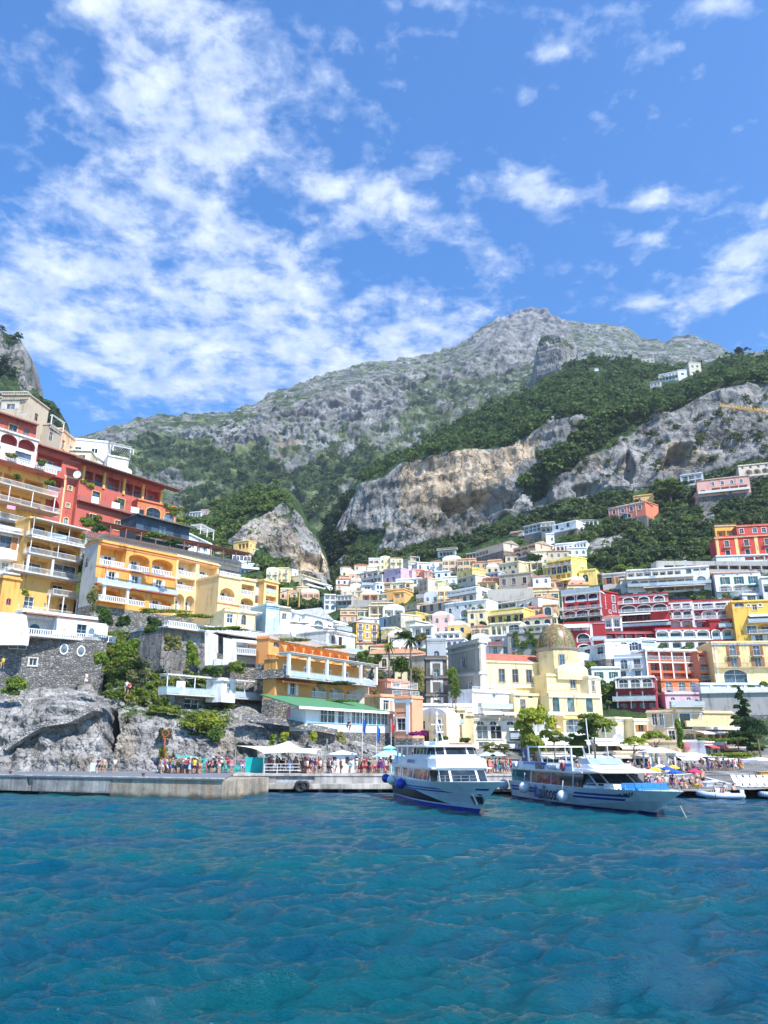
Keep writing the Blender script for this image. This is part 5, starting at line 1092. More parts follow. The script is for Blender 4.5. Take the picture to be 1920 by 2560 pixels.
house('house','white gabled house with orange tiles and three window awnings',1290,1506,1345,1493,1530,240,9,W_,[wn([.25,.62],[.55],1.4,1.6,awn=W_,frame=(.4,.2,.2))],right=[wn([.4],[.3],.6,.6)],roof='tile',roofcol=(.66,.36,.2))
house('house','beige house with orange hipped roof and three green windows behind the dome',1306,1547,1378,1541,1568,222,9,(.68,.58,.44),[('w',[.15,.5,.85],[.66],1.9,2.0,{'arch':.7,'frame':GRN,'trim':(.75,.7,.6)}),('band',.1,.2,{'col':(.6,.5,.4)})],roof='hip',roofcol=(.70,.24,.12))
house('house','beige tower room with a green arched window behind the dome lantern',1356,1514,1392,1512,1548,226,7,(.70,.55,.32),[('w',[.35],[.45],2.2,2.8,{'arch':.7,'frame':GRN,'trim':W_})])
house('arcade','row of cream garden arches on a terrace left of the dome',1300,1568,1370,1562,1590,216,5,(.72,.66,.54),[('L',.02,.98,.15,.9,4,{'arch':1,'deep':2,'door':False}),('T',-.3,1,1.0,1.5,{'rail':'bar'})],cat='arcade')
house('retaining_wall','ivy covered wall with small windows behind the nave roof',1268,1586,1352,1582,1634,208,5,(.3,.3,.26),[wn([.15,.45,.75],[.55],1.2,2),('vine',0,1,-.05,1.0,{'n':6000,'mat':G_MID})],cat='wall')
house('house','white and grey house with dark enclosed balcony behind the nave roof',1223,1592,1268,1590,1638,206,8,(.7,.68,.66),[('L',.05,.75,.12,.42,1,{'frame':(.25,.1,.1)}),('T',0,.8,.5,1.6,{'rail':'solid','rcol':(.3,.15,.15)}),wn([.3,.85],[.75],1.2,2)])
def redh(*a,**k):return house(*a,**k)
e1=house('hotel','crimson hotel with white arches and green doors, left of the tall terraces',1404,1490,1500,1480,1560,228,10,DRED,[('L',.06,.96,.02,.27,3,{'ring':W_,'arch':.6,'deep':1.5,'rail':'solid','frame':GRN,'dw':2.0,'gap':.9,'rh':.7}),('L',.06,.96,.33,.50,3,{'deep':1.4,'frame':GRN,'dw':2.4,'gap':1.4,'door':True}),('T',-.02,1.02,.53,1.4,{'rail':'hor','slab':W_,'rh':.8}),('L',.02,.98,.58,.78,3,{'ring':W_,'arch':.6,'deep':1.6,'gap':.5}),('T',-.02,1.02,.82,1.8,{'rail':'hor','slab':W_,'rh':.8}),('L',.0,.98,.85,.98,3,{'ring':W_,'arch':.5,'deep':1.5}),('T',0,1,-.02,.6,{'rail':'glass','rh':1.6,'slab':W_}),('band',.0,.3),('pil',.01,.35),('pil',.99,.4)],inner=(.30,.05,.05),roofcol=(.7,.74,.76))
e2=house('x','x',1500,1478,1546,1486,1565,226,9,DRED,[wn([.7],[.16,.44],1.4,2.2,trim=W_),wn([.2],[.2,.4],.8,1.6,trim=W_),wn([.45],[.55],1,1,arch=1,trim=W_),('w',[.55],[.85],3.0,2.6,{'arch':1,'trim':W_})])
e3=house('x','x',1546,1492,1668,1484,1580,226,10,DRED,[('L',.04,.98,.05,.20,3,{'ring':W_,'arch':.7,'deep':1.2,'frame':GRN,'dw':1.9,'gap':1.6}),('T',-.02,1,.22,1.2,{'rail':'hor','slab':W_,'rh':.8}),('L',.02,.98,.28,.45,3,{'ring':W_,'arch':.8,'deep':1.4,'frame':GRN,'dw':2.4,'gap':.6}),('T',-.02,1,.47,1.4,{'rail':'hor','slab':W_,'rh':.8}),('awn',.0,.62,.50,2.6,W_,{'drop':.6}),('L',.0,.62,.54,.70,4,{'deep':2.5}),('L',.02,.98,.74,.88,5,{'deep':2.5,'door':False}),('awn',.0,.98,.72,3.0,(.72,.68,.6),{'drop':.5}),('T',-.02,1,.9,2.4,{'rail':'glass','slab':DRED}),('band',.0,.35),('w',[.2,.5],[-.05],3,1,{'frame':G_})],inner=(.30,.05,.05))
e4=house('x','x',1408,1560,1512,1556,1630,214,10,DRED,[('L',.0,.62,.04,.26,3,{'deep':1.6,'rail':'glass','frame':W_}),('awn',.0,.62,.02,1.4,W_,{'drop':1.0}),('w',[.85],[.22],4.0,2.4,{'frame':W_}),('L',.02,.26,.42,.68,1,{'arch':1,'frame':GRN,'rail':'bar'}),('L',.30,.62,.38,.68,1,{'ring':W_,'arch':.9,'frame':GRN,'rail':'bar','dw':2}),('L',.30,.62,.76,.98,1,{'ring':W_,'arch':.9,'frame':GRN,'rail':'bar','dw':2}),('pil',.66,.7),('band',.0,.3),('T',.66,1,.62,1.2,{'rail':'glass'}),('w',[.85],[.75],3.4,2,{'frame':W_})],inner=(.30,.05,.05))
e5=house('x','x',1512,1582,1640,1582,1602,212,10,DRED,[('L',.02,.98,.15,.95,5,{'deep':1.5,'dw':1.6}),('band',.0,.2)],inner=(.30,.05,.05))
merge(e1,e2,e3,e4,e5)
house('house','white house with three pairs of blue shutters below the crimson hotel',1513,1602,1600,1600,1652,206,9,(.74,.76,.80),[('w',[.2,.52,.84],[.30],1.7,2.3,{'shut':(.03,.06,.16),'trim':W_,'arch':.3}),('w',[.3,.75],[.8],2.2,2.4,{'arch':1})])
house('house','white terraced steps and rooms left of the blue shuttered house',1448,1624,1512,1612,1652,205,8,(.78,.76,.72),[wn([.3,.8],[.4,.75],2.6,1.8,frame=(.4,.55,.55))])
house('house','white rooms with long glass balcony right of the blue shuttered house',1600,1598,1640,1600,1640,206,8,(.74,.74,.76),[('L',.05,.95,.1,.4,1,{'rail':'glass','dw':4}),('L',.05,.95,.55,.9,1,{'dw':4})])
f1_=house('hotel','tall crimson and white hotel with rows of green shuttered arches',1636,1507,1728,1502,1572,222,10,DRED,[('L',.01,.18,.06,.28,1,{'ring':W_,'arch':.6,'deep':.8}),('L',.20,.98,.06,.28,3,{'ring':W_,'arch':.6,'deep':.8,'dw':3.0,'frame':(.5,.6,.75),'gap':.5}),('T',-.01,1.01,.30,.5,{'rail':'bal','slab':W_}),('L',.03,.16,.38,.64,1,{'arch':1,'frame':(.5,.6,.7)}),('L',.19,.98,.36,.64,3,{'ring':W_,'arch':.8,'deep':.9,'frame':GRN,'dw':2.6,'gap':.5}),('T',-.01,1.01,.66,.5,{'rail':'bal','slab':W_}),('L',.02,.98,.74,.97,3,{'ring':W_,'arch':.5,'deep':1.6,'door':False}),('band',.0,.7),('pil',.0,.6),('pil',1.0,.6),('vine',0,1,.9,1.0,{'mat':G_OLIVE})],inner=(.66,.66,.68))
f2_=house('x','x',1730,1505,1828,1500,1572,221,10,DRED,[('L',.02,.16,.06,.28,1,{'ring':W_,'arch':.6,'deep':.8}),('L',.20,.90,.05,.28,2,{'ring':W_,'arch':.7,'deep':.8,'dw':4.2,'frame':(.5,.6,.75),'gap':.5}),('T',-.01,1.01,.30,.5,{'rail':'bal','slab':W_}),('L',.03,.18,.38,.64,1,{'arch':1,'frame':GRN}),('L',.20,.98,.36,.64,2,{'ring':W_,'arch':.7,'deep':1.2,'gap':.5}),('T',-.01,1.01,.67,.8,{'rail':'bal','slab':W_}),('L',.02,.66,.74,.97,2,{'ring':W_,'arch':.6,'deep':1.6,'door':False}),('band',.0,.7),('pil',.0,.5),('pil',1.0,.5),('vine',0,.66,.9,1.0,{'mat':G_OLIVE})],inner=(.64,.64,.66))
f3_=house('x','x',1638,1574,1773,1572,1602,216,10,DRED,[('L',.0,1.0,.12,.93,4,{'ring':W_,'arch':.5,'deep':1.2,'frame':GRN,'dw':3.0,'gap':.5,'rail':'glass','dh':2.0}),('band',.0,.3)],inner=(.74,.74,.72))
f4_=house('x','x',1773,1552,1842,1550,1602,215,10,DRED,[('L',.02,.36,.48,.95,1,{'ring':W_,'arch':.7,'deep':1.2,'frame':GRN,'dw':1.6,'rail':'glass'}),('L',.38,.90,.46,.95,1,{'ring':W_,'arch':.6,'deep':1.2,'frame':GRN,'dw':1.6,'rail':'glass'}),('L',.35,.75,.04,.30,1,{'deep':1.2}),('T',.3,.8,.33,.8,{'rail':'glass'})],inner=(.74,.74,.72))
f5_=house('x','x',1640,1602,1778,1600,1622,212,10,(.74,.70,.66),[('L',.03,.95,.2,.9,4,{'arch':.3,'deep':1.0,'frame':GRN,'dw':2.8,'dh':1.3,'gap':1.0}),('band',.04,.2,{'col':DRED}),('vine',.05,.95,.75,.95,{'n':800})])
merge(f1_,f2_,f3_,f4_,f5_)
g1_=house('hotel','long white terraced hotel above the crimson ones',1566,1428,1772,1416,1482,236,12,(.78,.76,.70),[('L',.0,.30,.10,.36,3,{'deep':1.6}),('L',.30,.66,.10,.36,4,{'deep':1.4,'frame':(.6,.5,.3)}),('w',[.75],[.22],1.6,2.4,{'frame':GRN}),('L',.80,.97,.08,.30,2,{'deep':1.2,'rail':'solid'}),('T',-.01,.80,.42,1.4,{'rail':'solid','rh':.8}),('L',.15,.80,.50,.72,6,{'deep':2.4}),('w',[.09],[.60],3,2.2,{'arch':1}),('w',[.89],[.56],3,2.2,{'arch':1}),('T',.0,1.0,.76,1.6,{'rail':'glass'}),('awn',.18,.92,.80,3.0,(.78,.78,.76),{'drop':.4}),('L',.2,.92,.86,.99,6,{'deep':2,'door':False}),('vine',.3,.95,1.0,1.35,{'n':3500,'mat':G_MID})],sink=8)
g2_=house('x','x',1505,1438,1568,1432,1472,238,9,(.72,.58,.52),[('w',[.25,.75],[.45],2.0,2.4,{'shut':(.6,.25,.05),'frame':(.5,.2,.05)}),('band',.0,.3)])
g3_=house('x','x',1550,1450,1588,1448,1480,233,5,(.74,.68,.52),[('w',[.55],[.45],2.4,2.6,{'arch':1})])
merge(g1_,g2_,g3_)
house('greenhouse','small white roof pavilion with blue glass on the terraced hotel',1680,1408,1716,1404,1422,240,5,W_,[('w',5,[.5],.8,1.4,{'frame':(.5,.65,.9)})],cat='pavilion')
house('house','white house with tiled roof and three sets of dark green shutters',1785,1434,1900,1430,1492,232,10,W_,[('w',[.22,.52,.83],[.32],1.5,2.4,{'shut':GRN,'frame':W_}),('w',[.2,.5,.8],[.09],.9,.4,{'arch':1}),('L',.05,.98,.52,.78,3,{'arch':.6,'deep':1.8,'door':True,'dw':2}),('awn',.62,.98,.52,1.4,(.03,.34,.33),{'drop':.3}),('T',0,1,.80,1,{'rail':'bar'}),('w',[.2],[.92],2.4,1.4,{}),('band',.01,.2)],roof='tile',roofcol=(.56,.34,.24))
house('house','white house at the right edge with blue glazed lower terrace',1902,1445,1990,1440,1510,230,9,W_,[('L',.02,.98,.25,.55,3,{'deep':1.4,'dw':2.4}),('w',4,[.8],3,2,{'frame':(.5,.6,.7)})])
house('house','long low glazed terrace rooms between white houses and the yellow house',1855,1488,1960,1486,1506,226,7,(.76,.77,.8),[('w',7,[.5],2.6,1.8,{'frame':(.6,.65,.75)})])
yy=house('hotel','deep yellow hotel at the right edge with arches and white rails',1829,1506,1975,1500,1608,216,11,(.84,.52,.10),[('w',[.12],[.04],2.6,1.8,{'arch':1}),('w',[.38],[.14],1.2,1.6,{'trim':(.8,.6,.3)}),('w',[.28,.48],[.09],.8,.8,{'arch':1,'trim':W_}),('L',.70,.98,.06,.24,1,{'arch':.9,'deep':1.5,'rail':'bal'}),('awn',.25,.98,.32,1.6,W_,{'drop':.6}),('L',.25,.98,.36,.50,2,{'deep':2,'dw':3}),('T',.22,1.0,.52,1.6,{'rail':'glass','slab':(.7,.66,.6)}),('L',.36,.72,.56,.78,1,{'arch':.8,'deep':2,'dw':2.4,'rail':'bar'}),('L',.76,.99,.56,.78,1,{'arch':.8,'deep':2,'dw':2.4,'rail':'bar'}),('w',[.28],[.68],2.6,2.2,{'trim':W_}),('T',.22,1.0,.79,1.2,{'rail':'bar'}),('w',[.38],[.92],2.0,2.4,{'shut':W_}),('w',[.68],[.93],1.6,2.2,{'arch':1,'trim':W_}),('w',[.88],[.88],2.2,2,{'trim':(.4,.7,.8)})],inner=(.86,.56,.16))
house('palazzo','pale yellow palazzo with brown shutters and arched restaurant windows at the right',1778,1608,1975,1606,1706,186,12,(.80,.62,.30),[('w',[.26,.56,.86],[.20],1.6,2.5,{'shut':BRN,'trim':W_,'bal':'bar','rcol':(.2,.18,.16),'bd':.9}),('w',[.26,.56,.86],[.50],1.6,2.6,{'shut':BRN,'trim':(.75,.6,.35)}),('T',.0,1.0,.62,.9,{'rail':'bar','rcol':(.2,.18,.16),'slab':(.6,.5,.3)}),('w',[.26,.56,.86],[.84],6.0,3.4,{'arch':.75,'trim':(.84,.8,.66),'dep':.8}),('band',.01,.35,{'col':(.5,.52,.56),'out':.3}),('pil',.04,.4)])
tc_=house('apartment_building','terracotta balcony building framed in white, four floors',1614,1626,1742,1628,1704,184,10,(.46,.13,.07),[('L',.02,.98,.03,.30,4,{'deep':1.5,'rail':'bar','gap':.35,'frame':(.6,.4,.3)}),('band',.0,.3),('band',.36,.3),('L',.05,.74,.40,.64,3,{'deep':1.2,'gap':.4,'frame':(.5,.2,.06),'dw':1.8}),('L',.78,.97,.38,.66,1,{'arch':.8,'deep':1.2,'rail':'bar'}),('L',.05,.98,.72,.97,4,{'deep':1.4,'rail':'bar','rcol':(.5,.2,.15),'frame':(.4,.1,.1)}),('pil',.0,.4),('pil',.25,.3),('pil',.5,.3),('pil',.75,.3),('pil',1.0,.4)],inner=(.56,.20,.10),roofcol=W_)
merge(tc_,house('x','x',1743,1632,1783,1634,1704,185,8,(.58,.22,.12),[('L',.02,.5,.05,.28,1,{'rail':'bar'}),('w',[.75],[.18],1.4,1.4,{'arch':1,'trim':W_}),('L',.02,.9,.4,.62,1,{'arch':.5,'rail':'bar'}),('L',.02,.9,.72,.92,1,{'rail':'bar'})]),house('x','x',1652,1702,1746,1702,1730,178,8,(.62,.20,.07),[('w',[.2,.55,.85],[.5],1.8,2.4,{'arch':1,'frame':W_}),('T',0,1,1.0,1.2,{'rail':'bar'})]))
house('house','lilac house with two oval windows below the terracotta building',1662,1736,1748,1736,1772,166,8,(.64,.46,.52),[('w',[.22,.68],[.30],1.0,.7,{'arch':1}),('w',[.2,.7],[.75],1.6,1.4,{'frame':BRN}),('T',.2,1.0,.9,1.6,{'rail':'glass'})],sink=3)
house('house','white house with sunken arched window niches and a roof arcade',1535,1646,1613,1643,1694,180,9,(.74,.77,.82),[('w',[.3],[.32],1.8,2.6,{'arch':.7,'bal':'bar','rcol':(.15,.15,.15)}),('w',[.72],[.32],1.7,2.4,{'frame':BRN,'bal':'bar'}),('w',[.25,.72],[.82],1.4,1.4,{'frame':(.3,.2,.25)}),('T',0,1,0,.3,{'rail':'glass'})])
house('house','white roof arcade with straw awning above the niche windows',1540,1622,1612,1622,1646,184,7,(.7,.72,.74),[('L',.05,.95,.15,.95,3,{'arch':.8,'deep':2,'door':False}),('awn',.1,.8,.0,2,(.35,.22,.12),{'drop':.3})])
house('hotel','dark red three storey hotel with white arched doors',1538,1697,1636,1694,1772,168,9,(.34,.03,.05),[('w',[.2,.5,.8],[.20],2.1,2.5,{'arch':.5,'trim':W_,'frame':W_}),('T',.0,.98,.32,1.0,{'rail':'bar'}),('band',.36,.5,{'col':(.34,.03,.05),'out':.5}),('L',.02,.98,.50,.72,3,{'deep':1.4,'arch':.4,'dw':2.4}),('T',-.1,.98,.74,1.4,{'rail':'glass'}),('L',.02,.98,.80,.97,4,{'deep':1.4,'dw':2.4}),('pil',.01,.4),('pil',.35,.3),('pil',.66,.3)],roofcol=W_)
house('garden_wall','long grey retaining wall with white parapet at the right',1752,1732,1985,1728,1782,158,4,(.38,.37,.35),[('T',.0,1.0,.0,.5,{'rail':'solid','slab':W_})],cat='wall',roof='none')
house('terrace_wall','white terrace parapet with a vine roof above the grey retaining wall',1750,1712,1985,1712,1736,163,5,(.76,.77,.8),[('vine',.25,1.0,-.25,.45,{'n':6000}),('posts',.1,1.0,1.0,.1,6,1.0,{'r':.3})],cat='terrace')
rt_=house('palace','big red palace with yellow corner strips at the top right',1786,1345,1990,1333,1398,245,12,(.66,.08,.05),[('w',[.14,.38,.63,.88],[.32],1.5,2.4,{'trim':(.8,.72,.5),'bal':'bar','rcol':(.3,.1,.08),'bd':.8,'frame':(.2,.2,.2)}),('w',[.14,.38,.63,.88],[.78],1.5,2.6,{'trim':(.7,.65,.55),'frame':(.1,.12,.2)}),('pil',.025,.9,{'col':(.84,.62,.26)}),('pil',.26,1.1,{'col':(.84,.62,.26)}),('pil',.5,1.1,{'col':(.84,.62,.26)}),('pil',.75,1.1,{'col':(.84,.62,.26)}),('band',.0,.35,{'col':(.7,.5,.3),'out':.4})],sink=2)
merge(rt_,house('x','x',1840,1316,1990,1308,1344,249,8,(.60,.10,.07),[('w',[.08,.3,.45,.7],[.45],1.5,1.9,{'trim':W_}),('band',.0,.3,{'col':(.6,.35,.2),'out':.3})]),house('x','x',1786,1316,1840,1314,1342,252,7,(.80,.46,.1),[('L',.05,.95,.45,.95,2,{'deep':1.5}),('T',0,1,0,.3,{'rail':'bar','rcol':(.3,.2,.15)})]),house('x','x',1790,1392,1990,1385,1404,243,6,(.66,.66,.66),[('L',.35,.98,.2,.95,5,{'door':False,'deep':3})]))
house('road_wall','long grey road gallery with dark openings under the red palace',1640,1402,1990,1404,1426,240,5,(.36,.35,.33),[('L',.05,.98,.45,.85,12,{'deep':3,'door':False,'gap':.5})],cat='road gallery',roof='none')
house('villa','long pale pink villa with striped curtains under a wide loggia',1741,1203,1872,1189,1240,300,11,(.78,.44,.36),[('w',[.30,.48,.66,.84],[.30],1.4,1.8,{'arch':.6,'trim':W_}),('L',.26,.95,.56,.88,4,{'deep':2.5,'door':True,'dw':3}),('w',[.1],[.75],2.6,2,{'arch':1}),('T',.0,.97,.92,1.6,{'rail':'solid'}),('band',.02,.3,{'col':(.6,.35,.28)})],roof='hip',roofcol=(.62,.40,.3),sink=2)
house('gatehouse','pale pink arched lower wing below the left end of the pink villa',1738,1234,1772,1232,1268,296,7,(.78,.44,.34),[('w',[.5],[.3],3.4,3,{'arch':1,'dep':.8})])
house('house','grey house with teal lower floor left of the pink villa',1700,1190,1756,1182,1214,318,9,(.66,.68,.7),[('L',.05,.95,.15,.5,3,{'rail':'bar'}),('L',.05,.95,.6,.95,3,{'frame':(.1,.4,.35)})])
house('villa','cream arcaded villa cut by the right edge above the pink villa',1845,1166,1985,1152,1190,325,9,(.76,.64,.5),[('L',.1,.98,.45,.95,6,{'arch':1,'deep':1.5}),wn(7,[.2],1,1.4)],sink=3)
sv=house('villa','salmon red villa with white window surrounds and round window',1520,1272,1612,1254,1302,305,10,(.76,.22,.12),[('w',[.15,.38,.62,.85],[.35],1.4,2.2,{'trim':W_,'arch':.6}),('w',[.45],[.85],5,2.4,{'arch':.8,'trim':W_}),('pil',.27,.3),('pil',.5,.3),('pil',.74,.3),('pil',.02,.3),('band',.01,.3)],roof='hip',roofcol=(.66,.42,.32))
merge(sv,house('x','x',1612,1254,1645,1264,1300,303,9,(.78,.24,.13),[('w',[.3],[.25],1,1,{'arch':1,'trim':W_}),('w',[.3],[.62],1.1,2,{'trim':W_})]),house('x','x',1583,1242,1632,1236,1258,313,6,(.82,.54,.2),[wn([.3],[.5])]))
house('house','long white house of stepped blocks on the wooded ridge',1646,938,1694,928,956,545,9,W_,[wn(6,[.35,.75],1.6,1.8),('T',0,1,.55,1.5,{'rail':'bar'})])
house('house','white house with glass front beside the long ridge house',1694,926,1716,924,950,548,9,W_,[wn(3,[.4],2,2)])
house('tower_house','cream tower house on the wooded ridge, highest block',1721,907,1751,907,936,552,9,(.66,.6,.48),[wn([.3,.7],[.3],1.6,2)])
house('house','small grey house below the ridge houses',1624,958,1650,952,970,520,8,(.55,.52,.5),[wn(3,[.5])])
house('house','grey stone house at the top of the woods',1603,896,1635,893,912,590,8,(.5,.47,.42),[wn(3,[.5],1.6,2)])
house('house','single white hut in the woods right of the rock tower',1486,922,1496,921,932,580,6,W_,[])
house('house','lone white house on the green spur in the valley',738,1232,768,1230,1245,480,9,(.74,.74,.76),[wn(4,[.5],1.6,1.8)],sheet=far_mtn)
house('house','white villa on the wooded slope behind the red hotel',474,1282,502,1280,1296,405,9,(.74,.74,.74),[wn(4,[.3,.75],1.6,1.6)],sheet=crag)
house('house','terracotta tinted house right of the white slope villa',502,1276,520,1275,1290,408,8,(.6,.42,.36),[wn(2,[.5])],sheet=crag)
STN=(0.42,0.34,0.25)
ch=house('church','cream church with a green scale tiled dome and red nave roof, centre of the town',1212,1651,1376,1657,1790,None,16,(.78,.66,.36),[('w',[.045,.25,.455,.665,.875],[.265],1.25,2.5,{'trim':STN,'frame':(.35,.35,.4)}),('band',.0,.35,{'col':(.84,.76,.5),'out':.3}),('band',.46,.25,{'col':W_,'out':.5,'u1':.98})],roof='tile',roofcol=(.60,.17,.10),Yfix=152,sink=6)
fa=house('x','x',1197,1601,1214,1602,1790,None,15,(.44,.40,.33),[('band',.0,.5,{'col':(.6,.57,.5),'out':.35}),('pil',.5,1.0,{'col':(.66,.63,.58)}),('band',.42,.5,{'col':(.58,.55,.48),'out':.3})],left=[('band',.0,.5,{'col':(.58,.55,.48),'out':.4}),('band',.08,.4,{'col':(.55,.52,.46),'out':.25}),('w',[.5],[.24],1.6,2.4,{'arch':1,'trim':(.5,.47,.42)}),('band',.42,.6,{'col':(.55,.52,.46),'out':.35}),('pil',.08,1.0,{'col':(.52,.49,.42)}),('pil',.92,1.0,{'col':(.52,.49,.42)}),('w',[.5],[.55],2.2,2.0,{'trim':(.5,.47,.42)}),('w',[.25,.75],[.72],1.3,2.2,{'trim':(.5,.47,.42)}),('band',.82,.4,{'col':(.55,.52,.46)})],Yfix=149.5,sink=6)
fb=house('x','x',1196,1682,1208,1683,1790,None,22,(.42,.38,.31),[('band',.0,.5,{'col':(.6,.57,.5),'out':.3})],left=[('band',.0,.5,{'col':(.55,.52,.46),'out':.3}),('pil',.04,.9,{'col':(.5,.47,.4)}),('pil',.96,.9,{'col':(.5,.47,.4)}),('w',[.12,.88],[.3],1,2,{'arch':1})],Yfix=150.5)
tr_=house('x','x',1366,1690,1470,1693,1745,None,8,(.78,.66,.36),[('w',[.63],[.22],1.2,2.6,{'trim':STN}),('band',.62,.15,{'col':(.6,.5,.36)})],Yfix=149)
tu=house('x','x',1394,1676,1470,1678,1692,None,8,(.78,.66,.36),[],roof='vault',roofcol=(.82,.74,.5),Yfix=149.3,sink=.5)
ap=house('x','x',1470,1694,1500,1697,1790,None,9,(.72,.62,.42),[('w',[.4],[.22],1.0,2.0,{'trim':STN}),('w',[.3],[.03],1.2,.9,{}),('band',.0,.3),('band',.42,.3)],Yfix=150)
lw=house('x','x',1372,1738,1500,1741,1795,None,7,(.76,.64,.34),[('w',[.13,.42,.78],[.38],1.5,2.8,{'arch':1,'frame':(.03,.25,.30),'trim':None}),('band',.0,.4,{'col':(.7,.66,.55),'out':.3}),('band',.85,.15,{'col':(.5,.42,.3)})],Yfix=145)
lx=house('x','x',1284,1738,1372,1741,1795,None,7,(.76,.61,.30),[('w',[.78],[.38],1.5,2.8,{'arch':1,'frame':(.03,.25,.30)}),('w',[.25],[.42],1.3,2.1,{'frame':(.3,.05,.04)}),('w',[.12,.48],[.04],1,.6,{})],Yfix=146)
merge(ch,fa,fb,tr_,tu,ap,lw,lx)
bpy.context.view_layer.update()
MI=ch.matrix_world.inverted()
def dometiles():
 m,nt,b=newmat('majolica_scales');p=wpos(nt)
 v=nt.nodes.new('ShaderNodeTexVoronoi');v.inputs['Scale'].default_value=4.5;nt.links.new(p,v.inputs['Vector'])
 s=nt.nodes.new('ShaderNodeSeparateColor');nt.links.new(v.outputs['Color'],s.inputs[0])
 c=ramp(nt,s.outputs[0],[(0.0,(.10,.10,.035)),(.5,(.20,.17,.055)),(.85,(.32,.26,.10)),(1,(.45,.38,.22))])
 c=mixc(nt,.4,c,ramp(nt,noise_n(nt,p,1.2,3),[(.3,.5),(.7,1.0)]),'MULTIPLY')
 nt.links.new(c,b.inputs['Base Color']);b.inputs['Roughness'].default_value=.35;return m
YD=177.0
DC=P(1392,1622,YD);zt=P(1392,1562,YD).z;zl=P(1392,1532,YD).z;rD=46/F*YD*1.02
def chpart(name,mb,mat,smooth=False,parent=None):
 o=mb.build(name,mat,None,smooth);o.parent=ch;o.matrix_parent_inverse=MI;return o
mb=MB();hd=zt-DC.z;n=12
prof=[(rD*math.cos(math.pi/2*(i/n))**.8+(.35 if i==n else 0)*0,hd*math.sin(math.pi/2*(i/n)))for i in range(n)]+[(.55,hd)]
mb.lathe(DC,prof,40);chpart('dome',mb,dometiles(),True)
mb=MB()
for k in range(8):
 t=math.pi/8+k*math.pi/4-.12
 for i in range(n):
  a,b_=prof[i],prof[i+1];w=.16
  q=[]
  for(r_,z)in(a,b_):
   for sg in(-1,1):
    q.append((DC.x+math.cos(t)*(r_+.07)-math.sin(t)*w*sg,DC.y+math.sin(t)*(r_+.07)+math.cos(t)*w*sg,DC.z+z+.02))
  mb.add(q,[(0,1,3,2)])
chpart('dome_ribs',mb,flat((.34,.12,.07),.5,name='brown_majolica'),True)
mb=MB();mb.lathe(DC,[(rD*1.02,-.9),(rD*1.10,-.35),(rD*1.12,-.05),(rD*1.0,.02)],40);chpart('dome_cornice',mb,plaster((.32,.29,.24)))
mb=MB();hb_=DC.z-.9-P(1392,1700,YD).z
R8=rD*1.10
vs=[]
for z in(0,hb_):
 for k in range(8):
  t=math.pi/8+k*math.pi/4;vs.append((DC.x+R8*math.cos(t),DC.y+R8*math.sin(t),DC.z-.9-z))
mb.add(vs,[(k,(k+1)%8,8+(k+1)%8,8+k)for k in range(8)]+[tuple(range(8)),tuple(range(15,7,-1))]);chpart('drum',mb,plaster((.72,.58,.30),.3))
q=empty('tmp',(DC.x,DC.y-R8*math.cos(math.pi/8)-.0,0));bpy.data.objects.remove(q)
def drumwin(ang,z):
 c=Vector((DC.x+math.cos(ang)*R8*.925,DC.y+math.sin(ang)*R8*.925,z));rz_=ang+math.pi/2
 o=win_parts(None,0,0,1.2,2.4,0,(.3,.36,.42),STN,None,.0,rz_,Vector((0,0,0)),False)
 o.location=c+Vector((math.cos(ang),math.sin(ang),0))*.06;o.parent=ch;o.matrix_parent_inverse=MI
drumwin(-math.pi/2,P(1392,1668,YD).z);
mb=MB();c=Vector((DC.x,DC.y,zt-.05));hl=zl-zt
mb.lathe(c,[(.95,0),(.95,.25),(.62,.3),(.62,hl*.55),(.85,hl*.6),(.85,hl*.66),(.7,hl*.68),(.6,hl*.82),(.35,hl*.93),(.06,hl)],12);chpart('lantern',mb,plaster((.68,.58,.36)))
mb=MB();mb.tube((c.x,c.y,c.z+hl),(c.x,c.y,c.z+hl+.9),.04,5);mb.box(c.x-.25,c.x+.25,c.y-.03,c.y+.03,c.z+hl+.55,c.z+hl+.62);chpart('cross',mb,flat((.1,.1,.1)))
for k,ang in enumerate((-math.pi*.5,-math.pi*.85)):
 mb=MB();a=c+Vector((math.cos(ang)*.60,math.sin(ang)*.60,hl*.12));t=Vector((-math.sin(ang),math.cos(ang),0))*.2
 mb.quad(tuple(a-t+Vector((0,-.03,0))),tuple(a+t+Vector((0,-.03,0))),tuple(a+t+Vector((0,-.03,hl*.38))),tuple(a-t+Vector((0,-.03,hl*.38))));chpart('lantern_window',mb,GL[0])
bt=house('bell_tower','tall square bell tower of white panels framed in brown stone',1064,1645,1117,1645,1775,None,5.2,(.11,.095,.08),[('w',[.5],[.30,.75],1.15,1.9,{'arch':1,'trim':(.24,.17,.13),'dep':.5,'mull':0}),('band',.0,.35,{'col':(.2,.18,.16),'out':.45}),('band',.36,.4,{'col':(.17,.15,.13),'out':.35}),('band',.70,.4,{'col':(.17,.15,.13),'out':.35})],left=[('w',[.5],[.18,.54],1.0,1.8,{'arch':1,'dep':.5})],Yfix=147,sink=3,inner=(.3,.28,.25))
d_=ALLH[-1];Wt,Ht=d_[1],d_[2]
for(v0,v1)in((.055,.335),(.42,.67),(.76,1.0)):
 for side in(0,1):
  mb=MB();za,zb_=Ht*(1-v1),Ht*(1-v0);xa,xb=(.95,Wt*.5-.85)if side==0 else(Wt*.5+.85,Wt-.95)
  mb.box(xa,xb,-.06,-.002,za,zb_);mb.build('panel',plaster((.55,.55,.53)),bt)
 mb=MB();mb.box(Wt*.5-.848,Wt*.5+.848,-.055,-.002,Ht*(1-v0)-.55,Ht*(1-v0));mb.build('panel',plaster((.55,.55,.53)),bt)
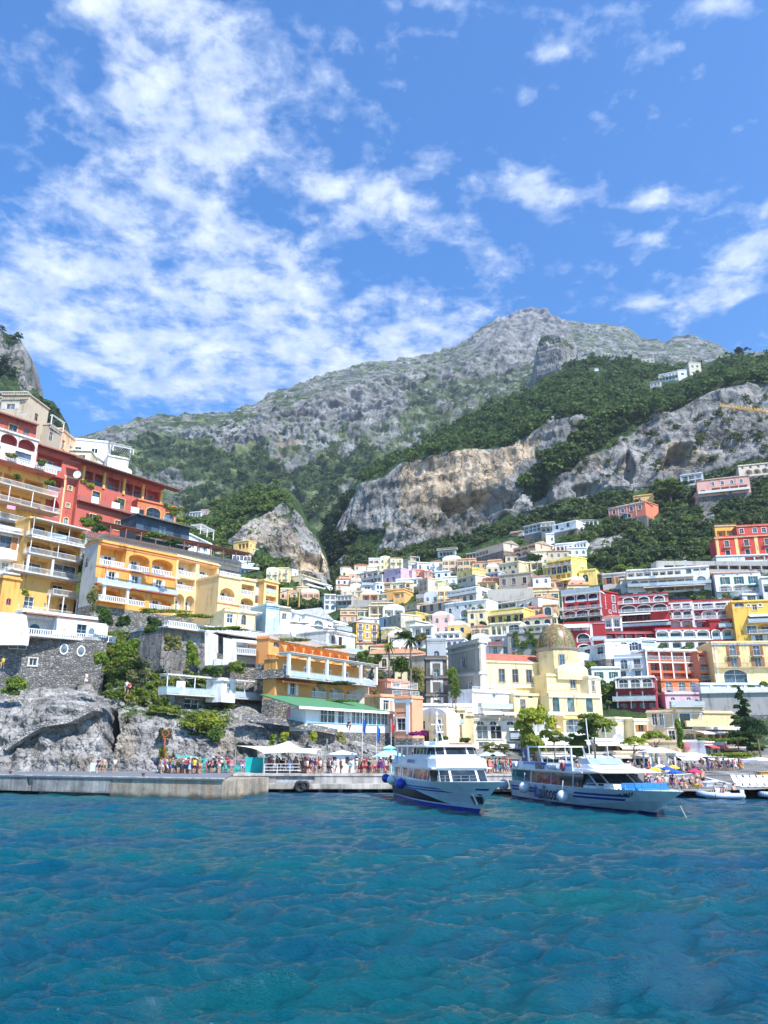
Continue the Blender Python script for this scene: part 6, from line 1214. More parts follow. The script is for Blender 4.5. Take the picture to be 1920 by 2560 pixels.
tt=house('x','x',1067,1600,1114,1600,1646,None,4.8,(.38,.40,.42),[('w',[.5],[.80],1.1,1.5,{'arch':1,'dep':.4,'mull':0}),('band',.0,.3,{'col':(.5,.5,.5),'out':.2}),('band',.12,.2,{'col':(.5,.5,.5),'out':.06})],Yfix=147.4,sink=0)
merge(bt,tt)
house('house','white house with blue glass balcony in front of the church',1180,1728,1290,1734,1776,None,8,(.76,.76,.76),[('w',[.5,.95],[.18],.9,.9,{'arch':1}),('w',[.12],[.48],2.6,1.6,{'frame':(.5,.7,.8)}),('L',.25,.98,.30,.80,3,{'deep':1.4,'dw':2.6,'frame':(.5,.7,.8),'gap':.15}),('T',.12,1.0,.84,1.2,{'rail':'glass'}),('T',0,1.0,.0,.3,{'rail':'bar'})],Yfix=139,left=[wn([.3],[.4])])
house('house','cream house with oval top windows, roof terrace and two white awnings',1182,1800,1308,1800,1878,None,8,(.76,.70,.56),[('w',[.15,.40,.74],[.10],1.3,.7,{'arch':1}),('w',[.18,.45],[.40],1.9,2.2,{'frame':W_,'trim':(.6,.55,.45)}),('w',[.82],[.45],1.8,2.2,{'frame':BLU,'awn':W_}),('T',.72,.95,.58,1.0,{'rail':'glass'}),('awn',.3,.62,.72,1.6,(.7,.74,.8),{'drop':.8}),('awn',.64,.98,.74,1.6,(.5,.56,.7),{'drop':.8}),('T',.0,1.0,.0,.4,{'rail':'bar','rcol':(.4,.4,.4)}),('awn',.2,.58,-.28,2.0,(.76,.7,.56),{'drop':.5}),('awn',.6,.98,-.26,2.0,(.7,.6,.48),{'drop':.5}),('w',[.2,.45,.75],[.9],1.8,2.0,{})],Yfix=131)
house('house','pale cream house with white vaulted roof behind the first ferry',1048,1790,1116,1788,1862,None,8,(.78,.68,.44),[('w',[.12],[.32],1,1.4),('w',[.7],[.30],1.0,1.5,{'trim':W_}),('w',[.25],[.72],1.1,2.0,{'frame':BRN}),('w',[.7],[.78],1.1,1.6,{'frame':BRN})],Yfix=128,roof='vault',roofcol=(.72,.70,.66))
house('house','cream house with an open columned balcony, between vaulted and arched houses',1116,1776,1163,1776,1862,None,8,(.76,.64,.38),[('L',.05,.95,.10,.40,3,{'deep':1.6,'rail':'glass'}),('w',[.5],[.62],1.6,2.0,{'trim':BRN}),('L',.0,.6,-.14,-.02,1,{})],Yfix=127)
house('house','narrow yellow house with an arched window over a dark door',1163,1790,1184,1790,1862,None,8,(.72,.58,.32),[('w',[.5],[.28],1.3,2.4,{'arch':1,'bal':'bar','rcol':(.2,.2,.2)}),('w',[.5],[.68],1.4,2.6,{'frame':(.1,.07,.06)})],Yfix=127.5)
house('house','white flat house with satellite dishes below the bell tower',1038,1764,1180,1765,1792,None,7,(.76,.76,.78),[('w',[.3,.6,.85],[.6],1.2,1.5),('T',.55,1.0,.5,1.4,{'rail':'bar'})],Yfix=137)
house('restaurant','yellow framed glass restaurant between the beach pines',1408,1796,1462,1798,1840,None,8,(.80,.56,.22),[('w',[.5],[.5],5.0,2.8,{'frame':(.5,.65,.8),'arch':.3}),('awn',.0,1,.98,1,W_)],Yfix=133)
house('house','white house front with half round window under the church wing',1372,1786,1410,1788,1842,None,7,(.74,.74,.74),[('w',[.3],[.15],2.4,1.8,{'arch':1,'trim':(.7,.65,.5)}),('w',[.7],[.6],1.8,2),('awn',0,1,.4,1.6,W_)],Yfix=134)
house('shop','low white shop row with awnings behind the beach pines',1308,1838,1490,1838,1888,None,8,(.74,.72,.66),[('L',.02,.98,.25,.95,7,{'deep':2,'door':False}),('awn',.02,.98,.22,2.4,(.78,.76,.7),{'drop':.8})],Yfix=126,cat='shop')
house('house','cream house with brown shuttered balcony behind the umbrella pines',1537,1798,1582,1800,1855,None,8,(.80,.70,.44),[('w',[.72],[.38],1.7,2.2,{'frame':BRN,'bal':'bar','rcol':(.4,.15,.1)}),('w',[.7],[.85],1.6,1.2,{'frame':BRN}),('band',.0,.3)],Yfix=131)
house('house','cream house with two small brown windows, right of the shuttered balcony',1584,1802,1642,1803,1855,None,8,(.80,.70,.44),[('w',[.30],[.35],1.3,1.2,{'shut':BRN,'frame':BRN}),('w',[.72],[.42],1.5,2.2,{'frame':BRN,'bal':'bar','rcol':(.4,.15,.1)}),('band',.0,.3)],Yfix=131)
be=house('house','large beige beachfront house with terraces and climbing plants',1689,1775,1758,1772,1885,None,9,(.66,.50,.30),[('w',[.32],[.26],1.9,2.6,{'frame':GRN,'trim':W_}),('w',[.72],[.20],1.9,1.6,{'trim':W_}),('T',.25,1.0,.37,1.6,{'rail':'solid','rcol':(.80,.60,.30)}),('L',.2,.98,.55,.80,2,{'deep':1.6}),('vine',.02,.2,.35,1.0,{'n':1800}),('vine',.05,.5,.34,.42,{'n':900}),('band',.0,.4),('T',-.2,1.0,-.08,1.4,{'rail':'glass'})],Yfix=129,Y1=128.5)
bf=house('x','x',1616,1782,1689,1775,1885,None,9,(.56,.46,.31),[('w',[.25,.5],[.16],.9,2.0,{}),('w',[.72],[.20],1.3,2.2,{'trim':W_}),('w',[.3],[.55],1.6,1.2),('w',[.78],[.58],1.1,2.0,{'trim':W_})],Yfix=133,Y1=129.5)
bg_=house('x','x',1758,1783,1832,1788,1870,None,8,(.72,.52,.28),[('w',[.18],[.30],3.2,3.2,{'arch':1}),('T',.0,1.0,.46,2.0,{'rail':'solid','rcol':W_,'rh':.4}),('awn',-.4,1.1,.50,3.0,(.76,.72,.64),{'drop':.5}),('L',.05,.95,.6,.95,4,{'deep':2}),('T',-.4,1.2,.98,2,{'rail':'bar'})],Yfix=128.5,Y1=131)
merge(be,bf,bg_)
ra_=house('restaurant','white glass restaurant with a striped red awning on the beach',1760,1856,1882,1857,1886,None,7,(.78,.80,.82),[('w',7,[.62],2.0,1.5,{'frame':(.6,.72,.8),'dep':.1}),('awn',.0,1.0,.22,1.4,(.66,.10,.08),{'drop':.35})],Yfix=120)
merge(ra_,house('x','x',1700,1856,1758,1857,1888,None,7,(.74,.58,.36),[('w',[.22],[.6],1.8,1.9,{'arch':1}),('w',[.6,.85],[.6],1.6,1.9),('awn',.0,.34,.18,1.2,(.6,.06,.05),{'drop':.6}),('awn',.36,1.0,.12,1.2,(.6,.12,.1),{'drop':.35})],Yfix=121))
for i,(x0,x1,y0,yb,Yq,lab,col)in enumerate([(1485,1545,1853,1887,122,'upper open restaurant terrace with white blinds left of the umbrella pines',(.74,.72,.68)),(1545,1620,1862,1890,121,'open restaurant terrace behind the umbrella pine trunks',(.66,.56,.4)),(1528,1622,1884,1916,117,'beach bar with long beige awning left of the white pavilion',(.62,.5,.36)),(1690,1748,1889,1918,117,'beach bar with a cream awning below the vine covered house',(.74,.66,.5)),(1768,1840,1893,1920,116,'dark open beach restaurant with white roller awning under the hedge',(.3,.28,.24)),(1840,1985,1895,1922,115.5,'long beach restaurant with white awning cut by the right edge',(.3,.28,.24)),(1350,1528,1886,1908,118,'long shaded restaurant front behind the second ferry',(.5,.46,.4)),(1000,1180,1864,1896,116,'flower covered terrace restaurant behind the first ferry',(.42,.25,.2))]):
 n=max(2,int((x1-x0)/22))
 r_=house('beach_restaurant',lab,x0,y0,x1,y0,yb,None,5,col,[('L',.02,.98,.22,.98,n,{'deep':3.5,'door':False,'gap':.25}),('awn',-.01,1.01,.06,2.6,(.78,.76,.70)if i!=2 else(.70,.58,.42),{'drop':.45})],Yfix=Yq,cat='restaurant',sink=2)
def sandmat():
 m,nt,b=newmat('grey_shingle');p=wpos(nt)
 n1=noise_n(nt,p,5,6,.7);n2=noise_n(nt,mapping(nt,p,(.15,.5,1)),.6,4)
 c=ramp(nt,n1,[(.3,(.13,.125,.12)),(.5,(.19,.18,.17)),(.72,(.28,.265,.25))])
 c=mixc(nt,.6,c,ramp(nt,n2,[(.35,.6),(.65,1.0)]),'MULTIPLY')
 sp=nt.nodes.new('ShaderNodeSeparateXYZ');nt.links.new(p,sp.inputs[0])
 c=mixc(nt,ramp(nt,sp.outputs[2],[(.05,1.0),(.5,0.0)]),c,(.085,.075,.068))
 nt.links.new(c,b.inputs['Base Color']);b.inputs['Roughness'].default_value=.85
 bp=N(nt,'ShaderNodeBump',inp={'Strength':.7,'Distance':.08});nt.links.new(n1,bp.inputs['Height']);nt.links.new(bp.outputs[0],b.inputs['Normal']);return m
xs=np.linspace(1180,2080,200);rowsY=[(1998,-.6),(1983,0.0),(1972,.22),(1958,.5),(1944,.8),(1930,1.1),(1918,1.5),(1908,1.9),(1898,2.5),(1890,2.95)]
VV=[]
for k,(py,z)in enumerate(rowsY):
 for x in xs:
  off=-4*max(0,(1500-x)/300)*2 if py>1950 else 0
  p_=PZ(x,max(1869,py+off),z);wv=.12*math.sin(x*.035)+.05*math.sin(x*.13+k);VV.append((p_.x,p_.y+wv*3,z+(.04*math.sin(x*.2+k*2)if 0<k else 0)))
V=np.array(VV)
V=V.reshape(len(rowsY),200,3);t=np.linspace(0,len(rowsY)-1,60);V2=[]
for q in t:
 i=min(int(q),len(rowsY)-2);f=q-i;V2 .append(V[i]*(1-f)+V[i+1]*f)
V2=np.array(V2);nz_=noise(np.stack([V2[...,0].ravel()/3,V2[...,1].ravel()/3,V2[...,0].ravel()*0],1)).reshape(V2 .shape[:2]);V2[...,2]+=nz_*.08
idx=np.arange(60*200).reshape(60,200);Fq=np.stack([idx[:-1,:-1],idx[:-1,1:],idx[1:,1:],idx[1:,:-1]],-1).reshape(-1,4)
tag(np_mesh('beach',V2 .reshape(-1,3),Fq,sandmat()),kind='structure')
def beach_z(Yv):
 tab=sorted([((PZ(1700,max(1869,r[0]),r[1])).y,r[1])for r in rowsY]);return float(np.interp(Yv,[a for a,_ in tab],[b for _,b in tab]))
CONC=concrete((.36,.34,.31));CONR=concrete((.42,.36,.27),.8)
ZT=1.9
a0,a1=PZ(-110,1936,ZT),PZ(557,1948,ZT);ar=PZ(546,1935,ZT);al=Vector((a0 .x,104,ZT))
def prism(name,pts,z0,z1,mat,kind='structure',label=None,cat=None,parent=None):
 mb=MB();n=len(pts);vs=[(p[0],p[1],z0)for p in pts]+[(p[0],p[1],z1)for p in pts]
 mb.add(vs,[tuple(range(n,2*n)),tuple(range(n-1,-1,-1))]+[(i,(i+1)%n,n+(i+1)%n,n+i)for i in range(n)])
 o=mb.build(name,mat,parent);return tag(o,label,cat,None,kind)if parent is None else o
CN=(a0,a1)
dirA=(a1-a0).normalized();prp=Vector((-dirA.y,dirA.x,0))
segs=[(-0.02,.30,CONC,0),(.30,.325,CONC,.25),(.325,.62,CONC,0),(.62,.76,CONR,.05),(.76,.89,CONR,.05),(.89,1.0,CONR,.05)]
qy=empty('quay_pier',(0,0,0));tag(qy,'long concrete landing pier with rust stained front blocks','pier')
for(s0,s1,mt,o_)in segs:
 p0=a0 .lerp(a1,s0);p1=a0 .lerp(a1,s1-.001);prism('pier_block',[p0+prp*(o_),p1+prp*(o_),p1+prp*9,p0+prp*9],-1.2 if mt is CONR else.35,ZT-.13,mt,parent=qy)
p0,p1=a0,a0 .lerp(a1,.62);prism('pier_footing',[p0+prp*.5+dirA*12,p1+prp*.5,p1+prp*8,p0+prp*8+dirA*12],-1.5,.345,CONC,parent=qy)
prism('pier_deck',[a0-prp*.12,a1-prp*.12+dirA*.1,Vector((ar.x+.3,ar.y+12,0)),Vector((a0 .x,112,0))],ZT-.125,ZT,flat((.17,.18,.20),.85,name='asphalt_deck'),parent=qy)
prism('pier_kerb',[a0-prp*.14,a1-prp*.14+dirA*.12,a1+prp*.18+dirA*.12,a0+prp*.18],ZT+.004,ZT+.10,concrete((.6,.58,.54)),parent=qy)
for s in(.205,.715):
 b_=a0 .lerp(a1,s)+prp*.8;mb=MB();mb.tube((0,0,0),(0,0,.35),.13,10);mb.tube((0,0,.35),(0,0,.45),.22,10)
 o=mb.build('mooring_bollard',flat((.22,.08,.04),.8),None,True,loc=(b_.x,b_.y,ZT));tag(o,('left' if s<.5 else 'right')+' of two rusty mooring bollards on the long pier','bollard')
bx0,bx1=P(548,1935,92.2).x,P(1290,1935,92.2).x
qb=empty('quay_wall',(0,0,0));tag(qb,'lower grey landing quay with ledge and dark gap at the waterline','quay')
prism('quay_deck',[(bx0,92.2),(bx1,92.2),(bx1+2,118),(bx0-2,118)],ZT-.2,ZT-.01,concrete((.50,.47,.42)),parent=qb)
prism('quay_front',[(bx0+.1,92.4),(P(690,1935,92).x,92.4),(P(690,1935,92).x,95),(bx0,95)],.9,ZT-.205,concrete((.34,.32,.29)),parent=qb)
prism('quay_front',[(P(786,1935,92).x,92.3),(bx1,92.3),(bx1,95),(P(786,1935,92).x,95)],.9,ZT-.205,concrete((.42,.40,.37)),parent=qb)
mb=MB();xa,xb=P(690,1935,92).x,P(786,1935,92).x
for i in range(5):mb.box(xa,xb,92.25+i*.12,93.5,.95+i*.15,1.09+i*.15)
mb.build('quay_steps',concrete((.45,.45,.45)),qb)
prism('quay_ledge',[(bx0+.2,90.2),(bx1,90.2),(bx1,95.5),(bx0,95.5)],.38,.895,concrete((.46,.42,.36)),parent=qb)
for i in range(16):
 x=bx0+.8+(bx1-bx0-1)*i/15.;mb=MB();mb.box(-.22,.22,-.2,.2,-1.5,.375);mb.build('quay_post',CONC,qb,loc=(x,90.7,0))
mb=MB();mb.box(bx0,bx1,93.6,93.8,-1.2,.375);mb.build('quay_back_wall',flat((.03,.03,.03),.95),qb)  # near-black sheet behind the posts: shade under the ledge put into its colour
def torus(mb,c,R_,r_,axis='y',n=16,k=8):
 vs,fs=[],[]
 for i in range(n):
  t=2*math.pi*i/n
  for j in range(k):
   u=2*math.pi*j/k;rr=R_+r_*math.cos(u);h=r_*math.sin(u)
   vs.append((c[0]+rr*math.cos(t),c[1]+h,c[2]+rr*math.sin(t)))
 for i in range(n):
  for j in range(k):fs.append((i*k+j,i*k+(j+1)%k,((i+1)%n)*k+(j+1)%k,((i+1)%n)*k+j))
 mb.add(vs,fs)
tf=P(750,1966,90);mb=MB();torus(mb,(0,0,0),.45,.22);torus(mb,(.55,-.05,.1),.35,.2)
tag(mb.build('tyre_fender',flat((.02,.02,.02),.7,name='rubber'),None,True,loc=(tf.x,89.95,.65)),'black rubber tyre fender hanging on the quay ledge below the steps','fender')
tf=PZ(558,1962,1.1);mb=MB();torus(mb,(0,0,0),.5,.2)
tag(mb.build('tyre_fender',flat((.02,.02,.05),.7,name='rubber'),None,True,loc=(tf.x,a1 .y+2.5,1.0)),'dark tyre fender at the corner between the two quays','fender')
def quay_rail(x0,x1,y,label,col):
 a,b=P(x0,y,94.5),P(x1,y,94.5);mb=MB();Lr=b.x-a.x
 for z in(.35,.7,1.05):mb.box(0,Lr,-.03,.03,z-.03,z+.03)
 for i in range(int(Lr/1.5)+1):mb.box(i*1.5-.035,i*1.5+.035,-.035,.035,0,1.08)
 tag(mb.build('railing',flat(col,.5),None,loc=(a.x,94.5,ZT)),label,'railing')
quay_rail(661,750,1930,'white tube railing in front of the waiting crowd under the tent',(.75,.76,.8))
mb=MB();pk=P(722,1852,99);crn=[P(590,1864,101),P(660,1884,94),P(792,1885,93.5),P(808,1873,98),P(745,1872,104)]
cen=pk;K=8;TENT=flat((.72,.66,.52),.85,name='canvas')
for i in range(5):
 A,B_=crn[i],crn[(i+1)%5];prev=None
 for s in range(K+1):
  row=[]
  for t in range(K+1):
   e_=A.lerp(B_,t/K);e_=e_.lerp(pk,.10*math.sin(math.pi*t/K));v=pk.lerp(e_,s/K);v.z-=.9*math.sin(math.pi*s/K)*.6;row.append(tuple(v-cen))
  if prev:
   for t in range(K):mb.quad(prev[t],prev[t+1],row[t+1],row[t])
  prev=row
te=empty('sail_tent',cen);tag(te,'large cream sail tent with one peak over the quay crowd','tent');mb.build('canopy',TENT,te,True)
mb=MB();mb.tube((0,0,0),(0,0,ZT-pk.z),.08,6);mb.build('pole',flat((.4,.38,.35)),te)
for c_ in crn:
 mb=MB();d=c_-cen;mb.tube(d,(d.x,d.y,ZT-pk.z),.06,6);mb.build('pole',flat((.35,.35,.33)),te)
ms=P(816,1934,94.5);mb=MB()
for(dx,dy)in((-.6,0),(.6,0),(0,.8)):mb.tube((dx,dy,0),(0,.2,3.6),.05,5)
mb.box(-.1,.1,.1,.3,3.4,3.9)
tag(mb.build('tripod_mast',flat((.2,.22,.2)),None,loc=(ms.x,ms.y,ZT)),'dark three legged mast beside the tent corner','mast')
def gable_kiosk(name,label,cat,x0,x1,y0,yb,Y,D,col,rcol,roofkind,extra=None):
 a,b=P(x0,yb,Y),P(x1,yb,Y);W=b.x-a.x;H=P(x0,y0,Y).z-ZT;rt=empty(name,(a.x,Y,ZT),0,label,cat)
 mb=MB();mb.box(0,W,0,D,0,H);mb.build('wall',flat(col,.6,name='painted_boards'),rt)
 mb=MB()
 if roofkind=='gable':
  e=.35;mb.add([(-e,-e,H),(W+e,-e,H),(W/2,-e,H+.45),(-e,D+e,H),(W+e,D+e,H),(W/2,D+e,H+.45),(-e,-e,H-.08),(W+e,-e,H-.08),(-e,D+e,H-.08),(W+e,D+e,H-.08)],[(0,1,2),(1,4,5,2),(3,0,2,5),(4,3,5),(6,7,1,0),(7,9,4,1),(8,6,0,3),(9,8,3,4),(8,9,7,6)])
 else:
  e=.7;mb.add([(-e,-e,H),(W+e,-e,H),(W+e,D+e,H),(-e,D+e,H),(W*.3,D*.3,H+.75),(W*.7,D*.3,H+.75),(W*.7,D*.7,H+.75),(W*.3,D*.7,H+.75)],[(0,1,5,4),(1,2,6,5),(2,3,7,6),(3,0,4,7),(4,5,6,7),(3,2,1,0)])
  mb.box(W*.32,W*.68,D*.32,D*.68,H+.74,H+1.0)
  mb.add([(W*.2,D*.2,H+1.0),(W*.8,D*.2,H+1.0),(W*.8,D*.8,H+1.0),(W*.2,D*.8,H+1.0),(W/2,D/2,H+1.4)],[(0,1,4),(1,2,4),(2,3,4),(3,0,4),(3,2,1,0)])
 mb.build('roof',flat(rcol,.7,name='painted_boards'),rt);return rt,W,H
k1,W1,H1=gable_kiosk('first_aid_kiosk','small white kiosk with two red crosses on its front','kiosk',823,884,1885,1931,97,2.5,(.74,.75,.80),(.78,.80,.82),'gable')
for xx in(.14,.66):mb=MB();mb.box(W1*xx,W1*xx+.45,-.03,-.004,H1*.5,H1*.85);mb.build('window',GL[2],k1)
for xx in(.46,.92):
 mb=MB();cx=W1*xx;mb.box(cx-.15,cx+.15,-.02,-.004,H1*.68,H1*.68+.1);mb.box(cx-.05,cx+.05,-.022,-.005,H1*.68-.1,H1*.68+.2);mb.build('red_cross',flat((.6,.02,.03)),k1)
for xx,ww in((.36,.5),(.80,.4)):
 mb=MB();
 for i in range(3):mb.box(W1*xx,W1*xx+ww*(1-.15*i),-.02,-.004,H1*(.42-i*.06),H1*(.42-i*.06)+.05)
 mb.build('notice',flat((.55,.45,.6)),k1)
k2,W2,H2=gable_kiosk('beach_kiosk','turquoise kiosk with a pale green two tier roof beside the first ferry','kiosk',944,1004,1892,1931,98,2.8,(.10,.55,.62),(.38,.74,.68),'pagoda')
mb=MB();mb.box(W2*.15,W2*.8,-.03,-.004,.2,H2*.55);mb.build('counter',flat((.08,.30,.45)),k2)
for i,(x0,x1)in enumerate([(1206,1232),(1233,1259)]):
 kk,a,b=gable_kiosk('beach_cabin',('left' if i==0 else 'right')+' one of two pale green changing cabins between the ferries','cabin',x0,x1,1888,1912,104,2,(.55,.60,.55),(.6,.68,.62),'gable')
 tag(kk,group='pale green changing cabins')
FL=[(905,1773,1936,'blue',(.02,.12,.42),'left of the three flagpoles, blue flag hanging limp above the quay',1795,1829),(941,1800,1938,'blue',(.02,.14,.5),'middle flagpole with a striped blue and white flag',1812,1850),(978,1815,1938,'red',(.5,.05,.05),'right flagpole with a small red and green flag by the ferry stern',1803,1826)]
for(x,yt,yb_,_,c_,lb,f0,f1)in FL:
 Y=95.0;b_=P(x,yb_,Y);tp=P(x,min(yt,f0-6),Y);rt=empty('flagpole',(b_.x,Y,ZT),0,lb,'flagpole','flagpoles on the quay');mb=MB();h=tp.z-ZT
 mb.tube((0,0,0),(0,0,h),.05,6,.03);mb.build('pole',flat((.7,.7,.7),.4),rt)
 mb=MB();z1,z0=P(x,f0,Y).z-ZT,P(x,f1,Y).z-ZT;n=6;pr=None
 for i in range(n+1):
  s=i/n;q=((.05+.42*s,-.12*math.sin(s*7),z1-.5*s*1.1),(.05+.30*s,-.12*math.sin(s*7+1),z0-.3*s))
  if pr:mb.quad(pr[0],q[0],q[1],pr[1])
  pr=q
 mb.build('flag',flat(c_,.8,name='flag_cloth'),rt)
def drape(name,label,cat,pts,mat,n=20,m=6,amp=.25):
 """netting laid over rock between an upper and lower line of (x, ytop, ybottom, distance)"""
 V=[];q=random.Random(3)
 A=np.array(pts,float)
 for i in range(n+1):
  x=np.interp(i/n,np.linspace(0,1,len(A)),A[:,0]);a=np.interp(x,A[:,0],A[:,1]);b=np.interp(x,A[:,0],A[:,2]);Y=np.interp(x,A[:,0],A[:,3])
  for j in range(m+1):
   t=j/m;p_=P(x,b+(a-b)*t+q.uniform(-1,1),Y+t*2.5+q.uniform(-amp,amp));V.append(tuple(p_))
 c=np.mean(V,0);V=np.array(V)-c
 idx=np.arange((n+1)*(m+1)).reshape(n+1,m+1);Fq=np.stack([idx[:-1,:-1],idx[1:,:-1],idx[1:,1:],idx[:-1,1:]],-1).reshape(-1,4)
 o=np_mesh(name,V,Fq,mat);o.location=c;return tag(o,label,cat)
def netmat():
 m,nt,b=newmat('debris_net');b.inputs['Base Color'].default_value=(.01,.42,.38,1);b.inputs['Roughness'].default_value=.8
 tr=nt.nodes.new('ShaderNodeBsdfTransparent');mx=nt.nodes.new('ShaderNodeMixShader')
 p=wpos(nt);n_=noise_n(nt,p,1.2,4);nt.links.new(ramp(nt,n_,[(.4,.25),(.6,.65)]),mx.inputs[0]);nt.links.new(b.outputs[0],mx.inputs[2]);nt.links.new(tr.outputs[0],mx.inputs[1]);nt.links.new(mx.outputs[0],nt.nodes['Material Output'].inputs[0]);return m
NET=netmat()
drape('debris_net','turquoise netting over the rocks behind the pier crowd','netting',[(440,1884,1920,101),(500,1893,1925,101),(560,1900,1930,100),(620,1903,1931,99)],NET)
mb=MB();mb.box(0,2.8,0,.03,0,1.75);na=P(612,1930,97.5);tag(mb.build('net_fence',flat((.01,.42,.38),.8,name='net_cloth'),None,loc=(na.x,97.5,ZT)),'solid turquoise net fence panel left of the tent','fence')
cj0,cj1=P(1800,1017,230),P(2090,1052,200)
rt=empty('tower_crane',cj1,0,'yellow lattice crane jib reaching in from the right edge','crane');mb=MB();d=cj0-cj1;L=d.length;ex=d.normalized();ez=Vector((0,0,1));ey=ex.cross(ez).normalized();n=34
def cp(i,k):
 b_=ex*(L*i/n);return b_+((ey*.6)if k==0 else(ey*-.6)if k==1 else ez*1.15)
for i in range(n):
 for k in range(3):mb.tube(cp(i,k),cp(i+1,k),.085,4)
 mb.tube(cp(i,0),cp(i+1,2),.055,4);mb.tube(cp(i,1),cp(i+1,2),.055,4);mb.tube(cp(i,2),cp(i+1,0),.05,4);mb.tube(cp(i,0),cp(i+1,1),.05,4)
CY_=flat((.80,.45,.02),.5);mb.build('jib',CY_,rt)
mb=MB()
for s in((-1,-1),(1,-1),(-1,1),(1,1)):mb.tube((s[0],s[1],4),(s[0],s[1],-75),.14,4)
for i in range(38):
 z=4-i*2;
 for(a,b_)in(((-1,-1),(1,-1)),((1,-1),(1,1)),((1,1),(-1,1)),((-1,1),(-1,-1))):mb.tube((a[0],a[1],z),(b_[0],b_[1],z-2),.07,4)
mb.build('mast',CY_,rt)
def skin_body(pose):
 """joints (metres, facing -y) with radii -> one continuous skin"""
 J={'pel':(0,0,.95,.12),'bel':(0,0,1.10,.12),'che':(0,0,1.32,.135),'nek':(0,0,1.49,.055),'hd':(0,-.015,1.60,.085),'top':(0,0,1.70,.075),'nos':(0,-.095,1.60,.02),'hl':(-.09,0,.90,.095),'hr':(.09,0,.90,.095),'kl':(-.10,-.01,.50,.06),'kr':(.10,-.01,.50,.06),'al':(-.10,.02,.10,.042),'ar':(.10,.02,.10,.042),'tl':(-.11,-.15,.03,.032),'tr':(.11,-.15,.03,.032),'sl':(-.17,0,1.42,.06),'sr':(.17,0,1.42,.06),'el':(-.24,.02,1.14,.042),'er':(.24,.02,1.14,.042),'wl':(-.25,-.08,.90,.03),'wr':(.25,-.08,.90,.03)}
 def mv(k,*v):J[k]=(*v,J[k][3])
 if pose=='walk':mv('kl',-.10,-.18,.52);mv('al',-.10,-.16,.12);mv('tl',-.11,-.32,.05);mv('kr',.10,.02,.50);mv('ar',.10,.28,.16);mv('tr',.11,.14,.03);mv('wl',-.25,.12,.94);mv('wr',.24,-.22,.98)
 if pose=='arms_up':mv('el',-.30,-.14,1.36);mv('wl',-.16,-.22,1.58);mv('er',.27,-.06,1.18);mv('wr',.10,-.24,1.20)
 if pose=='bag':mv('er',.26,.05,1.16);mv('wr',.12,-.2,1.10);mv('wl',-.12,-.22,1.12);mv('kr',.12,.03,.5);mv('ar',.16,.05,.1);mv('tr',.2,-.1,.03)
 if pose in('sit','lounge'):
  dz=-.66
  for k in list(J):x,y,z,r=J[k];J[k]=(x,y,z+dz,r)
  mv('hl',-.1,-.05,.22);mv('hr',.1,-.05,.22);mv('kl',-.13,-.42,.50 if pose=='sit' else.16);mv('kr',.13,-.42,.46 if pose=='sit' else.16)
  mv('al',-.14,-.62 if pose=='sit' else-.85,.1);mv('ar',.14,-.62 if pose=='sit' else-.85,.1);mv('tl',-.14,-.80 if pose=='sit' else-.9,.05 if pose=='sit' else.2);mv('tr',.14,-.80 if pose=='sit' else-.9,.05 if pose=='sit' else.2)
  mv('wl',-.2,-.3,.42);mv('wr',.2,-.3,.42)
  if pose=='lounge':
   mv('el',-.25,.22,.35);mv('wl',-.25,.28,.08);mv('er',.25,.22,.35);mv('wr',.25,.28,.08)
   for k in('bel','che','nek','hd','top','nos','sl','sr'):x,y,z,r=J[k];J[k]=(x,y+(z-.3)*.45,z-(z-.3)*.12,r)
 E=[('pel','bel'),('bel','che'),('che','nek'),('nek','hd'),('hd','top'),('hd','nos'),('pel','hl'),('pel','hr'),('hl','kl'),('hr','kr'),('kl','al'),('kr','ar'),('al','tl'),('ar','tr'),('che','sl'),('che','sr'),('sl','el'),('sr','er'),('el','wl'),('er','wr')]
 for s in 'lr':
  w=Vector(J['w'+s][:3]);e=Vector(J['e'+s][:3]);d=(w-e).normalized();sd=d.cross(Vector((0,1,0)if abs(d.y)<.8 else(1,0,0))).normalized()
  p_=w+d*.08;J['p'+s]=(*p_,.026);E.append(('w'+s,'p'+s))
  for f,(o_,L_)in enumerate(((-.03,.075),(-.01,.09),(.01,.085),(.03,.065))):
   a=p_+sd*o_+d*L_*.5;b=p_+sd*o_*1.1+d*L_*.9+Vector((0,-.02,0));J['f%s%d'%(s,f)]=(*a,.010);J['g%s%d'%(s,f)]=(*b,.008);E+=[('p'+s,'f%s%d'%(s,f)),('f%s%d'%(s,f),'g%s%d'%(s,f))]
  t=w+d*.05-sd*.05+Vector((0,-.01,0));J['h'+s]=(*t,.011);E.append(('w'+s,'h'+s))
 names=list(J);me=bpy.data.meshes.new('body');me.from_pydata([J[k][:3]for k in names],[(names.index(a),names.index(b))for a,b in E],[])
 o=bpy.data.objects.new('body',me);COL.objects.link(o);m=o.modifiers.new('s','SKIN');m.use_smooth_shade=True
 for i,k in enumerate(names):r=J[k][3];me.skin_vertices[0].data[i].radius=(r*(1.25 if k in('pel','bel','che')else 1),r*(.85 if k in('pel','bel','che')else 1));me.skin_vertices[0].data[i].use_root=(k=='pel')
 dg=bpy.context.evaluated_depsgraph_get();out=bpy.data.meshes.new_from_object(o.evaluated_get(dg));bpy.data.objects.remove(o)
 return out,J
SKN=flat((.50,.28,.19),.6,name='skin');CL=cloth_obj()
POSES={}
def limb(mb,a,b,ra,rb,t=.0):mb.tube(a,b,ra,8,rb,cap=False)
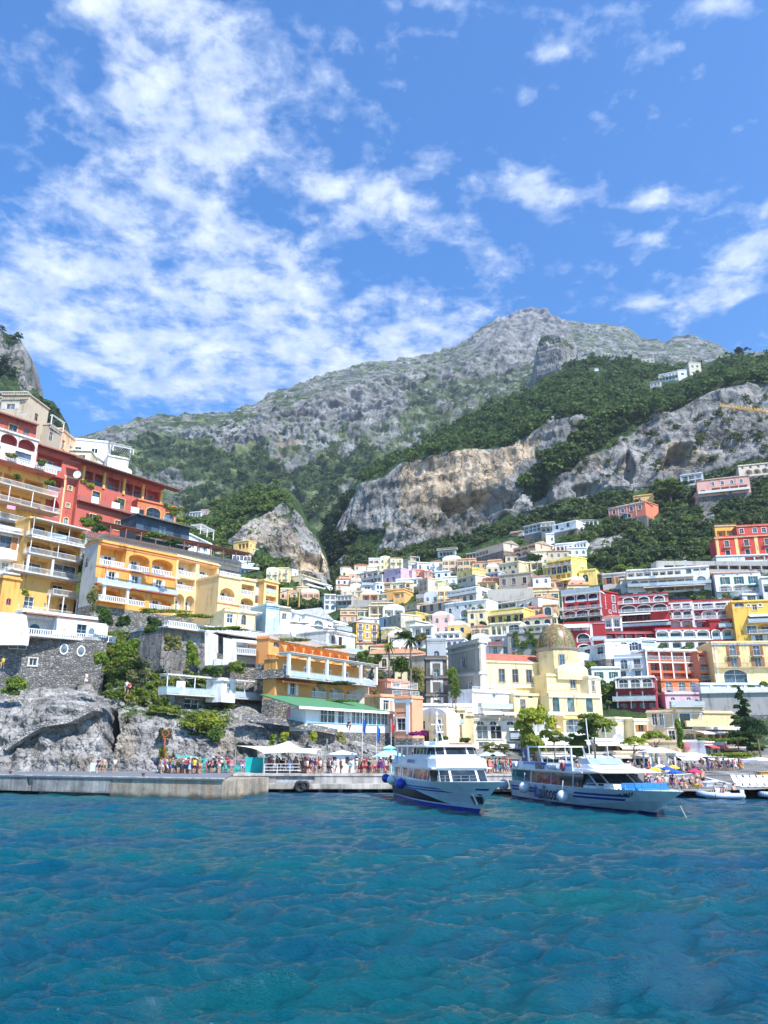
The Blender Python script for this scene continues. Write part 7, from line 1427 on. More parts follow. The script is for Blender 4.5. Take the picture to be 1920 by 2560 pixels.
for pz in('stand','walk','arms_up','bag','sit','lounge'):
 me,J=skin_body(pz);me.materials.clear();me.materials.append(SKN);V={k:Vector(v[:3])for k,v in J.items()}
 def ell(mb,c0,c1,rx0,ry0,rx1,ry1,n=12):
  vs=[]
  for c,rx,ry in((c0,rx0,ry0),(c1,rx1,ry1)):
   for i in range(n):t=2*math.pi*i/n;vs.append((c.x+rx*math.cos(t),c.y+ry*math.sin(t),c.z))
  mb.add(vs,[(i,(i+1)%n,n+(i+1)%n,n+i)for i in range(n)])
 sh=MB();up=Vector((0,0,1))
 ell(sh,V['pel']-up*.02,V['bel']+up*.03,.185,.135,.175,.13);ell(sh,V['bel']+up*.03,V['che']+up*.04,.175,.13,.205,.145);ell(sh,V['che']+up*.04,V['nek']-up*.03,.205,.145,.09,.08)
 for s in 'lr':limb(sh,V['s'+s]+up*.03,V['s'+s].lerp(V['e'+s],.6),.088,.066)
 so_=MB();ell(so_,V['hl'].lerp(V['hr'],.5)-up*.06,V['pel']+up*.04,.175,.13,.178,.13)
 for s in 'lr':limb(so_,V['h'+s],V['h'+s].lerp(V['k'+s],.8),.115,.088)
 dr=MB()
 if pz in('stand','walk','arms_up','bag'):ell(dr,Vector((0,0,.48)),V['pel']+up*.1,.27,.22,.17,.13,14);ell(dr,V['pel']+up*.1,V['che']+up*.05,.17,.13,.2,.14,14);ell(dr,V['che']+up*.05,V['nek']-up*.02,.2,.14,.09,.08,14)
 hr=MB();h=V['hd']+Vector((0,.02,.045));hr.ball(h,.115,10,6,0,1.0)
 lh=MB();lh.ball(h,.115,10,6);limb(lh,h+Vector((0,.04,-.02)),h+Vector((0,.10,-.26)),.09,.05)
 ht=MB();ht.lathe(h,[(.22,.03),(.23,.045),(.12,.06),(.11,.14),(.03,.16)],12)
 mk=lambda b_,nm:(lambda o:(o.data,bpy.data.objects.remove(o))[0])(b_.build(nm,CL,None,True))if b_.v else None
 POSES[pz]=dict(body=me,shirt=mk(sh,'shirt'),shorts=mk(so_,'shorts'),dress=mk(dr,'dress'),hair=mk(hr,'hair'),long_hair=mk(lh,'hair'),hat=mk(ht,'hat'))
bk=MB();bk.box(-.15,.15,.14,.32,1.02,1.45);BPACK=bk.build('backpack',CL);BPM=BPACK.data;bpy.data.objects.remove(BPACK)
CN_={'white':(.75,.75,.74),'red':(.50,.03,.04),'navy':(.02,.03,.10),'black':(.02,.02,.025),'blue':(.05,.14,.45),'yellow':(.80,.55,.03),'pink':(.72,.16,.30),'green':(.08,.25,.10),'grey':(.28,.28,.30),'beige':(.55,.45,.32),'orange':(.75,.25,.08),'pale blue':(.35,.5,.7),'maroon':(.2,.02,.05),'olive':(.16,.17,.07),'turquoise':(.05,.45,.45),'purple':(.2,.06,.3)}
HC={'dark':(.02,.014,.01),'brown':(.09,.045,.02),'blond':(.42,.28,.12),'grey':(.35,.33,.3)}
USED={}
def person(x,Y,z,pose,top,bottom,hair='dark',long_=False,hat=None,dress=False,face=0.0,where='',pack=None,group=None,s=1.0,label=None):
 rt=empty('person',(x,Y,z),face);rt.scale=(s,s,s);Q=POSES[pose]
 def pt(me,nm,c):
  o=bpy.data.objects.new(nm,me);COL.objects.link(o);o.parent=rt;o.color=(*c,1);return o
 pt(Q['body'],'body',(1,1,1))
 if dress and Q['dress']:pt(Q['dress'],'dress',CN_[top])
 else:
  if top:pt(Q['shirt'],'shirt',CN_[top])
  pt(Q['shorts'],'shorts',CN_[bottom])
 pt(Q['long_hair']if long_ else Q['hair'],'hair',HC[hair])
 if hat:pt(Q['hat'],'hat',CN_[hat])
 if pack:pt(BPM,'backpack',CN_[pack])
 pw={'stand':'standing','walk':'walking','arms_up':'arm raised','bag':'arms folded','sit':'sitting','lounge':'leaning back'}[pose]
 if label is None:
  label=('%s dress'%top)if dress and Q['dress']else('%s shirt, %s shorts'%(top,bottom)if top else '%s swimwear'%bottom)
  if hat:label+=', %s hat'%hat
  elif long_ and not pack:label+=', long %s hair'%hair
  if pack:label+=', %s backpack'%pack
  label='person, '+label+', '+pw+' '+where
 USED.setdefault(label,0);USED[label]+=1
 tag(rt,label,'person',group);return rt
pr=random.Random(21);COMB=set()
def crowd(n,fx,where,group,poses,Yr,zf,beach=False,s=1.0,minpx=None):
 """n people; no two dressed alike in one place"""
 cols=list(CN_);pts=[]
 for i in range(n):
  for tr in range(60):
   px=pr.uniform(*fx);Y=pr.uniform(*Yr);x=P(px,1930,Y).x
   if all((x-a)**2+(Y-b)**2>.34 for a,b in pts):break
  pts.append((x,Y))
  for tr in range(200):
   if beach:top=None if pr.random()<.55 else pr.choice(['white','red','pink','black','blue','pale blue'])
   else:top=pr.choice(['white','white','white','red','navy','black','blue','pink','grey','beige','orange','pale blue','green','purple','maroon','turquoise'])
   bot=pr.choice(cols);hair=pr.choice(list(HC));long_=pr.random()<.45;hat=pr.choice([None]*9+['white','beige','black','red']);dress=(not beach)and pr.random()<.2;pack=pr.choice([None,None,None,None,'black','red','green','grey'])if not beach else None
   pose=pr.choice(poses);key=(where,top,None if dress else bot,(hat or('l'+hair if long_ and not pack else '')),pack,pose)
   if key not in COMB:COMB.add(key);break
  if not beach and pack and pose in('sit','lounge'):pack=None
  person(x,Y,zf(Y),pose,top,bot,hair,long_,hat,dress,pr.uniform(-2.6,2.6)if not beach else pr.uniform(-1,1),where,pack,group,s*pr.uniform(.92,1.05))
STD=['stand','walk','arms_up','bag','stand']
crowd(44,(398,500),'in dense pier crowd','people waiting in the dense pier crowd',STD,(93.5,98.5),lambda y:ZT)
crowd(16,(495,580),'right of pier crowd','people right of the dense pier crowd',STD,(95.5,99),lambda y:ZT)
crowd(26,(655,800),'by sail tent','people by the sail tent',STD,(95.2,99),lambda y:ZT)
crowd(5,(760,822),'between tent and kiosk','people between tent and kiosk',STD,(93.5,94.8),lambda y:ZT)
crowd(7,(818,900),'before white kiosk','people in front of the white kiosk',STD,(93.8,95.8),lambda y:ZT)
crowd(22,(900,975),'near turquoise kiosk','people near the turquoise kiosk',STD,(94,97),lambda y:ZT)
crowd(26,(1205,1272),'between the ferries','people between the two ferries',STD,(93,99),lambda y:ZT+.02)
crowd(44,(1605,1760),'among the sunbathers','sunbathers among the sunbathers',['sit','sit','lounge','lounge','stand'],(86,104),beach_z,True,1.0)
crowd(16,(1640,1740),'by white beach pavilion','people by the white beach pavilion',STD,(118,126),beach_z)
crowd(26,(1745,1860),'by beach restaurants','people on the promenade by the beach restaurants',STD,(126,134),beach_z)
crowd(10,(1560,1640),'left of white pavilion','people left of the white pavilion',STD,(118,128),beach_z)
b_=PZ(240,1931,ZT);person(P(244,1930,97).x,97,ZT,'walk','navy','black',where='alone on the left pier',label='person in navy shirt and black trousers on the left pier beside a white board')
person(P(248,1930,97).x+.3,97.6,ZT,'stand','beige','olive',long_=True,hair='brown',label='person in beige shirt just behind the navy shirt on the left pier')
person(P(285,1930,96.5).x,96.5,ZT,'walk','white','grey',label='person in white shirt walking alone left of the pier crowd')
person(P(484,1930,93).x,93.2,ZT,'stand','yellow','navy',face=3.1,label='person in bright yellow shirt with back turned at the crowd front')
person(P(604,1930,95).x,95.5,ZT,'stand','purple','pale blue',face=.4,label='person in purple shirt standing alone before the turquoise net')
pY=112
WH=flat((.78,.79,.80),.28,name='white_gelcoat',spec=.6);BLS=flat((.02,.05,.36),.35,name='blue_paint');BLK=flat((.015,.015,.02),.3,name='black_paint');DGL=glass_mat((.02,.028,.035),.06,'tinted_glass')
HULLC=flat((.64,.73,.78),.3,name='pale_hull_paint');STEEL=flat((.6,.6,.6),.35,.6,name='steel_tube')
def hull_fn(L,Lw,bd,bw,zs,zb,fl=1.6):
 def S(x,t):
  u=min(1,max(0,x/L));k=max(0,(u-.45)/.55)
  b1=bd*(1-k**2.6);
  uw=min(1,x/Lw);kw=max(0,(uw-.35)/.65);b0=bw*max(0,1-kw**1.9)
  z1=zs+(zb-zs)*max(0,(u-.3)/.7)**1.5;z=z1*t
  xx=x if x<Lw else x
  y=b0+(b1-b0)*(t**fl)
  return xx,max(.01,y),z
 def SS(s,t):
  x=s*(Lw+(L-Lw)*max(0,t)**1.3)
  u=s;k=max(0,(u-.5)/.5);kw=max(0,(u-.35)/.65)
  b1=bd*max(0,1-k**3.0);b0=bw*max(0,1-kw**1.9)
  z1=zs+(zb-zs)*max(0,(u-.3)/.7)**1.5
  return x,b0+(b1-b0)*(max(0,t)**fl),z1*t
 return SS
def hull(root,SS,mats,bot=.10,nx=40):
 mb=MB()
 for sg in(-1,1):
  for i in range(nx):
   s0,s1=i/nx,(i+1)/nx;tt_=[-.35,0,bot,.3,.5,.7,.85,1.0]
   for j in range(len(tt_)-1):
    q=[]
    for(s,t)in((s0,tt_[j]),(s1,tt_[j]),(s1,tt_[j+1]),(s0,tt_[j+1])):x,y,z=SS(s,t);q.append((x,sg*y,z))
    mb.add(q,[(0,1,2,3)if sg<0 else(3,2,1,0)],1 if tt_[j]<bot else 0)
 for i in range(nx):
  a,b=SS(i/nx,1),SS((i+1)/nx,1);mb.quad((a[0],-a[1],a[2]-.02),(b[0],-b[1],b[2]-.02),(b[0],b[1],b[2]-.02),(a[0],a[1],a[2]-.02),0)
 t=[SS(0,v)for v in(-.35,0,bot,.5,1)];mb.poly([(p[0],-p[1],p[2])for p in t]+[(p[0],p[1],p[2])for p in reversed(t)],0)
 return mb.build('hull',mats,root,True)
def stripe(root,SS,s0,s1,ta,tb,mat,name='hull_stripe',taper=0,off=.02,n=20):
 for sg in(-1,1):
  mb=MB();pr_=None
  for i in range(n+1):
   s=s0+(s1-s0)*i/n;a_,b_=(ta(i/n),tb(i/n))if callable(ta)else(ta,tb+(ta-tb)*(taper*max(0,i/n-.9)*10))
   x0,y0,z0=SS(s,a_);x1,y1,z1=SS(s,b_);q=((x0,sg*(y0+off),z0),(x1,sg*(y1+off),z1))
   if pr_:mb.quad(*((pr_[0],q[0],q[1],pr_[1])if sg<0 else(pr_[1],q[1],q[0],pr_[0])))
   pr_=q
  mb.build(name,mat,root)
def cabin(root,name,x0,x1,yh,z0,z1,mat,rake=.6,rakea=.1,taper=.85):
 """a deckhouse with sloping front, rounded in plan towards the bow"""
 mb=MB();pl=[]
 for z,xa,xb,w in((z0,x0,x1,yh),(z1,x0+rakea,x1-rake,yh*.96)):
  pl.append([(xa,-w,z),(xb-(xb-xa)*.12,-w,z),(xb-.3,-w*taper,z),(xb,-w*.5,z),(xb,w*.5,z),(xb-.3,w*taper,z),(xb-(xb-xa)*.12,w,z),(xa,w,z)])
 a,b=pl;n=8;mb.add(a+b,[tuple(range(n-1,-1,-1)),tuple(range(n,2*n))]+[(i,(i+1)%n,n+(i+1)%n,n+i)for i in range(n)])
 return mb.build(name,mat,root),pl
def side_windows(root,pl,xs,zf0,zf1,mat,name='window',out=.02,slant=0.0):
 """panes on both long sides: xs = list of (x from, x to)"""
 a,b=pl;(z0,z1)=a[0][2],b[0][2]
 for(xa,xb)in xs:
  for sg in(-1,1):
   q=[]
   for(x,f,k)in((xa,zf0,0),(xb,zf0,0),(xb,zf1,1),(xa,zf1,1)):
    w=abs(a[0][1])*(1-f)+abs(b[0][1])*f;q.append((x-slant*k,sg*(w+out),z0+(z1-z0)*f))
   mb=MB();mb.add(q,[(0,1,2,3)if sg<0 else(3,2,1,0)]);mb.build(name,mat,root)
def front_windows(root,pl,mat,f0=.2,f1=.88,segs=(1,2,3,4,5)):
 a,b=pl
 for i in segs:
  A0,B0,A1,B1=Vector(a[i]),Vector(a[i+1]),Vector(b[i]),Vector(b[i+1]);nrm=(B0-A0).cross(A1-A0).normalized()*.03
  def pt(u,f):return tuple(A0 .lerp(B0,u).lerp(A1 .lerp(B1,u),f)+nrm)
  mb=MB();mb.quad(pt(.06,f0),pt(.94,f0),pt(.94,f1),pt(.06,f1));mb.build('window',mat,root)
def fender(root,x,y,z,r,col,name='fender'):
 mb=MB();mb.ball((0,0,0),r,14,9);mb.tube((0,0,r*.9),(0,.15,r*2.6),.03,5);mb.build(name,flat(col,.4,name='vinyl'),root,True,loc=(x,y,z))
def lettering(root,txt,size,loc,ang,mat,shear=0.0,name='lettering',bold=.02,sx=1.0):
 c=bpy.data.curves.new('t','FONT');c.body=txt;c.size=size;c.extrude=.01;c.offset=bold;c.shear=shear
 o=bpy.data.objects.new('t',c);COL.objects.link(o);dg=bpy.context.evaluated_depsgraph_get();me=bpy.data.meshes.new_from_object(o.evaluated_get(dg));bpy.data.objects.remove(o)
 me.materials.clear();me.materials.append(mat);n=bpy.data.objects.new(name,me);COL.objects.link(n);n.parent=root
 n.rotation_euler=Euler((math.pi/2,0,ang));n.location=loc;n.scale=(sx,1,1);return n
def rails(root,pts,h,mat,name='railing',step=1.2):
 mb=MB()
 for a,b in zip(pts[:-1],pts[1:]):
  a,b=Vector(a),Vector(b);L=(b-a).length;n=max(1,int(L/step))
  for z in(h,h*.55):mb.tube(a+Vector((0,0,z)),b+Vector((0,0,z)),.03,4)
  for i in range(n+1):p_=a.lerp(b,i/n);mb.tube(p_,p_+Vector((0,0,h)),.025,4)
 mb.build(name,mat,root)
f1=empty('ferry',(3.3,84.5,0),math.atan2(-.983,.19),'white two deck ferry with black hull wedge, blue stripes and blue bow foot','ferry')
SS=hull_fn(26.8,21.6,2.75,2.35,2.0,2.5)
hull(f1,SS,[HULLC,BLS],.13)
stripe(f1,SS,.0,.80,lambda u:.17+.02*u,lambda u:.18+.40*min(1,(1-u)/.45),BLK,'black_wedge')
stripe(f1,SS,.0,.62,.135,.16,WH,'white_line');stripe(f1,SS,.0,.82,.60,.66,BLS,taper=1);stripe(f1,SS,.0,.74,.70,.76,BLS,taper=1);stripe(f1,SS,.93,.985,.72,.78,BLS);stripe(f1,SS,.93,.97,.55,.6,BLS)
stripe(f1,SS,.0,1.0,.94,1.0,WH,'gunwale')
cb,pl=cabin(f1,'lower_cabin',.3,18.2,2.45,1.98,3.12,WH,.9)
side_windows(f1,pl,[(.6+i*.95,1.42+i*.95)for i in range(9)],.16,.86,DGL);side_windows(f1,pl,[(9.4,10.5),(10.7,11.3),(11.5,13.0),(13.3,14.5),(14.8,15.5)],.14,.88,DGL,slant=-.25);front_windows(f1,pl,DGL,.12,.9)
mb=MB();mb.box(-.2,17.2,-2.62,2.62,3.125,3.25);mb.build('upper_deck',WH,f1)
cb,pl2=cabin(f1,'bulwark',3.0,17.6,2.62,3.253,3.95,WH,.5);cb2,pl2b=cabin(f1,'bulwark_step',6.0,16.6,2.35,3.952,4.15,WH,.2)
mb=MB();mb.box(-.2,3.0,-2.6,-2.5,3.25,3.95);mb.box(-.2,3.0,2.5,2.6,3.25,3.95);mb.box(-.2,-.1,-2.5,2.5,3.25,3.95);mb.build('stern_bulwark',flat((.5,.56,.62),.4),f1)
cb,pl3=cabin(f1,'wheelhouse',8.0,15.9,2.1,4.152,4.92,WH,.7,.0)
side_windows(f1,pl3,[(8.3,9.2),(9.5,10.6),(10.9,11.9),(12.2,13.2),(13.5,14.6)],.15,.88,DGL,slant=-.15);front_windows(f1,pl3,DGL,.15,.88)
cb,pl4=cabin(f1,'roof',.6,15.7,2.35,4.925,5.08,WH,.3,.2)
for x in(.9,3.0,5.6):
 for sg in(-1,1):
  mb=MB();mb.add([(x,sg*2.2,3.95),(x+.5,sg*2.2,3.95),(x+.9,sg*2.2,4.92),(x+.2,sg*2.2,4.92),(x,sg*2.1,3.95),(x+.5,sg*2.1,3.95),(x+.9,sg*2.1,4.92),(x+.2,sg*2.1,4.92)],[(0,1,2,3),(7,6,5,4),(0,3,7,4),(1,5,6,2)]);mb.build('roof_support',WH,f1)
mb=MB();mb.tube((9.5,0,5.08),(9.2,0,8.2),.07,6);mb.tube((10.3,.4,5.08),(9.3,0,7.4),.05,6);mb.tube((10.3,-.4,5.08),(9.3,0,7.4),.05,6);mb.box(9.0,9.3,-.6,.6,6.9,7.0);mb.box(9.6,10.4,-.35,.35,6.2,6.3);mb.ball((9.2,0,7.9),.18,8,5);mb.build('mast',flat((.7,.7,.7),.4),f1)
mb=MB();mb.tube((12.6,0,5.08),(12.6,0,5.5),.05,6);mb.box(12.3,12.9,-.5,.5,5.4,5.5);mb.box(8.2,9.0,-1.2,1.2,5.083,5.4);mb.build('roof_equipment',WH,f1)
mb=MB();torus(mb,(0,0,0),.33,.09);mb.build('lifebuoy',flat((.6,.06,.03),.6,name='lifebuoy'),f1,True,loc=(.1,-2.68,3.7))
for x in(1.6,2.3):mb=MB();mb.tube((x,-2.5,3.5),(x+.5,-2.7,3.5),.22,8);mb.tube((x,-2.45,3.95),(x,-2.75,3.6),.26,10);mb.build('life_raft_canister',WH,f1)
fender(f1,-.5,-3.05,1.75,.46,(.02,.05,.35));fender(f1,2.6,-3.1,1.7,.45,(.75,.75,.7));fender(f1,7.0,-3.1,1.55,.48,(.02,.05,.40))
lettering(f1,'BENITO 2',.42,(8.0,-2.66,3.50),0,BLS,name='ship_name',bold=.005,sx=1.6)
mb=MB();c_=SS(.955,.52);mb.add([(c_[0]-1.1,-c_[1]-.50,1.55),(c_[0]+.7,-.28,1.55),(c_[0]+.25,-.12,.75),(c_[0]-.5,-c_[1]-.12,.65)],[(0,3,2,1)]);mb.build('anchor_pocket',BLK,f1)
mb=MB();mb.tube((c_[0]-.1,-c_[1]-.34,1.5),(c_[0]+.1,-c_[1]-.1,.7),.09,6);mb.tube((c_[0]-.6,-c_[1]-.40,1.35),(c_[0]+.4,-c_[1]-.1,1.4),.09,6);mb.build('anchor',STEEL,f1)
rails(f1,[(17.6,-2.2,2.15),(21,-1.9,2.25),(24.5,-.9,2.4)],.5,STEEL)
d2=Vector((.224,-.975));f2=empty('ferry',(15.6,83.6,0),math.atan2(d2 .y,d2 .x),'low white and blue ferry with big blue lettering along its side and blue foredeck seats','ferry')
SS=hull_fn(26.3,22.4,2.85,2.5,1.6,1.85,1.3)
HB=flat((.72,.76,.80),.3,name='pale_hull_paint');hull(f2,SS,[HB,flat((.01,.015,.12),.4,name='dark_blue_paint')],.10)
stripe(f2,SS,.62,.985,lambda u:.11,lambda u:.12+.42*min(1,u*1.3),flat((.48,.58,.58),.4,name='pale_hull_paint'),'spray_chine')
for(s0,s1)in((.02,.27),(.57,.86)):stripe(f2,SS,s0,s1,.66,.76,BLS,taper=0);stripe(f2,SS,s0,s1-.01,.48,.58,BLS)
stripe(f2,SS,0,1,.97,1.0,WH,'gunwale')
lettering(f2,'alicost',1.62,(7.7,-2.95,.40),0.0,flat((.008,.01,.05),.5,name='blue_black_paint'),.12,bold=.022,sx=1.0)
mb=MB();mb.add([(6.6,-2.94,.40),(7.7,-2.94,.32),(7.9,-2.94,.6),(7.1,-2.94,.7),(7.0,-2.94,1.6),(6.5,-2.94,1.1)],[(0,1,2,3,4,5)]);mb.build('emblem',BLS,f2)
xx=SS(.80,.86);lettering(f2,'1SA897',.62,(SS(.79,.8)[0],-SS(.84,.8)[1]-.25,1.35),.13,BLK,name='registration',bold=.012,sx=1.2)
cb,pl=cabin(f2,'main_cabin',.6,18.6,2.6,1.58,2.78,flat((.72,.74,.76),.3),2.2,-.9)
side_windows(f2,pl,[(.4,5.0),(5.3,9.6),(9.75,14.0),(14.2,16.0)],.06,.92,DGL);front_windows(f2,pl,DGL,.25,.95)
mb=MB();mb.box(-.9,16.4,-2.85,2.85,2.785,2.92);mb.build('roof_deck',WH,f2)
for sg in(-1,1):
 mb=MB();mb.box(1.2,14.6,sg*2.75-.04,sg*2.75+.04,2.923,3.55);mb.build('bulwark',flat((.70,.78,.84),.35),f2)
 mb=MB();
 for i in range(11):mb.box(4.0+i*.95,4.85+i*.95,sg*2.80-.01,sg*2.80+.01,3.28,3.52)
 mb.build('blue_panel',flat((.03,.28,.66),.4),f2)
cb,pw=cabin(f2,'visor',13.6,20.4,2.75,2.925,3.15,WH,3.4,1.0);cb,pv_=cabin(f2,'visor_top',14.4,17.4,2.0,3.152,3.5,WH,1.6,.4);cb,pu=cabin(f2,'wheelhouse_hood',13.2,16.0,1.6,3.502,3.95,flat((.35,.45,.52),.2),.8,.2)
cb,pf=cabin(f2,'fore_cabin',18.4,20.6,2.1,1.6,2.1,WH,.5)
BT=flat((.02,.22,.62),.5,name='blue_vinyl')
for i in range(7):
 mb=MB();mb.box(0,.5,-.26,.26,0,.16);mb.box(0,.14,-.26,.26,.16,.5);mb.build('seat',BT,f2,loc=(20.9,-1.6+i*.54,1.72));
for i in range(5):
 mb=MB();mb.box(0,.5,-.26,.26,0,.16);mb.box(0,.14,-.26,.26,.16,.5);mb.build('seat',BT,f2,loc=(22.0,-1.1+i*.54,1.76))
mb=MB();mb.add([(4.0,-2.3,3.5),(7.4,-2.3,3.5),(6.6,-2.3,4.85),(4.2,-2.3,4.85),(4.0,2.3,3.5),(7.4,2.3,3.5),(6.6,2.3,4.85),(4.2,2.3,4.85)],[(2,3,7,6)]);mb.box(4.1,6.8,-2.35,2.35,4.85,4.98)
for sg in(-1,1):mb.box(4.05,4.3,sg*2.3-.06,sg*2.3+.06,2.92,4.85);mb.add([(6.6,sg*2.3,4.85),(6.95,sg*2.3,4.85),(8.0,sg*2.3,3.0),(7.5,sg*2.3,3.0)],[(0,1,2,3)])
mb.build('arch_frame',WH,f2)
mb=MB();mb.add([(2.6,-2.4,3.3),(4.1,-2.4,3.3),(3.9,-2.4,4.9),(2.9,-2.4,4.8),(2.6,-2.3,3.3),(4.1,-2.3,3.3),(3.9,-2.3,4.9),(2.9,-2.3,4.8)],[(0,1,2,3),(7,6,5,4),(0,3,7,4),(1,5,6,2),(3,2,6,7)]);mb.build('funnel_fin',flat((.02,.05,.12),.4,name='navy_paint'),f2)
mb=MB();mb.add([(3.1,-2.42,3.9),(3.6,-2.42,3.85),(3.65,-2.42,4.1),(3.35,-2.42,4.1),(3.35,-2.42,4.6),(3.1,-2.42,4.3)],[(0,1,2,3,4,5)]);mb.build('emblem',flat((.6,.7,.8)),f2)
lettering(f2,'RAID',.84,(6.9,-2.90,2.93),0,flat((.008,.02,.08),.4),.25,name='ship_name',bold=.012,sx=1.1)
for x in(2.2,10.6,11.7):mb=MB();mb.tube((x-.4,-2.95,3.25),(x+.6,-2.95,3.25),.26,10);mb.build('life_raft_canister',WH,f2)
mb=MB();mb.tube((12.6,0,3.0),(12.3,0,7.4),.05,5);mb.tube((14.8,.6,3.9),(14.5,.6,6.6),.035,5);mb.tube((3.4,0,4.9),(3.0,0,6.0),.05,5);mb.tube((10.0,-1,3.0),(9.6,-1,5.4),.035,5);mb.build('antenna',flat((.7,.7,.7),.4),f2)
for x in(1.0,12.9):mb=MB();torus(mb,(0,0,0),.3,.08);mb.build('lifebuoy',flat((.65,.08,.05),.6,name='lifebuoy'),f2,True,loc=(x,-2.9,3.25))
rails(f2,[(17.0,-2.75,1.62),(20,-2.4,1.68),(23.5,-1.6,1.75),(26.4,-.4,1.85)],.45,STEEL);rails(f2,[(8.2,-2.7,3.55),(13.2,-2.7,3.55)],.9,STEEL);rails(f2,[(8.2,2.7,3.55),(13.2,2.7,3.55)],.9,STEEL)
fender(f2,-.3,-3.3,1.15,.55,(.5,.5,.5));fender(f2,5.2,-3.35,1.15,.52,(.72,.72,.7));fender(f2,13.6,-3.4,.85,.5,(.74,.74,.72))
mb=MB();a=SS(.975,.1);mb.add([(a[0]-1.2,-a[1]-.45,1.05),(a[0]+1.6,-.10,1.15),(a[0]+.2,-.1,.15),(a[0]-1.0,-a[1]-.40,.2)],[(0,3,2,1)]);mb.build('stem_recess',BLK,f2)
bpy.context.view_layer.update()
ra=f2 .matrix_world@Vector((26.0,-.2,.9));rb_=PZ(1740,2052,-.1);mb=MB()
for i in range(10):
 u0,u1=i/10,(i+1)/10;s_=lambda u:ra.lerp(rb_,u)-Vector((0,0,.5*math.sin(math.pi*u)));mb.tube(s_(u0)-ra,s_(u1)-ra,.035,5)
tag(mb.build('mooring_rope',flat((.6,.5,.3),.9,name='rope'),None,loc=ra),'pale mooring rope running from the second ferry bow into the water','rope')
for(fr,xs_,zz,wh)in((f1,(4.2,5.0),3.25,'on aft deck of first ferry'),(f2,(9.2,10.6,11.4),2.93,'on roof of lettered ferry')):
 for i,x in enumerate(xs_):
  w_=fr.matrix_world@Vector((x,-1.2+i*.9,zz));person(w_.x,w_.y,w_.z,'sit',['white','black','navy'][i],['grey','beige','blue'][i],where=wh)
def rib(label,px,py,ang,L=5.6):
 w_=PZ(px,py,0);rt=empty('inflatable_boat',(w_.x,w_.y,0),ang,label,'inflatable boat');mb=MB();n=26;r_=.26;pts=[]
 for i in range(n+1):
  u=i/n*2-1;a_=abs(u);x=L*(1-a_**2.2*1.0)if a_>.0 else L;y=math.copysign(min(1,(a_*1.6)**.8)*.85,u);pts.append(Vector((x,y,.30+.35*max(0,x/L-.5))))
 for a,b in zip(pts[:-1],pts[1:]):mb.tube(a,b,r_,10,cap=False)
 mb.ball(pts[0],r_,10,6);mb.ball(pts[-1],r_,10,6);mb.build('tube',flat((.50,.60,.72),.5,name='hypalon'),rt,True)
 mb=MB();mb.add([(0,-.7,.2),(L*.9,-.3,.3),(L*.9,.3,.3),(0,.7,.2),(0,0,-.2),(L*.8,0,-.15)],[(0,1,2,3),(0,4,5,1),(3,2,5,4),(0,3,4),(1,5,2)]);mb.build('hull',WH,rt)
 mb=MB();mb.box(-.35,.0,-.2,.2,.1,.85);mb.box(-.3,-.1,-.08,.08,-.3,.1);mb.build('outboard_engine',WH,rt);mb=MB();mb.box(1.9,2.4,-.3,.3,.3,1.0);mb.box(2.35,2.4,-.3,.3,1.0,1.3);mb.build('console',WH,rt);mb=MB();mb.box(1.0,1.6,-.4,.4,.3,.65);mb.build('seat',WH,rt)
 return rt,w_
rt,w_=rib('pale blue inflatable boat with two people aboard near the beach',1852,1997,math.pi-.15,3.9)
person(w_.x-1.4,w_.y+.1,.45,'sit','white','navy',face=-.8,label='person in white shirt sitting in the pale blue inflatable boat');person(w_.x-2.2,w_.y+.35,.35,'sit','grey','black',face=-1.2,label='person in grey shirt at the helm of the pale blue inflatable boat')
rib('second inflatable boat entering at the right edge',2026,1998,math.pi-.1,4.6)
qh=random.Random(5);FEA=[('green shutters',{'shut':GRN}),('brown shutters',{'shut':BRN}),('arched windows',{'arch':1}),('an open loggia',None),('blue frames',{'frame':BLU}),('small balconies',{'bal':'bar'})]
COLS=[('white',WHITE),('cream',CREAM),('peach',(.74,.46,.28)),('pale pink',(.72,.48,.42)),('grey',(.5,.5,.48)),('ochre',(.66,.46,.18)),('pale blue',(.55,.64,.7)),('beige',BEI)]
RFS=[('flat roof','flat'),('tiled roof','hip'),('vaulted roof','vault')]
combo=[(c_,r_,f_)for c_ in COLS for r_ in RFS for f_ in FEA];qh.shuffle(combo);combo.sort(key=lambda t:t[0][0]not in('white','cream','beige','peach'))
REG=[((840,1160),(1425,1560),'in the left town cluster',60),((1150,1420),(1390,1600),'in the middle of the town slope',34),((1420,1640),(1580,1720),'below the crimson hotel',12),((560,760),(1400,1500),'on the slope under the crag',12),((880,1190),(1560,1760),'around the palace and bell tower',14)]
ci=0
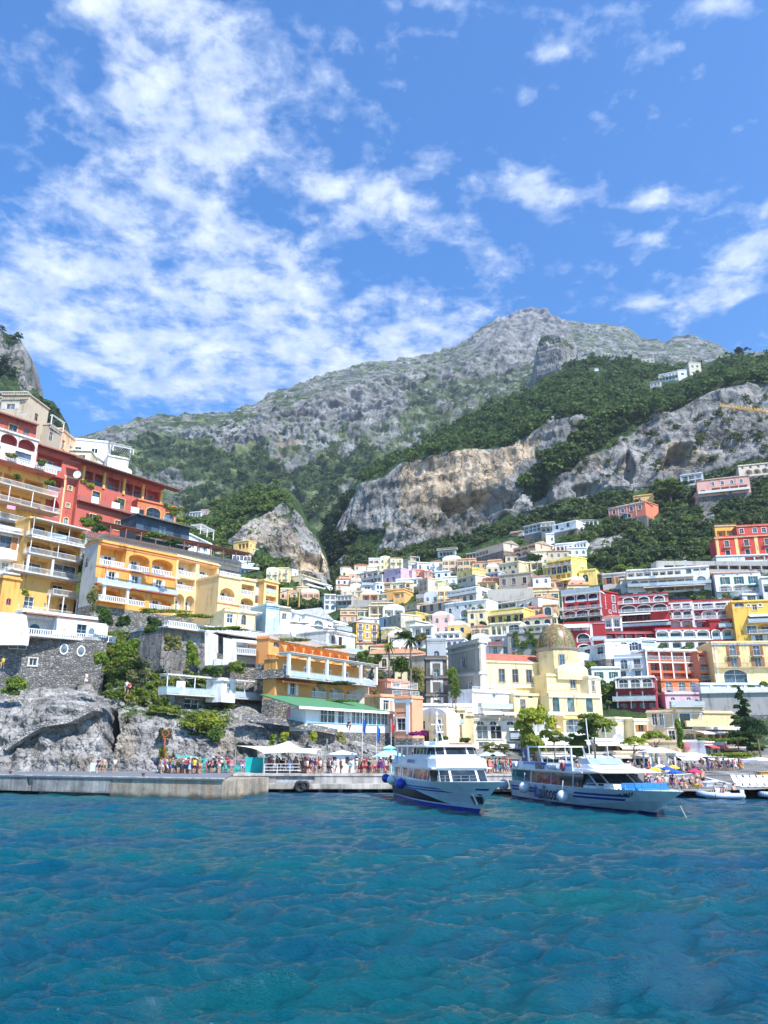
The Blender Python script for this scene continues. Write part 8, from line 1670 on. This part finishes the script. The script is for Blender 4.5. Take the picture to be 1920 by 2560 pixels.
for(xr,yr,where,n_)in REG:
 put=0
 for tr_i in range(2500):
  if put>=n_ or ci>=len(combo):break
  px=qh.uniform(*xr);yb=qh.uniform(*yr);sh_=crag if px<820 else hill;Yg=sh_.at(px,yb)[0][1];wpx=qh.uniform(5.5,9.5)/Yg*F;hpx=qh.choice([3.4,3.6,6.4])/Yg*F
  if px<1160 and yb<1435+(1160-px)*.12-40:continue
  bad=any(px+wpx*.72>a and px+wpx*.28<b and yb-hpx*.62<y2 and yb-hpx*.38>y1 for(a,b,y1,y2,YY)in OCC)
  if bad:continue
  (cn,cc_),(rn,rk),(fn,fo)=combo[ci];ci+=1;put+=1;rows=[.5]if hpx*Yg/F<4 else[.27,.74];sl=-qh.uniform(.0,3.0)if px>1000 else qh.uniform(-1,2)
  ft=[('w',2 if wpx/F*Yg<8 else 3,rows,1.1,1.6,fo)]if fo is not None else[('L',.06,.94,v-.2 if len(rows)>1 else.15,v+.2 if len(rows)>1 else.9,2,{})for v in rows]
  house('house','%s house with %s and %s, %s'%(cn,rn,fn,where),px,yb-hpx,px+wpx,yb-hpx+sl,yb,None,6,cc_,ft,roof=rk,right=[('w',[.5],[.4],1,1.4,{})],sheet=sh_,group='small houses filling the town slope')
def tp(px,py,Y=None,sheet=None):
 sheet=sheet or hill
 if Y:return P(px,py,Y)
 p_=sheet.at(px,py)[0];return Vector(p_)
def tr_at(label,px,pfoot,ptop,Y,rpx,kind,mat,**k):
 if px>1270:Y=Y*.75+59-6
 b_=P(px,pfoot,Y);h=P(px,ptop,Y).z-b_.z;return tree(label,b_,rpx/F*Y,h,kind,mat,**k)
tr_at('largest beach pine, wide ragged crown in front of the church wing',1338,1896,1762,118,50,'pine',G_PINE,hz=1.45)
tr_at('rounded low tree right of the largest beach pine',1442,1893,1832,118,36,'pine',G_PINE,hz=1.0)
tr_at('small tree tucked beside the largest pine trunk',1388,1893,1826,119,20,'pine',G_PINE,hz=.9)
tr_at('tall pine with long bare forked trunk behind the second ferry',1488,1890,1778,114,42,'pine',G_PINE,hz=1.05,lean=.6)
tr_at('dark umbrella pine with crooked trunk by the beach bar',1590,1916,1840,113,38,'umbrella',G_PINE,hz=1.1)
tr_at('broader umbrella pine right behind the crooked one',1640,1898,1826,118,40,'umbrella',G_PINE,hz=1.4)
tr_at('loose grey green tree between the two ferries',1226,1912,1855,106,20,'pine',G_OLIVE,hz=.8);tr_at('second loose grey green tree between the two ferries',1262,1912,1858,106,17,'pine',G_OLIVE,hz=.8)
tr_at('tall dark conifer in front of the grey retaining wall',1868,1880,1722,128,30,'tall',G_DARK);tr_at('round dark tree at the right edge above the beach',1900,1880,1782,122,40,'broad',G_DARK,hz=1.15);tr_at('low dark tree beneath the tall conifer',1850,1884,1815,124,30,'broad',G_DARK,hz=1.0)
tr_at('round bright green tree left of the bell tower',1003,1712,1636,158,33,'broad',G_MID,hz=1.15);tr_at('soft green tree against the left side of the bell tower',1042,1735,1662,156,22,'broad',G_OLIVE,hz=1.2);tr_at('green tree between bell tower and church',1132,1770,1655,160,16,'broad',G_MID,hz=2.2)
tr_at('low green tree between tower and church foot',1140,1775,1715,154,16,'broad',G_MID,hz=1.2)
for i,(px,pf,pt_,r)in enumerate([(1027,1745,1600,18),(972,1690,1612,15),(1038,1756,1690,17)]):
 Y=155+i;b_=P(px,pf,Y);palm(['tallest palm tree with a bare trunk left of the bell tower','shorter palm tree left of the round green tree','low palm tree with arching fronds by the bell tower base'][i],b_,P(px,pt_,Y).z-b_.z,r/F*Y*1.2)
Lb=[('dark clipped round shrub left of the white statue terrace',310,1556,24,18,122,G_DARK),('darker clipped round shrub below the hotel middle',385,1558,21,22,121,G_DARK),('second clipped shrub under the hotel, lower',378,1576,18,14,119.5,G_DARK),('creeper bush under the left corner of the hotel',262,1545,22,30,121,G_MID),('loose green bush between yellow flats and hotel',230,1500,14,40,123,G_OLIVE),('green bush in front of the red hotel wall',226,1310,32,26,132,G_MID),('second green bush at the foot of the red wall',250,1322,20,18,131,G_MID),('hedge below the blue glass veranda',390,1340,34,10,134,G_MID),('hedge right of the blue glass veranda',440,1356,30,9,136,G_MID),('square hanging hedge at the far left of the rocks',43,1716,38,30,108,G_MID),('bushes hanging over the dark cave mouth',255,1650,22,28,110,G_MID),('yellowish bushes above the sea cave',290,1738,34,16,107,G_LITE),('big hanging bush on the rocks left of the tent',515,1805,62,24,108,G_LITE),('hanging bush trailing down the cliff wall',540,1835,22,26,107,G_MID),('bush on the terrace edge below the sun deck',415,1775,46,12,111,G_LITE),('palm like plants beside the concrete buttress',592,1668,26,20,119,G_LITE),('green shrubs on the ledge under the buttress',535,1680,34,18,118.5,G_MID),('green creeper mass on the cliff left of the buttress',480,1640,22,40,120,G_MID),('creeper on the cliff under the restaurant terrace',430,1610,26,30,121,G_OLIVE),('creepers on the cliff below the clipped shrubs',320,1630,36,40,118,G_MID),('bushes low on the cliff face left of the sun deck',345,1700,30,26,114,G_OLIVE),('small bright bush on the rock under the green restaurant',710,1842,13,14,112,G_LITE),('small dark ivy patch on the rock above the tent',682,1850,9,14,108,G_MID),('bushes on the rock right of the tent peak',782,1842,10,14,112,G_LITE),('bushes beside the stone steps under the restaurant',853,1848,14,20,112,G_OLIVE),('bushes above the pier crowd rocks',415,1838,18,18,106,G_OLIVE),('small yellow bush behind the pier crowd',408,1880,9,15,104,G_LITE),('garden bushes right of the orange villa',925,1655,30,20,146,G_MID),('garden bush behind the white pergola end',905,1640,20,16,150,G_MID),('olive bush below the palace windows',950,1690,22,16,152,G_OLIVE),('vine roof beside the salmon house',940,1735,12,14,138,G_OLIVE),('hedge strip on the restaurant roof by the beach',1800,1850,60,5,119,G_MID),('long hedge under the red awning restaurant',1830,1888,88,7,114.5,G_LITE),('hedge over the first ferry roof terrace',1105,1848,22,8,124,G_MID),('second hedge above the first ferry, right',1160,1850,14,7,124,G_MID),('potted greenery hanging on the red terraced house balcony',30,1140,16,7,139,G_OLIVE),('climber spilling between the red houses',104,1158,14,16,143,G_OLIVE),('flowering bush on the white balustrade at the left',45,1192,10,9,135,G_MID),('creeper over the end of the yellow balconies',122,1208,18,10,141,G_MID),('lemon bush beside the lowest yellow balcony',65,1482,9,12,129.5,G_LITE),('climber at the right end of the yellow flats, upper',208,1345,6,18,139,G_MID),('climber at the right end of the yellow flats, middle',212,1405,6,24,138,G_MID),('climber at the right end of the yellow flats, lower',222,1450,12,22,136,G_OLIVE),('vine roof strip below the cream hotel wing',420,1528,70,6,127,G_LITE),('vine strip over the restaurant terrace, right',480,1540,60,6,127,G_LITE),('flower boxes along the upper restaurant terrace',560,1572,60,5,125,G_MID),('plants along the orange villa roof edge, left',740,1600,50,4,126,G_OLIVE),('plants along the orange villa roof edge, right',830,1618,44,4,134,G_OLIVE),('potted plants on the villa middle balcony',840,1708,50,5,131,G_OLIVE),('flower troughs over the green roof',850,1752,60,5,127,G_MID),('purple bougainvillea mass on the flower terrace roof',1045,1835,26,8,116,None),('dense green trees filling the gap between bell tower and church',1134,1715,17,58,167,G_MID),('leafy garden trees left of the bell tower foot',1045,1715,18,46,168,G_OLIVE),('climbing plant bush at the corner of the beige beach house',1700,1840,9,50,124,G_MID)]
G_PUR=foliage((.25,.03,.16))
for lb,px,py,rx,ry,Y,mt in Lb:
 c_=P(px,py,Y);rx_,rz_=rx/F*Y,ry/F*Y;q=random.Random(int(px));L=[(0,0,0,rx_*.7,min(rx_,1.2)*.8,rz_*.7)]
 for i in range(8):L.append((q.uniform(-.7,.7)*rx_,q.uniform(-.6,.2),q.uniform(-.6,.6)*rz_,rx_*.35,.6,rz_*.4))
 n=int(min(5200,700+rx*ry*3.2));o=leafmass('hedge' if 'hedge' in lb else 'bush',lb,'hedge' if 'hedge' in lb else 'bush',L,n,.17,mt or G_PUR,int(px));o.location=c_
for lb,px,py,rpx,hp,kind,mt in[('bright green pine standing alone high on the right slope',1680,1262,32,66,'pine',G_MID),('dark round tree left of the red palace',1718,1382,22,42,'broad',G_DARK),('green tree above the dark round tree near the palace',1728,1325,24,40,'broad',G_MID),('leafy chestnut tree left of the big yellow villa',1342,1452,26,72,'broad',G_MID),('small round tree on the stained wall',1242,1500,7,14,'bush',G_MID),('second small tree on the stained wall, right',1291,1500,8,20,'bush',G_MID),('trees above the crimson hotel, left of the terraced hotel',1545,1432,22,24,'broad',G_MID),('round tree beneath the two shuttered cream house',1082,1580,14,22,'bush',G_MID),('dark tree under the big white villa',1210,1580,14,34,'bush',G_DARK),('green bush right of the round tree, before the white villa',1112,1582,14,24,'bush',G_MID),('big spreading tree above the palace roof',1010,1628,30,50,'broad',G_MID),('second big tree above the palace roof, right',1052,1625,24,44,'broad',G_OLIVE),('dark tree right of the orange yellow cube',955,1600,10,26,'bush',G_DARK),('small tree at the foot of the orange yellow cube',882,1612,10,20,'bush',G_DARK),('olive tree right of the drum behind the church',1478,1680,24,30,'bush',G_LITE),('dark tree right of the church apse roofs',1518,1692,14,30,'bush',G_MID),('tree left of the dark red hotel foot',1522,1770,9,24,'bush',G_MID),('umbrella pine on the skyline of the ridge',1856,902,27,34,'umbrella',G_DARK)]:
 b_=tp(px,py);Y=b_.y-(2 if 'skyline' not in lb else 0);b_=P(px,py,Y);tree(lb,b_,rpx/F*Y,hp/F*Y*1.08,kind,mt)
tree('flat umbrella pine beside the white villas under the crag',P(562,1386,330),20/F*330,30/F*330,'umbrella',G_MID)
WC=[(1940,905),(1841,905),(1743,926),(1668,935),(1594,912),(1486,908),(1446,913),(1397,938),(1332,978),(1258,1010),(1149,1062),(1100,1092),(1014,1147),(960,1170),(905,1200),(860,1262),(890,1225),(960,1205),(1003,1166),(1100,1150),(1164,1134),(1263,1132),(1332,1088),(1300,1235),(1330,1250),(1400,1200),(1480,1140),(1570,1062),(1668,1046),(1757,1002),(1802,976),(1940,974)]
woodland('ridge_woodland',hill,[WC],1500,(3.0,6.2),5,foliage((.052,.10,.03)),60,vmin=.6)
woodland('valley_woodland',hill,[[(800,1340),(880,1390),(1000,1385),(1180,1345),(1420,1266),(1594,1242),(1718,1215),(1940,1165),(1940,1330),(1790,1335),(1780,1400),(1500,1430),(1490,1370),(1380,1330),(1280,1340),(1180,1375),(1090,1420),(1000,1400),(950,1440),(880,1450),(830,1530),(760,1540)]],1150,(2.0,4.2),6,foliage((.075,.12,.04)),64,vmin=.45)
woodland('town_greenery',hill,[[(830,1480),(1100,1400),(1500,1330),(1940,1330),(1940,1600),(1800,1760),(1500,1760),(1250,1700),(1000,1720),(860,1640)]],900,(1.3,2.8),7,foliage((.08,.14,.035)),64,vmin=.3)
woodland('gully_woodland',hill,[[(805,1320),(860,1262),(905,1215),(900,1340),(860,1400),(830,1440)]],170,(3,5),8,foliage((.045,.085,.026)),60,vmin=.5)
woodland('spur_woodland',crag,[[(400,1360),(440,1310),(560,1258),(640,1228),(700,1218),(740,1260),(700,1290),(620,1292),(590,1340),(560,1380),(400,1380)],[(640,1375),(700,1400),(760,1450),(780,1530),(640,1520),(600,1440)],[(400,1380),(560,1380),(600,1440),(500,1480)]],560,(2.0,4.2),9,foliage((.065,.12,.035)),64,vmin=.45)
woodland('cliff_shrubs',hill,[[(1400,1080),(1920,1000),(1920,1150),(1421,1250)],[(950,1290),(1180,1290),(1180,1340),(960,1385)]],130,(1.5,3.2),10,foliage((.05,.08,.03)),60,vmin=.0,sink=.5)
woodland('crag_shrubs',left_crag,[[(-60,950),(20,900),(60,985),(150,1040),(150,1100),(-60,1100)],[(0,830),(60,855),(55,870),(0,850)]],220,(2.2,4.2),11,foliage((.045,.085,.028)),60,vmin=.5)
woodland('shore_plants',shore,[[(270,1590),(460,1590),(500,1700),(600,1720),(560,1840),(460,1830),(400,1780),(280,1750),(230,1720)]],330,(.5,1.2),12,foliage((.12,.17,.035)),60,vmin=.35)
woodland('upper_slope_plants',shore,[[(-40,1090),(200,1200),(450,1380),(560,1450),(700,1540),(860,1665),(700,1650),(450,1500),(0,1300)]],200,(1.2,2.4),13,foliage((.07,.12,.03)),64,vmin=.3)
woodland('rocky_shrubs',far_mtn,[[(200,1180),(560,1120),(700,1230),(700,1300),(300,1290)],[(760,1160),(1010,1130),(900,1230),(780,1290)],[(620,1150),(800,1190),(860,1260),(800,1320),(730,1320),(690,1230)]],520,(3.5,7),14,foliage((.042,.08,.032)),46,vmin=.55)
def umbrella(label,px,Y,col,r=.85,h=1.9,closed=False,z=None,group=None):
 z=beach_z(Y)if z is None else z;rt=empty('parasol',(P(px,1930,Y).x,Y,z),rnd.uniform(0,1),label,'parasol',group);mb=MB();mb.tube((0,0,0),(0,0,h),.03,5);mb.build('pole',WH,rt)
 mb=MB();n=8;mb.add([(0,0,h+.35)]+[(r*math.cos(2*math.pi*i/n),r*math.sin(2*math.pi*i/n),h)for i in range(n)]+[(r*math.cos(2*math.pi*i/n),r*math.sin(2*math.pi*i/n),h-.12)for i in range(n)],[(0,1+i,1+(i+1)%n)for i in range(n)]+[(1+i,9+i,9+(i+1)%n,1+(i+1)%n)for i in range(n)]);mb.build('canopy',flat(col,.8,name='parasol_cloth'),rt);return rt
for px,Y,c_,lb in[(1618,93,(.05,.25,.75),'bright blue parasol nearest the second ferry'),(1637,97,(.8,.6,.05),'yellow and blue beach parasol beside the bright blue one'),(1668,99,(.03,.1,.4),'navy parasol closed low behind sunbathers'),(1683,101,(.8,.62,.05),'yellow parasol in the middle of the sunbathers'),(1688,93,(.03,.1,.5),'dark blue parasol over the sunbathers'),(1736,94,(.75,.04,.10),'red parasol at the right end of the sunbathers'),(1652,103,(.75,.75,.75),'white parasol at the back of the sunbathers')]:
 umbrella(lb,px,Y,c_)
for i,px in enumerate((1730,1758)):umbrella(('left' if i==0 else 'right')+' wide white cafe parasol beside the cream awning bar',px,126+i,(.78,.76,.72),1.9,2.3)
umbrella('large white parasol at the right edge of the beach',1902,112,(.80,.80,.80),2.6,2.3)
for i,(px,py,Y)in enumerate([(723,1572,150),(747,1574,149),(783,1582,148),(812,1588,147),(842,1580,150)]):
 p_=P(px,py+12,Y);umbrella('%s of the white terrace parasols above the orange vaults'%['leftmost','second from left','middle','second from right','rightmost'][i],px,Y,(.80,.79,.76),1.3,2.2,z=p_.z,group='white terrace parasols')
def lounger(label,x,Y,rz,folded=False):
 rt=empty('sun_lounger',(x,Y,beach_z(Y)),rz,label,'sun lounger','white sun loungers at the right of the beach');mb=MB();mb.box(-.3,.3,0,1.2,.3,.36);mb.build('seat',WH,rt)
 mb=MB();mb.add([(-.3,1.2,.3),(.3,1.2,.3),(.3,1.7,.85),(-.3,1.7,.85),(-.3,1.2,.36),(.3,1.2,.36),(.3,1.66,.89),(-.3,1.66,.89)],[(0,1,2,3),(7,6,5,4),(0,4,5,1),(2,6,7,3),(0,3,7,4),(1,5,6,2)]);mb.build('backrest',WH,rt)
 for(a,b_)in((-.27,.1),(.27,.1),(-.27,1.1),(.27,1.1)):mb=MB();mb.box(a-.03,a+.03,b_-.03,b_+.03,0,.3);mb.build('leg',WH,rt)
 return rt
base=lounger('white sun lounger',0,90,0);k=0
for r_i,(py_,Y)in enumerate([(0,93),(0,97.5),(0,102)]):
 for i in range(9):
  x=P(1856,1930,Y).x+i*.85-(r_i*.3);o=base if k==0 else copy_tree(base);o.location=(x,Y,beach_z(Y));o.rotation_euler=(0,0,.05*math.sin(k*3));k+=1
  o['label']='%s white sun lounger of the %s row at the right of the beach'%(['first','second','third','fourth','fifth','sixth','seventh','eighth','ninth'][i],['front','middle','back'][r_i])
pa,pb=P(1628,1924,122),P(1690,1924,122);Wp=pb.x-pa.x;zb_=beach_z(122)
rt=empty('beach_pavilion',(pa.x,122,zb_),0,'white open pavilion with peaked roof on the beach','pavilion')
for x in(0,Wp*.34,Wp):
 for y in(0,3):mb=MB();mb.box(-.12,.12,-.12,.12,0,2.9);mb.build('post',WH,rt,loc=(x,y,0))
mb=MB();mb.box(-.6,Wp+.5,-.5,3.5,2.9,3.05);mb.add([(-.6,-.5,3.05),(Wp+.5,-.5,3.05),(Wp+.5,3.5,3.05),(-.6,3.5,3.05),(Wp*.3,1.5,3.7),(Wp*.7,1.5,3.7)],[(0,1,5,4),(1,2,5),(2,3,4,5),(3,0,4)]);mb.build('roof',flat((.62,.66,.70),.5),rt);mb=MB();mb.box(.2,Wp-.2,2.2,2.9,0,1.0);mb.build('counter',WH,rt)
def rowboat(label,px,Y,rz,L,mat):
 x=P(px,1930,Y).x;rt=empty('rowing_boat',(x,Y,beach_z(Y)),rz,label,'boat');s_=hull_fn(L,L*.85,.75,.5,.55,.75);hull(rt,s_,[mat,mat],.1,12);return rt
rowboat('white rowing boat drawn up behind the sunbathers',1654,108,.2,4.5,WH);rowboat('small white dinghy near the red parasol',1752,96,.6,3.4,WH);rowboat('orange and white boat under the large white parasol',1896,116,.1,5,flat((.75,.4,.08),.4));rowboat('white boat at the water edge beside the second ferry bow',1640,86.5,.1,4.2,WH)
def strip(label,a,b,w=.25,cat='duckboard',h=.12):
 A,B_=Vector(a),Vector(b);d=(B_-A);n=Vector((-d.y,d.x,0)).normalized()*w;mb=MB()
 q=[A-n,B_-n,B_+n,A+n];mb.add([tuple(v-A)for v in q]+[tuple(v-A+Vector((0,0,h)))for v in q],[(4,5,6,7),(0,1,5,4),(1,2,6,5),(2,3,7,6),(3,0,4,7)])
 o=mb.build('duckboard_path',flat((.6,.6,.58),.8,name='pale_boards'),None,loc=A);return tag(o,label,cat)
def bp_(px,Y):return(P(px,1930,Y).x,Y,beach_z(Y)+.03)
strip('pale walkway crossing the shingle diagonally to the right',bp_(1745,114),bp_(1872,92));strip('shorter pale walkway across the shingle below the diagonal one',bp_(1762,100),bp_(1840,98))
person(P(1829,1930,86).x,86,beach_z(86),'walk',None,'navy',label='person in dark swimwear bending at the water edge on the right')
person(P(1838,1930,85).x,85.2,beach_z(85.2),'sit',None,'yellow',label='child-sized person in yellow swimwear at the water edge',s=.75)
person(P(1795,1930,88).x,88,beach_z(88),'sit',None,'red',label='person in red swimwear sitting apart at the right end of the sunbathers');person(P(1774,1930,88).x,88,beach_z(88),'sit',None,'blue',label='person in blue swimwear sitting with a pair apart on the shingle')
for(px,py,Y,top,bot,lb,dr_)in[(5,1672,112,'yellow','yellow','person in yellow shirt in the arched doorway of the stone wall',False),(214,1712,110,'white','white','person in white on the path by the sea cave',True),(322,1736,110,'red','black','person in red shirt with companion on the cliff path',False),(315,1732,110.5,'white','grey','person in white shirt beside the red shirt on the cliff path',False),(721,1800,113,'pink','pink','person in pink walking before the white wall of the green roofed restaurant',True),(872,1830,112,'black','navy','person in black standing on the wall below the restaurant windows',False)]:
 p_=P(px,py,Y);person(p_.x,p_.y,p_.z,'walk',top,bot,dress=dr_,label=lb)
mb=MB();mb.box(-.45,.45,-.03,.03,.15,1.15);mb.box(-.4,-.34,-.04,.3,0,.2);mb.box(.34,.4,-.04,.3,0,.2);tag(mb.build('notice_board',flat((.62,.68,.74),.6),None,loc=(P(234,1930,97).x,97,ZT)),'blank pale notice board leaning on the left pier','notice board')
sx_=P(409,1890,102.5);mb=MB();mb.tube((0,0,0),(0,0,2.6),.14,8);torus(mb,(0,0,3.1),.42,.13);tag(mb.build('rusty_anchor',flat((.25,.07,.03),.9,name='rusty_iron'),None,True,loc=(sx_.x,102.5,ZT+1.5)),'rusty iron mooring ring post against the rocks behind the crowd','mooring post')
for(px,py,Y,lb,r_)in[(193,1186,134,'round white satellite dish on the red hotel corner',.75),(678,1535,139,'white satellite dish on the pale blue tower house',.9),(592,1412,300,'large white satellite dish below the crag villas',1.6),(1545,1848,145,'white satellite dish behind the tall beach pine',1.0)]:
 c_=P(px,py,Y);mb=MB();mb.lathe((0,0,0),[(r_*.02,-.18*r_),(r_*.5,-.13*r_),(r_,0)],18);V=[(x,z,y)for x,y,z in mb.v];mb.v=[(a,-b,c)for a,b,c in V];mb.tube((0,.15,0),(0,.4,-r_*1.2),.05,5);tag(mb.build('satellite_dish',flat((.75,.75,.75),.5),None,True,loc=c_),lb,'satellite dish')
def towel(label,px,py,Y,w,h,c):
 p_=P(px,py,Y);mb=MB();n=5
 for i in range(n):a,b=i/n*w,(i+1)/n*w;mb.add([(a,.04*math.sin(i*2),0),(b,.04*math.sin(i*2+2),0),(b,.04*math.sin(i*2+2)-.05,-h),(a,.04*math.sin(i*2)-.05,-h)],[(0,1,2,3)])
 o=mb.build('towel',flat(c,.9,name='towelling'),None,loc=p_,rz=.75);tag(o,label,'towel')
for a in[('long pale blue towel on the yellow balcony railing',120,1330,134.5,3.4,.8,(.4,.6,.75)),('deep blue towel on the yellow balcony railing',163,1338,138,1.0,.9,(.02,.12,.6)),('second smaller blue towel on the yellow balcony railing',178,1342,139,.9,.7,(.05,.2,.6)),('pink and white towel on the upper left balcony railing',18,1262,136,1.5,.7,(.7,.3,.5)),('white washing at the left balcony of the red hotel',230,1240,160,1.6,1.5,(.75,.78,.8)),('white washing at the middle balcony of the red hotel',280,1254,163,1.9,1.4,(.75,.75,.75)),('white washing at the right balcony of the red hotel',328,1266,166,2.0,1.4,(.7,.72,.74)),('white curtain hanging from the sun deck frame',442,1702,113,1.4,1.9,(.72,.76,.8))]:towel(*a)
RUL=stonewall((.36,.345,.32),2.0)
wedge('stair_wall','grey rubble wall carrying the path stairs up the left rocks','stone wall',[(10,1864),(55,1830),(105,1805),(168,1798),(230,1768),(234,1776),(172,1807),(108,1817),(60,1844),(14,1876)],[103.2,103.2,103.3,103.6,104.5,104.5,103.2,103,102.6,102.4],3.0,RUL)
wedge('terrace_wall','sloping rubble wall under the path to the green roofed restaurant','stone wall',[(604,1782),(720,1798),(836,1822),(836,1836),(720,1815),(604,1800)],[110.5,112,115.5,115,111.5,110],3.0,RUB)
for(px,py,Y,lb,c_)in[(908,1524,290,'white van parked on the short dark road bridge',WHITE),(893,1524,291,'grey car parked beside the white van on the bridge',(.3,.3,.32))]:
 p_=P(px,py,hill.at(px,1530)[0][1]-3);rt=empty('parked_car' if 'car' in lb else 'parked_van',p_,0,lb,'car' if 'car' in lb else 'van');mb=MB();mb.add([(0,0,.3),(4.6,0,.3),(4.6,1.8,.3),(0,1.8,.3),(0,0,1.1),(4.6,0,1.0),(4.6,1.8,1.0),(0,1.8,1.1),(.3,.15,1.7),(3.4,.15,1.7),(3.4,1.65,1.7),(.3,1.65,1.7)],[(0,1,5,4),(1,2,6,5),(2,3,7,6),(3,0,4,7),(4,5,9,8),(5,6,10,9),(6,7,11,10),(7,4,8,11),(8,9,10,11)]);mb.build('body',flat(c_,.3),rt)
 for x in(.9,3.7):mb=MB();torus(mb,(x,-.02,.33),.22,.1);mb.build('wheel',BLK,rt,True)
mb=MB();mb.box(-2600,4200,-30,4200,-4,1500)
m=bpy.data.materials.new('sea_air');m.use_nodes=True;nt=m.node_tree;nt.nodes.remove(nt.nodes['Principled BSDF'])
v=nt.nodes.new('ShaderNodeVolumePrincipled');v.inputs['Color'].default_value=(.80,.88,1.0,1);v.inputs['Density'].default_value=.00013;v.inputs['Anisotropy'].default_value=.3
nt.links.new(v.outputs[0],nt.nodes['Material Output'].inputs['Volume'])
tag(mb.build('haze',m),kind='stuff')
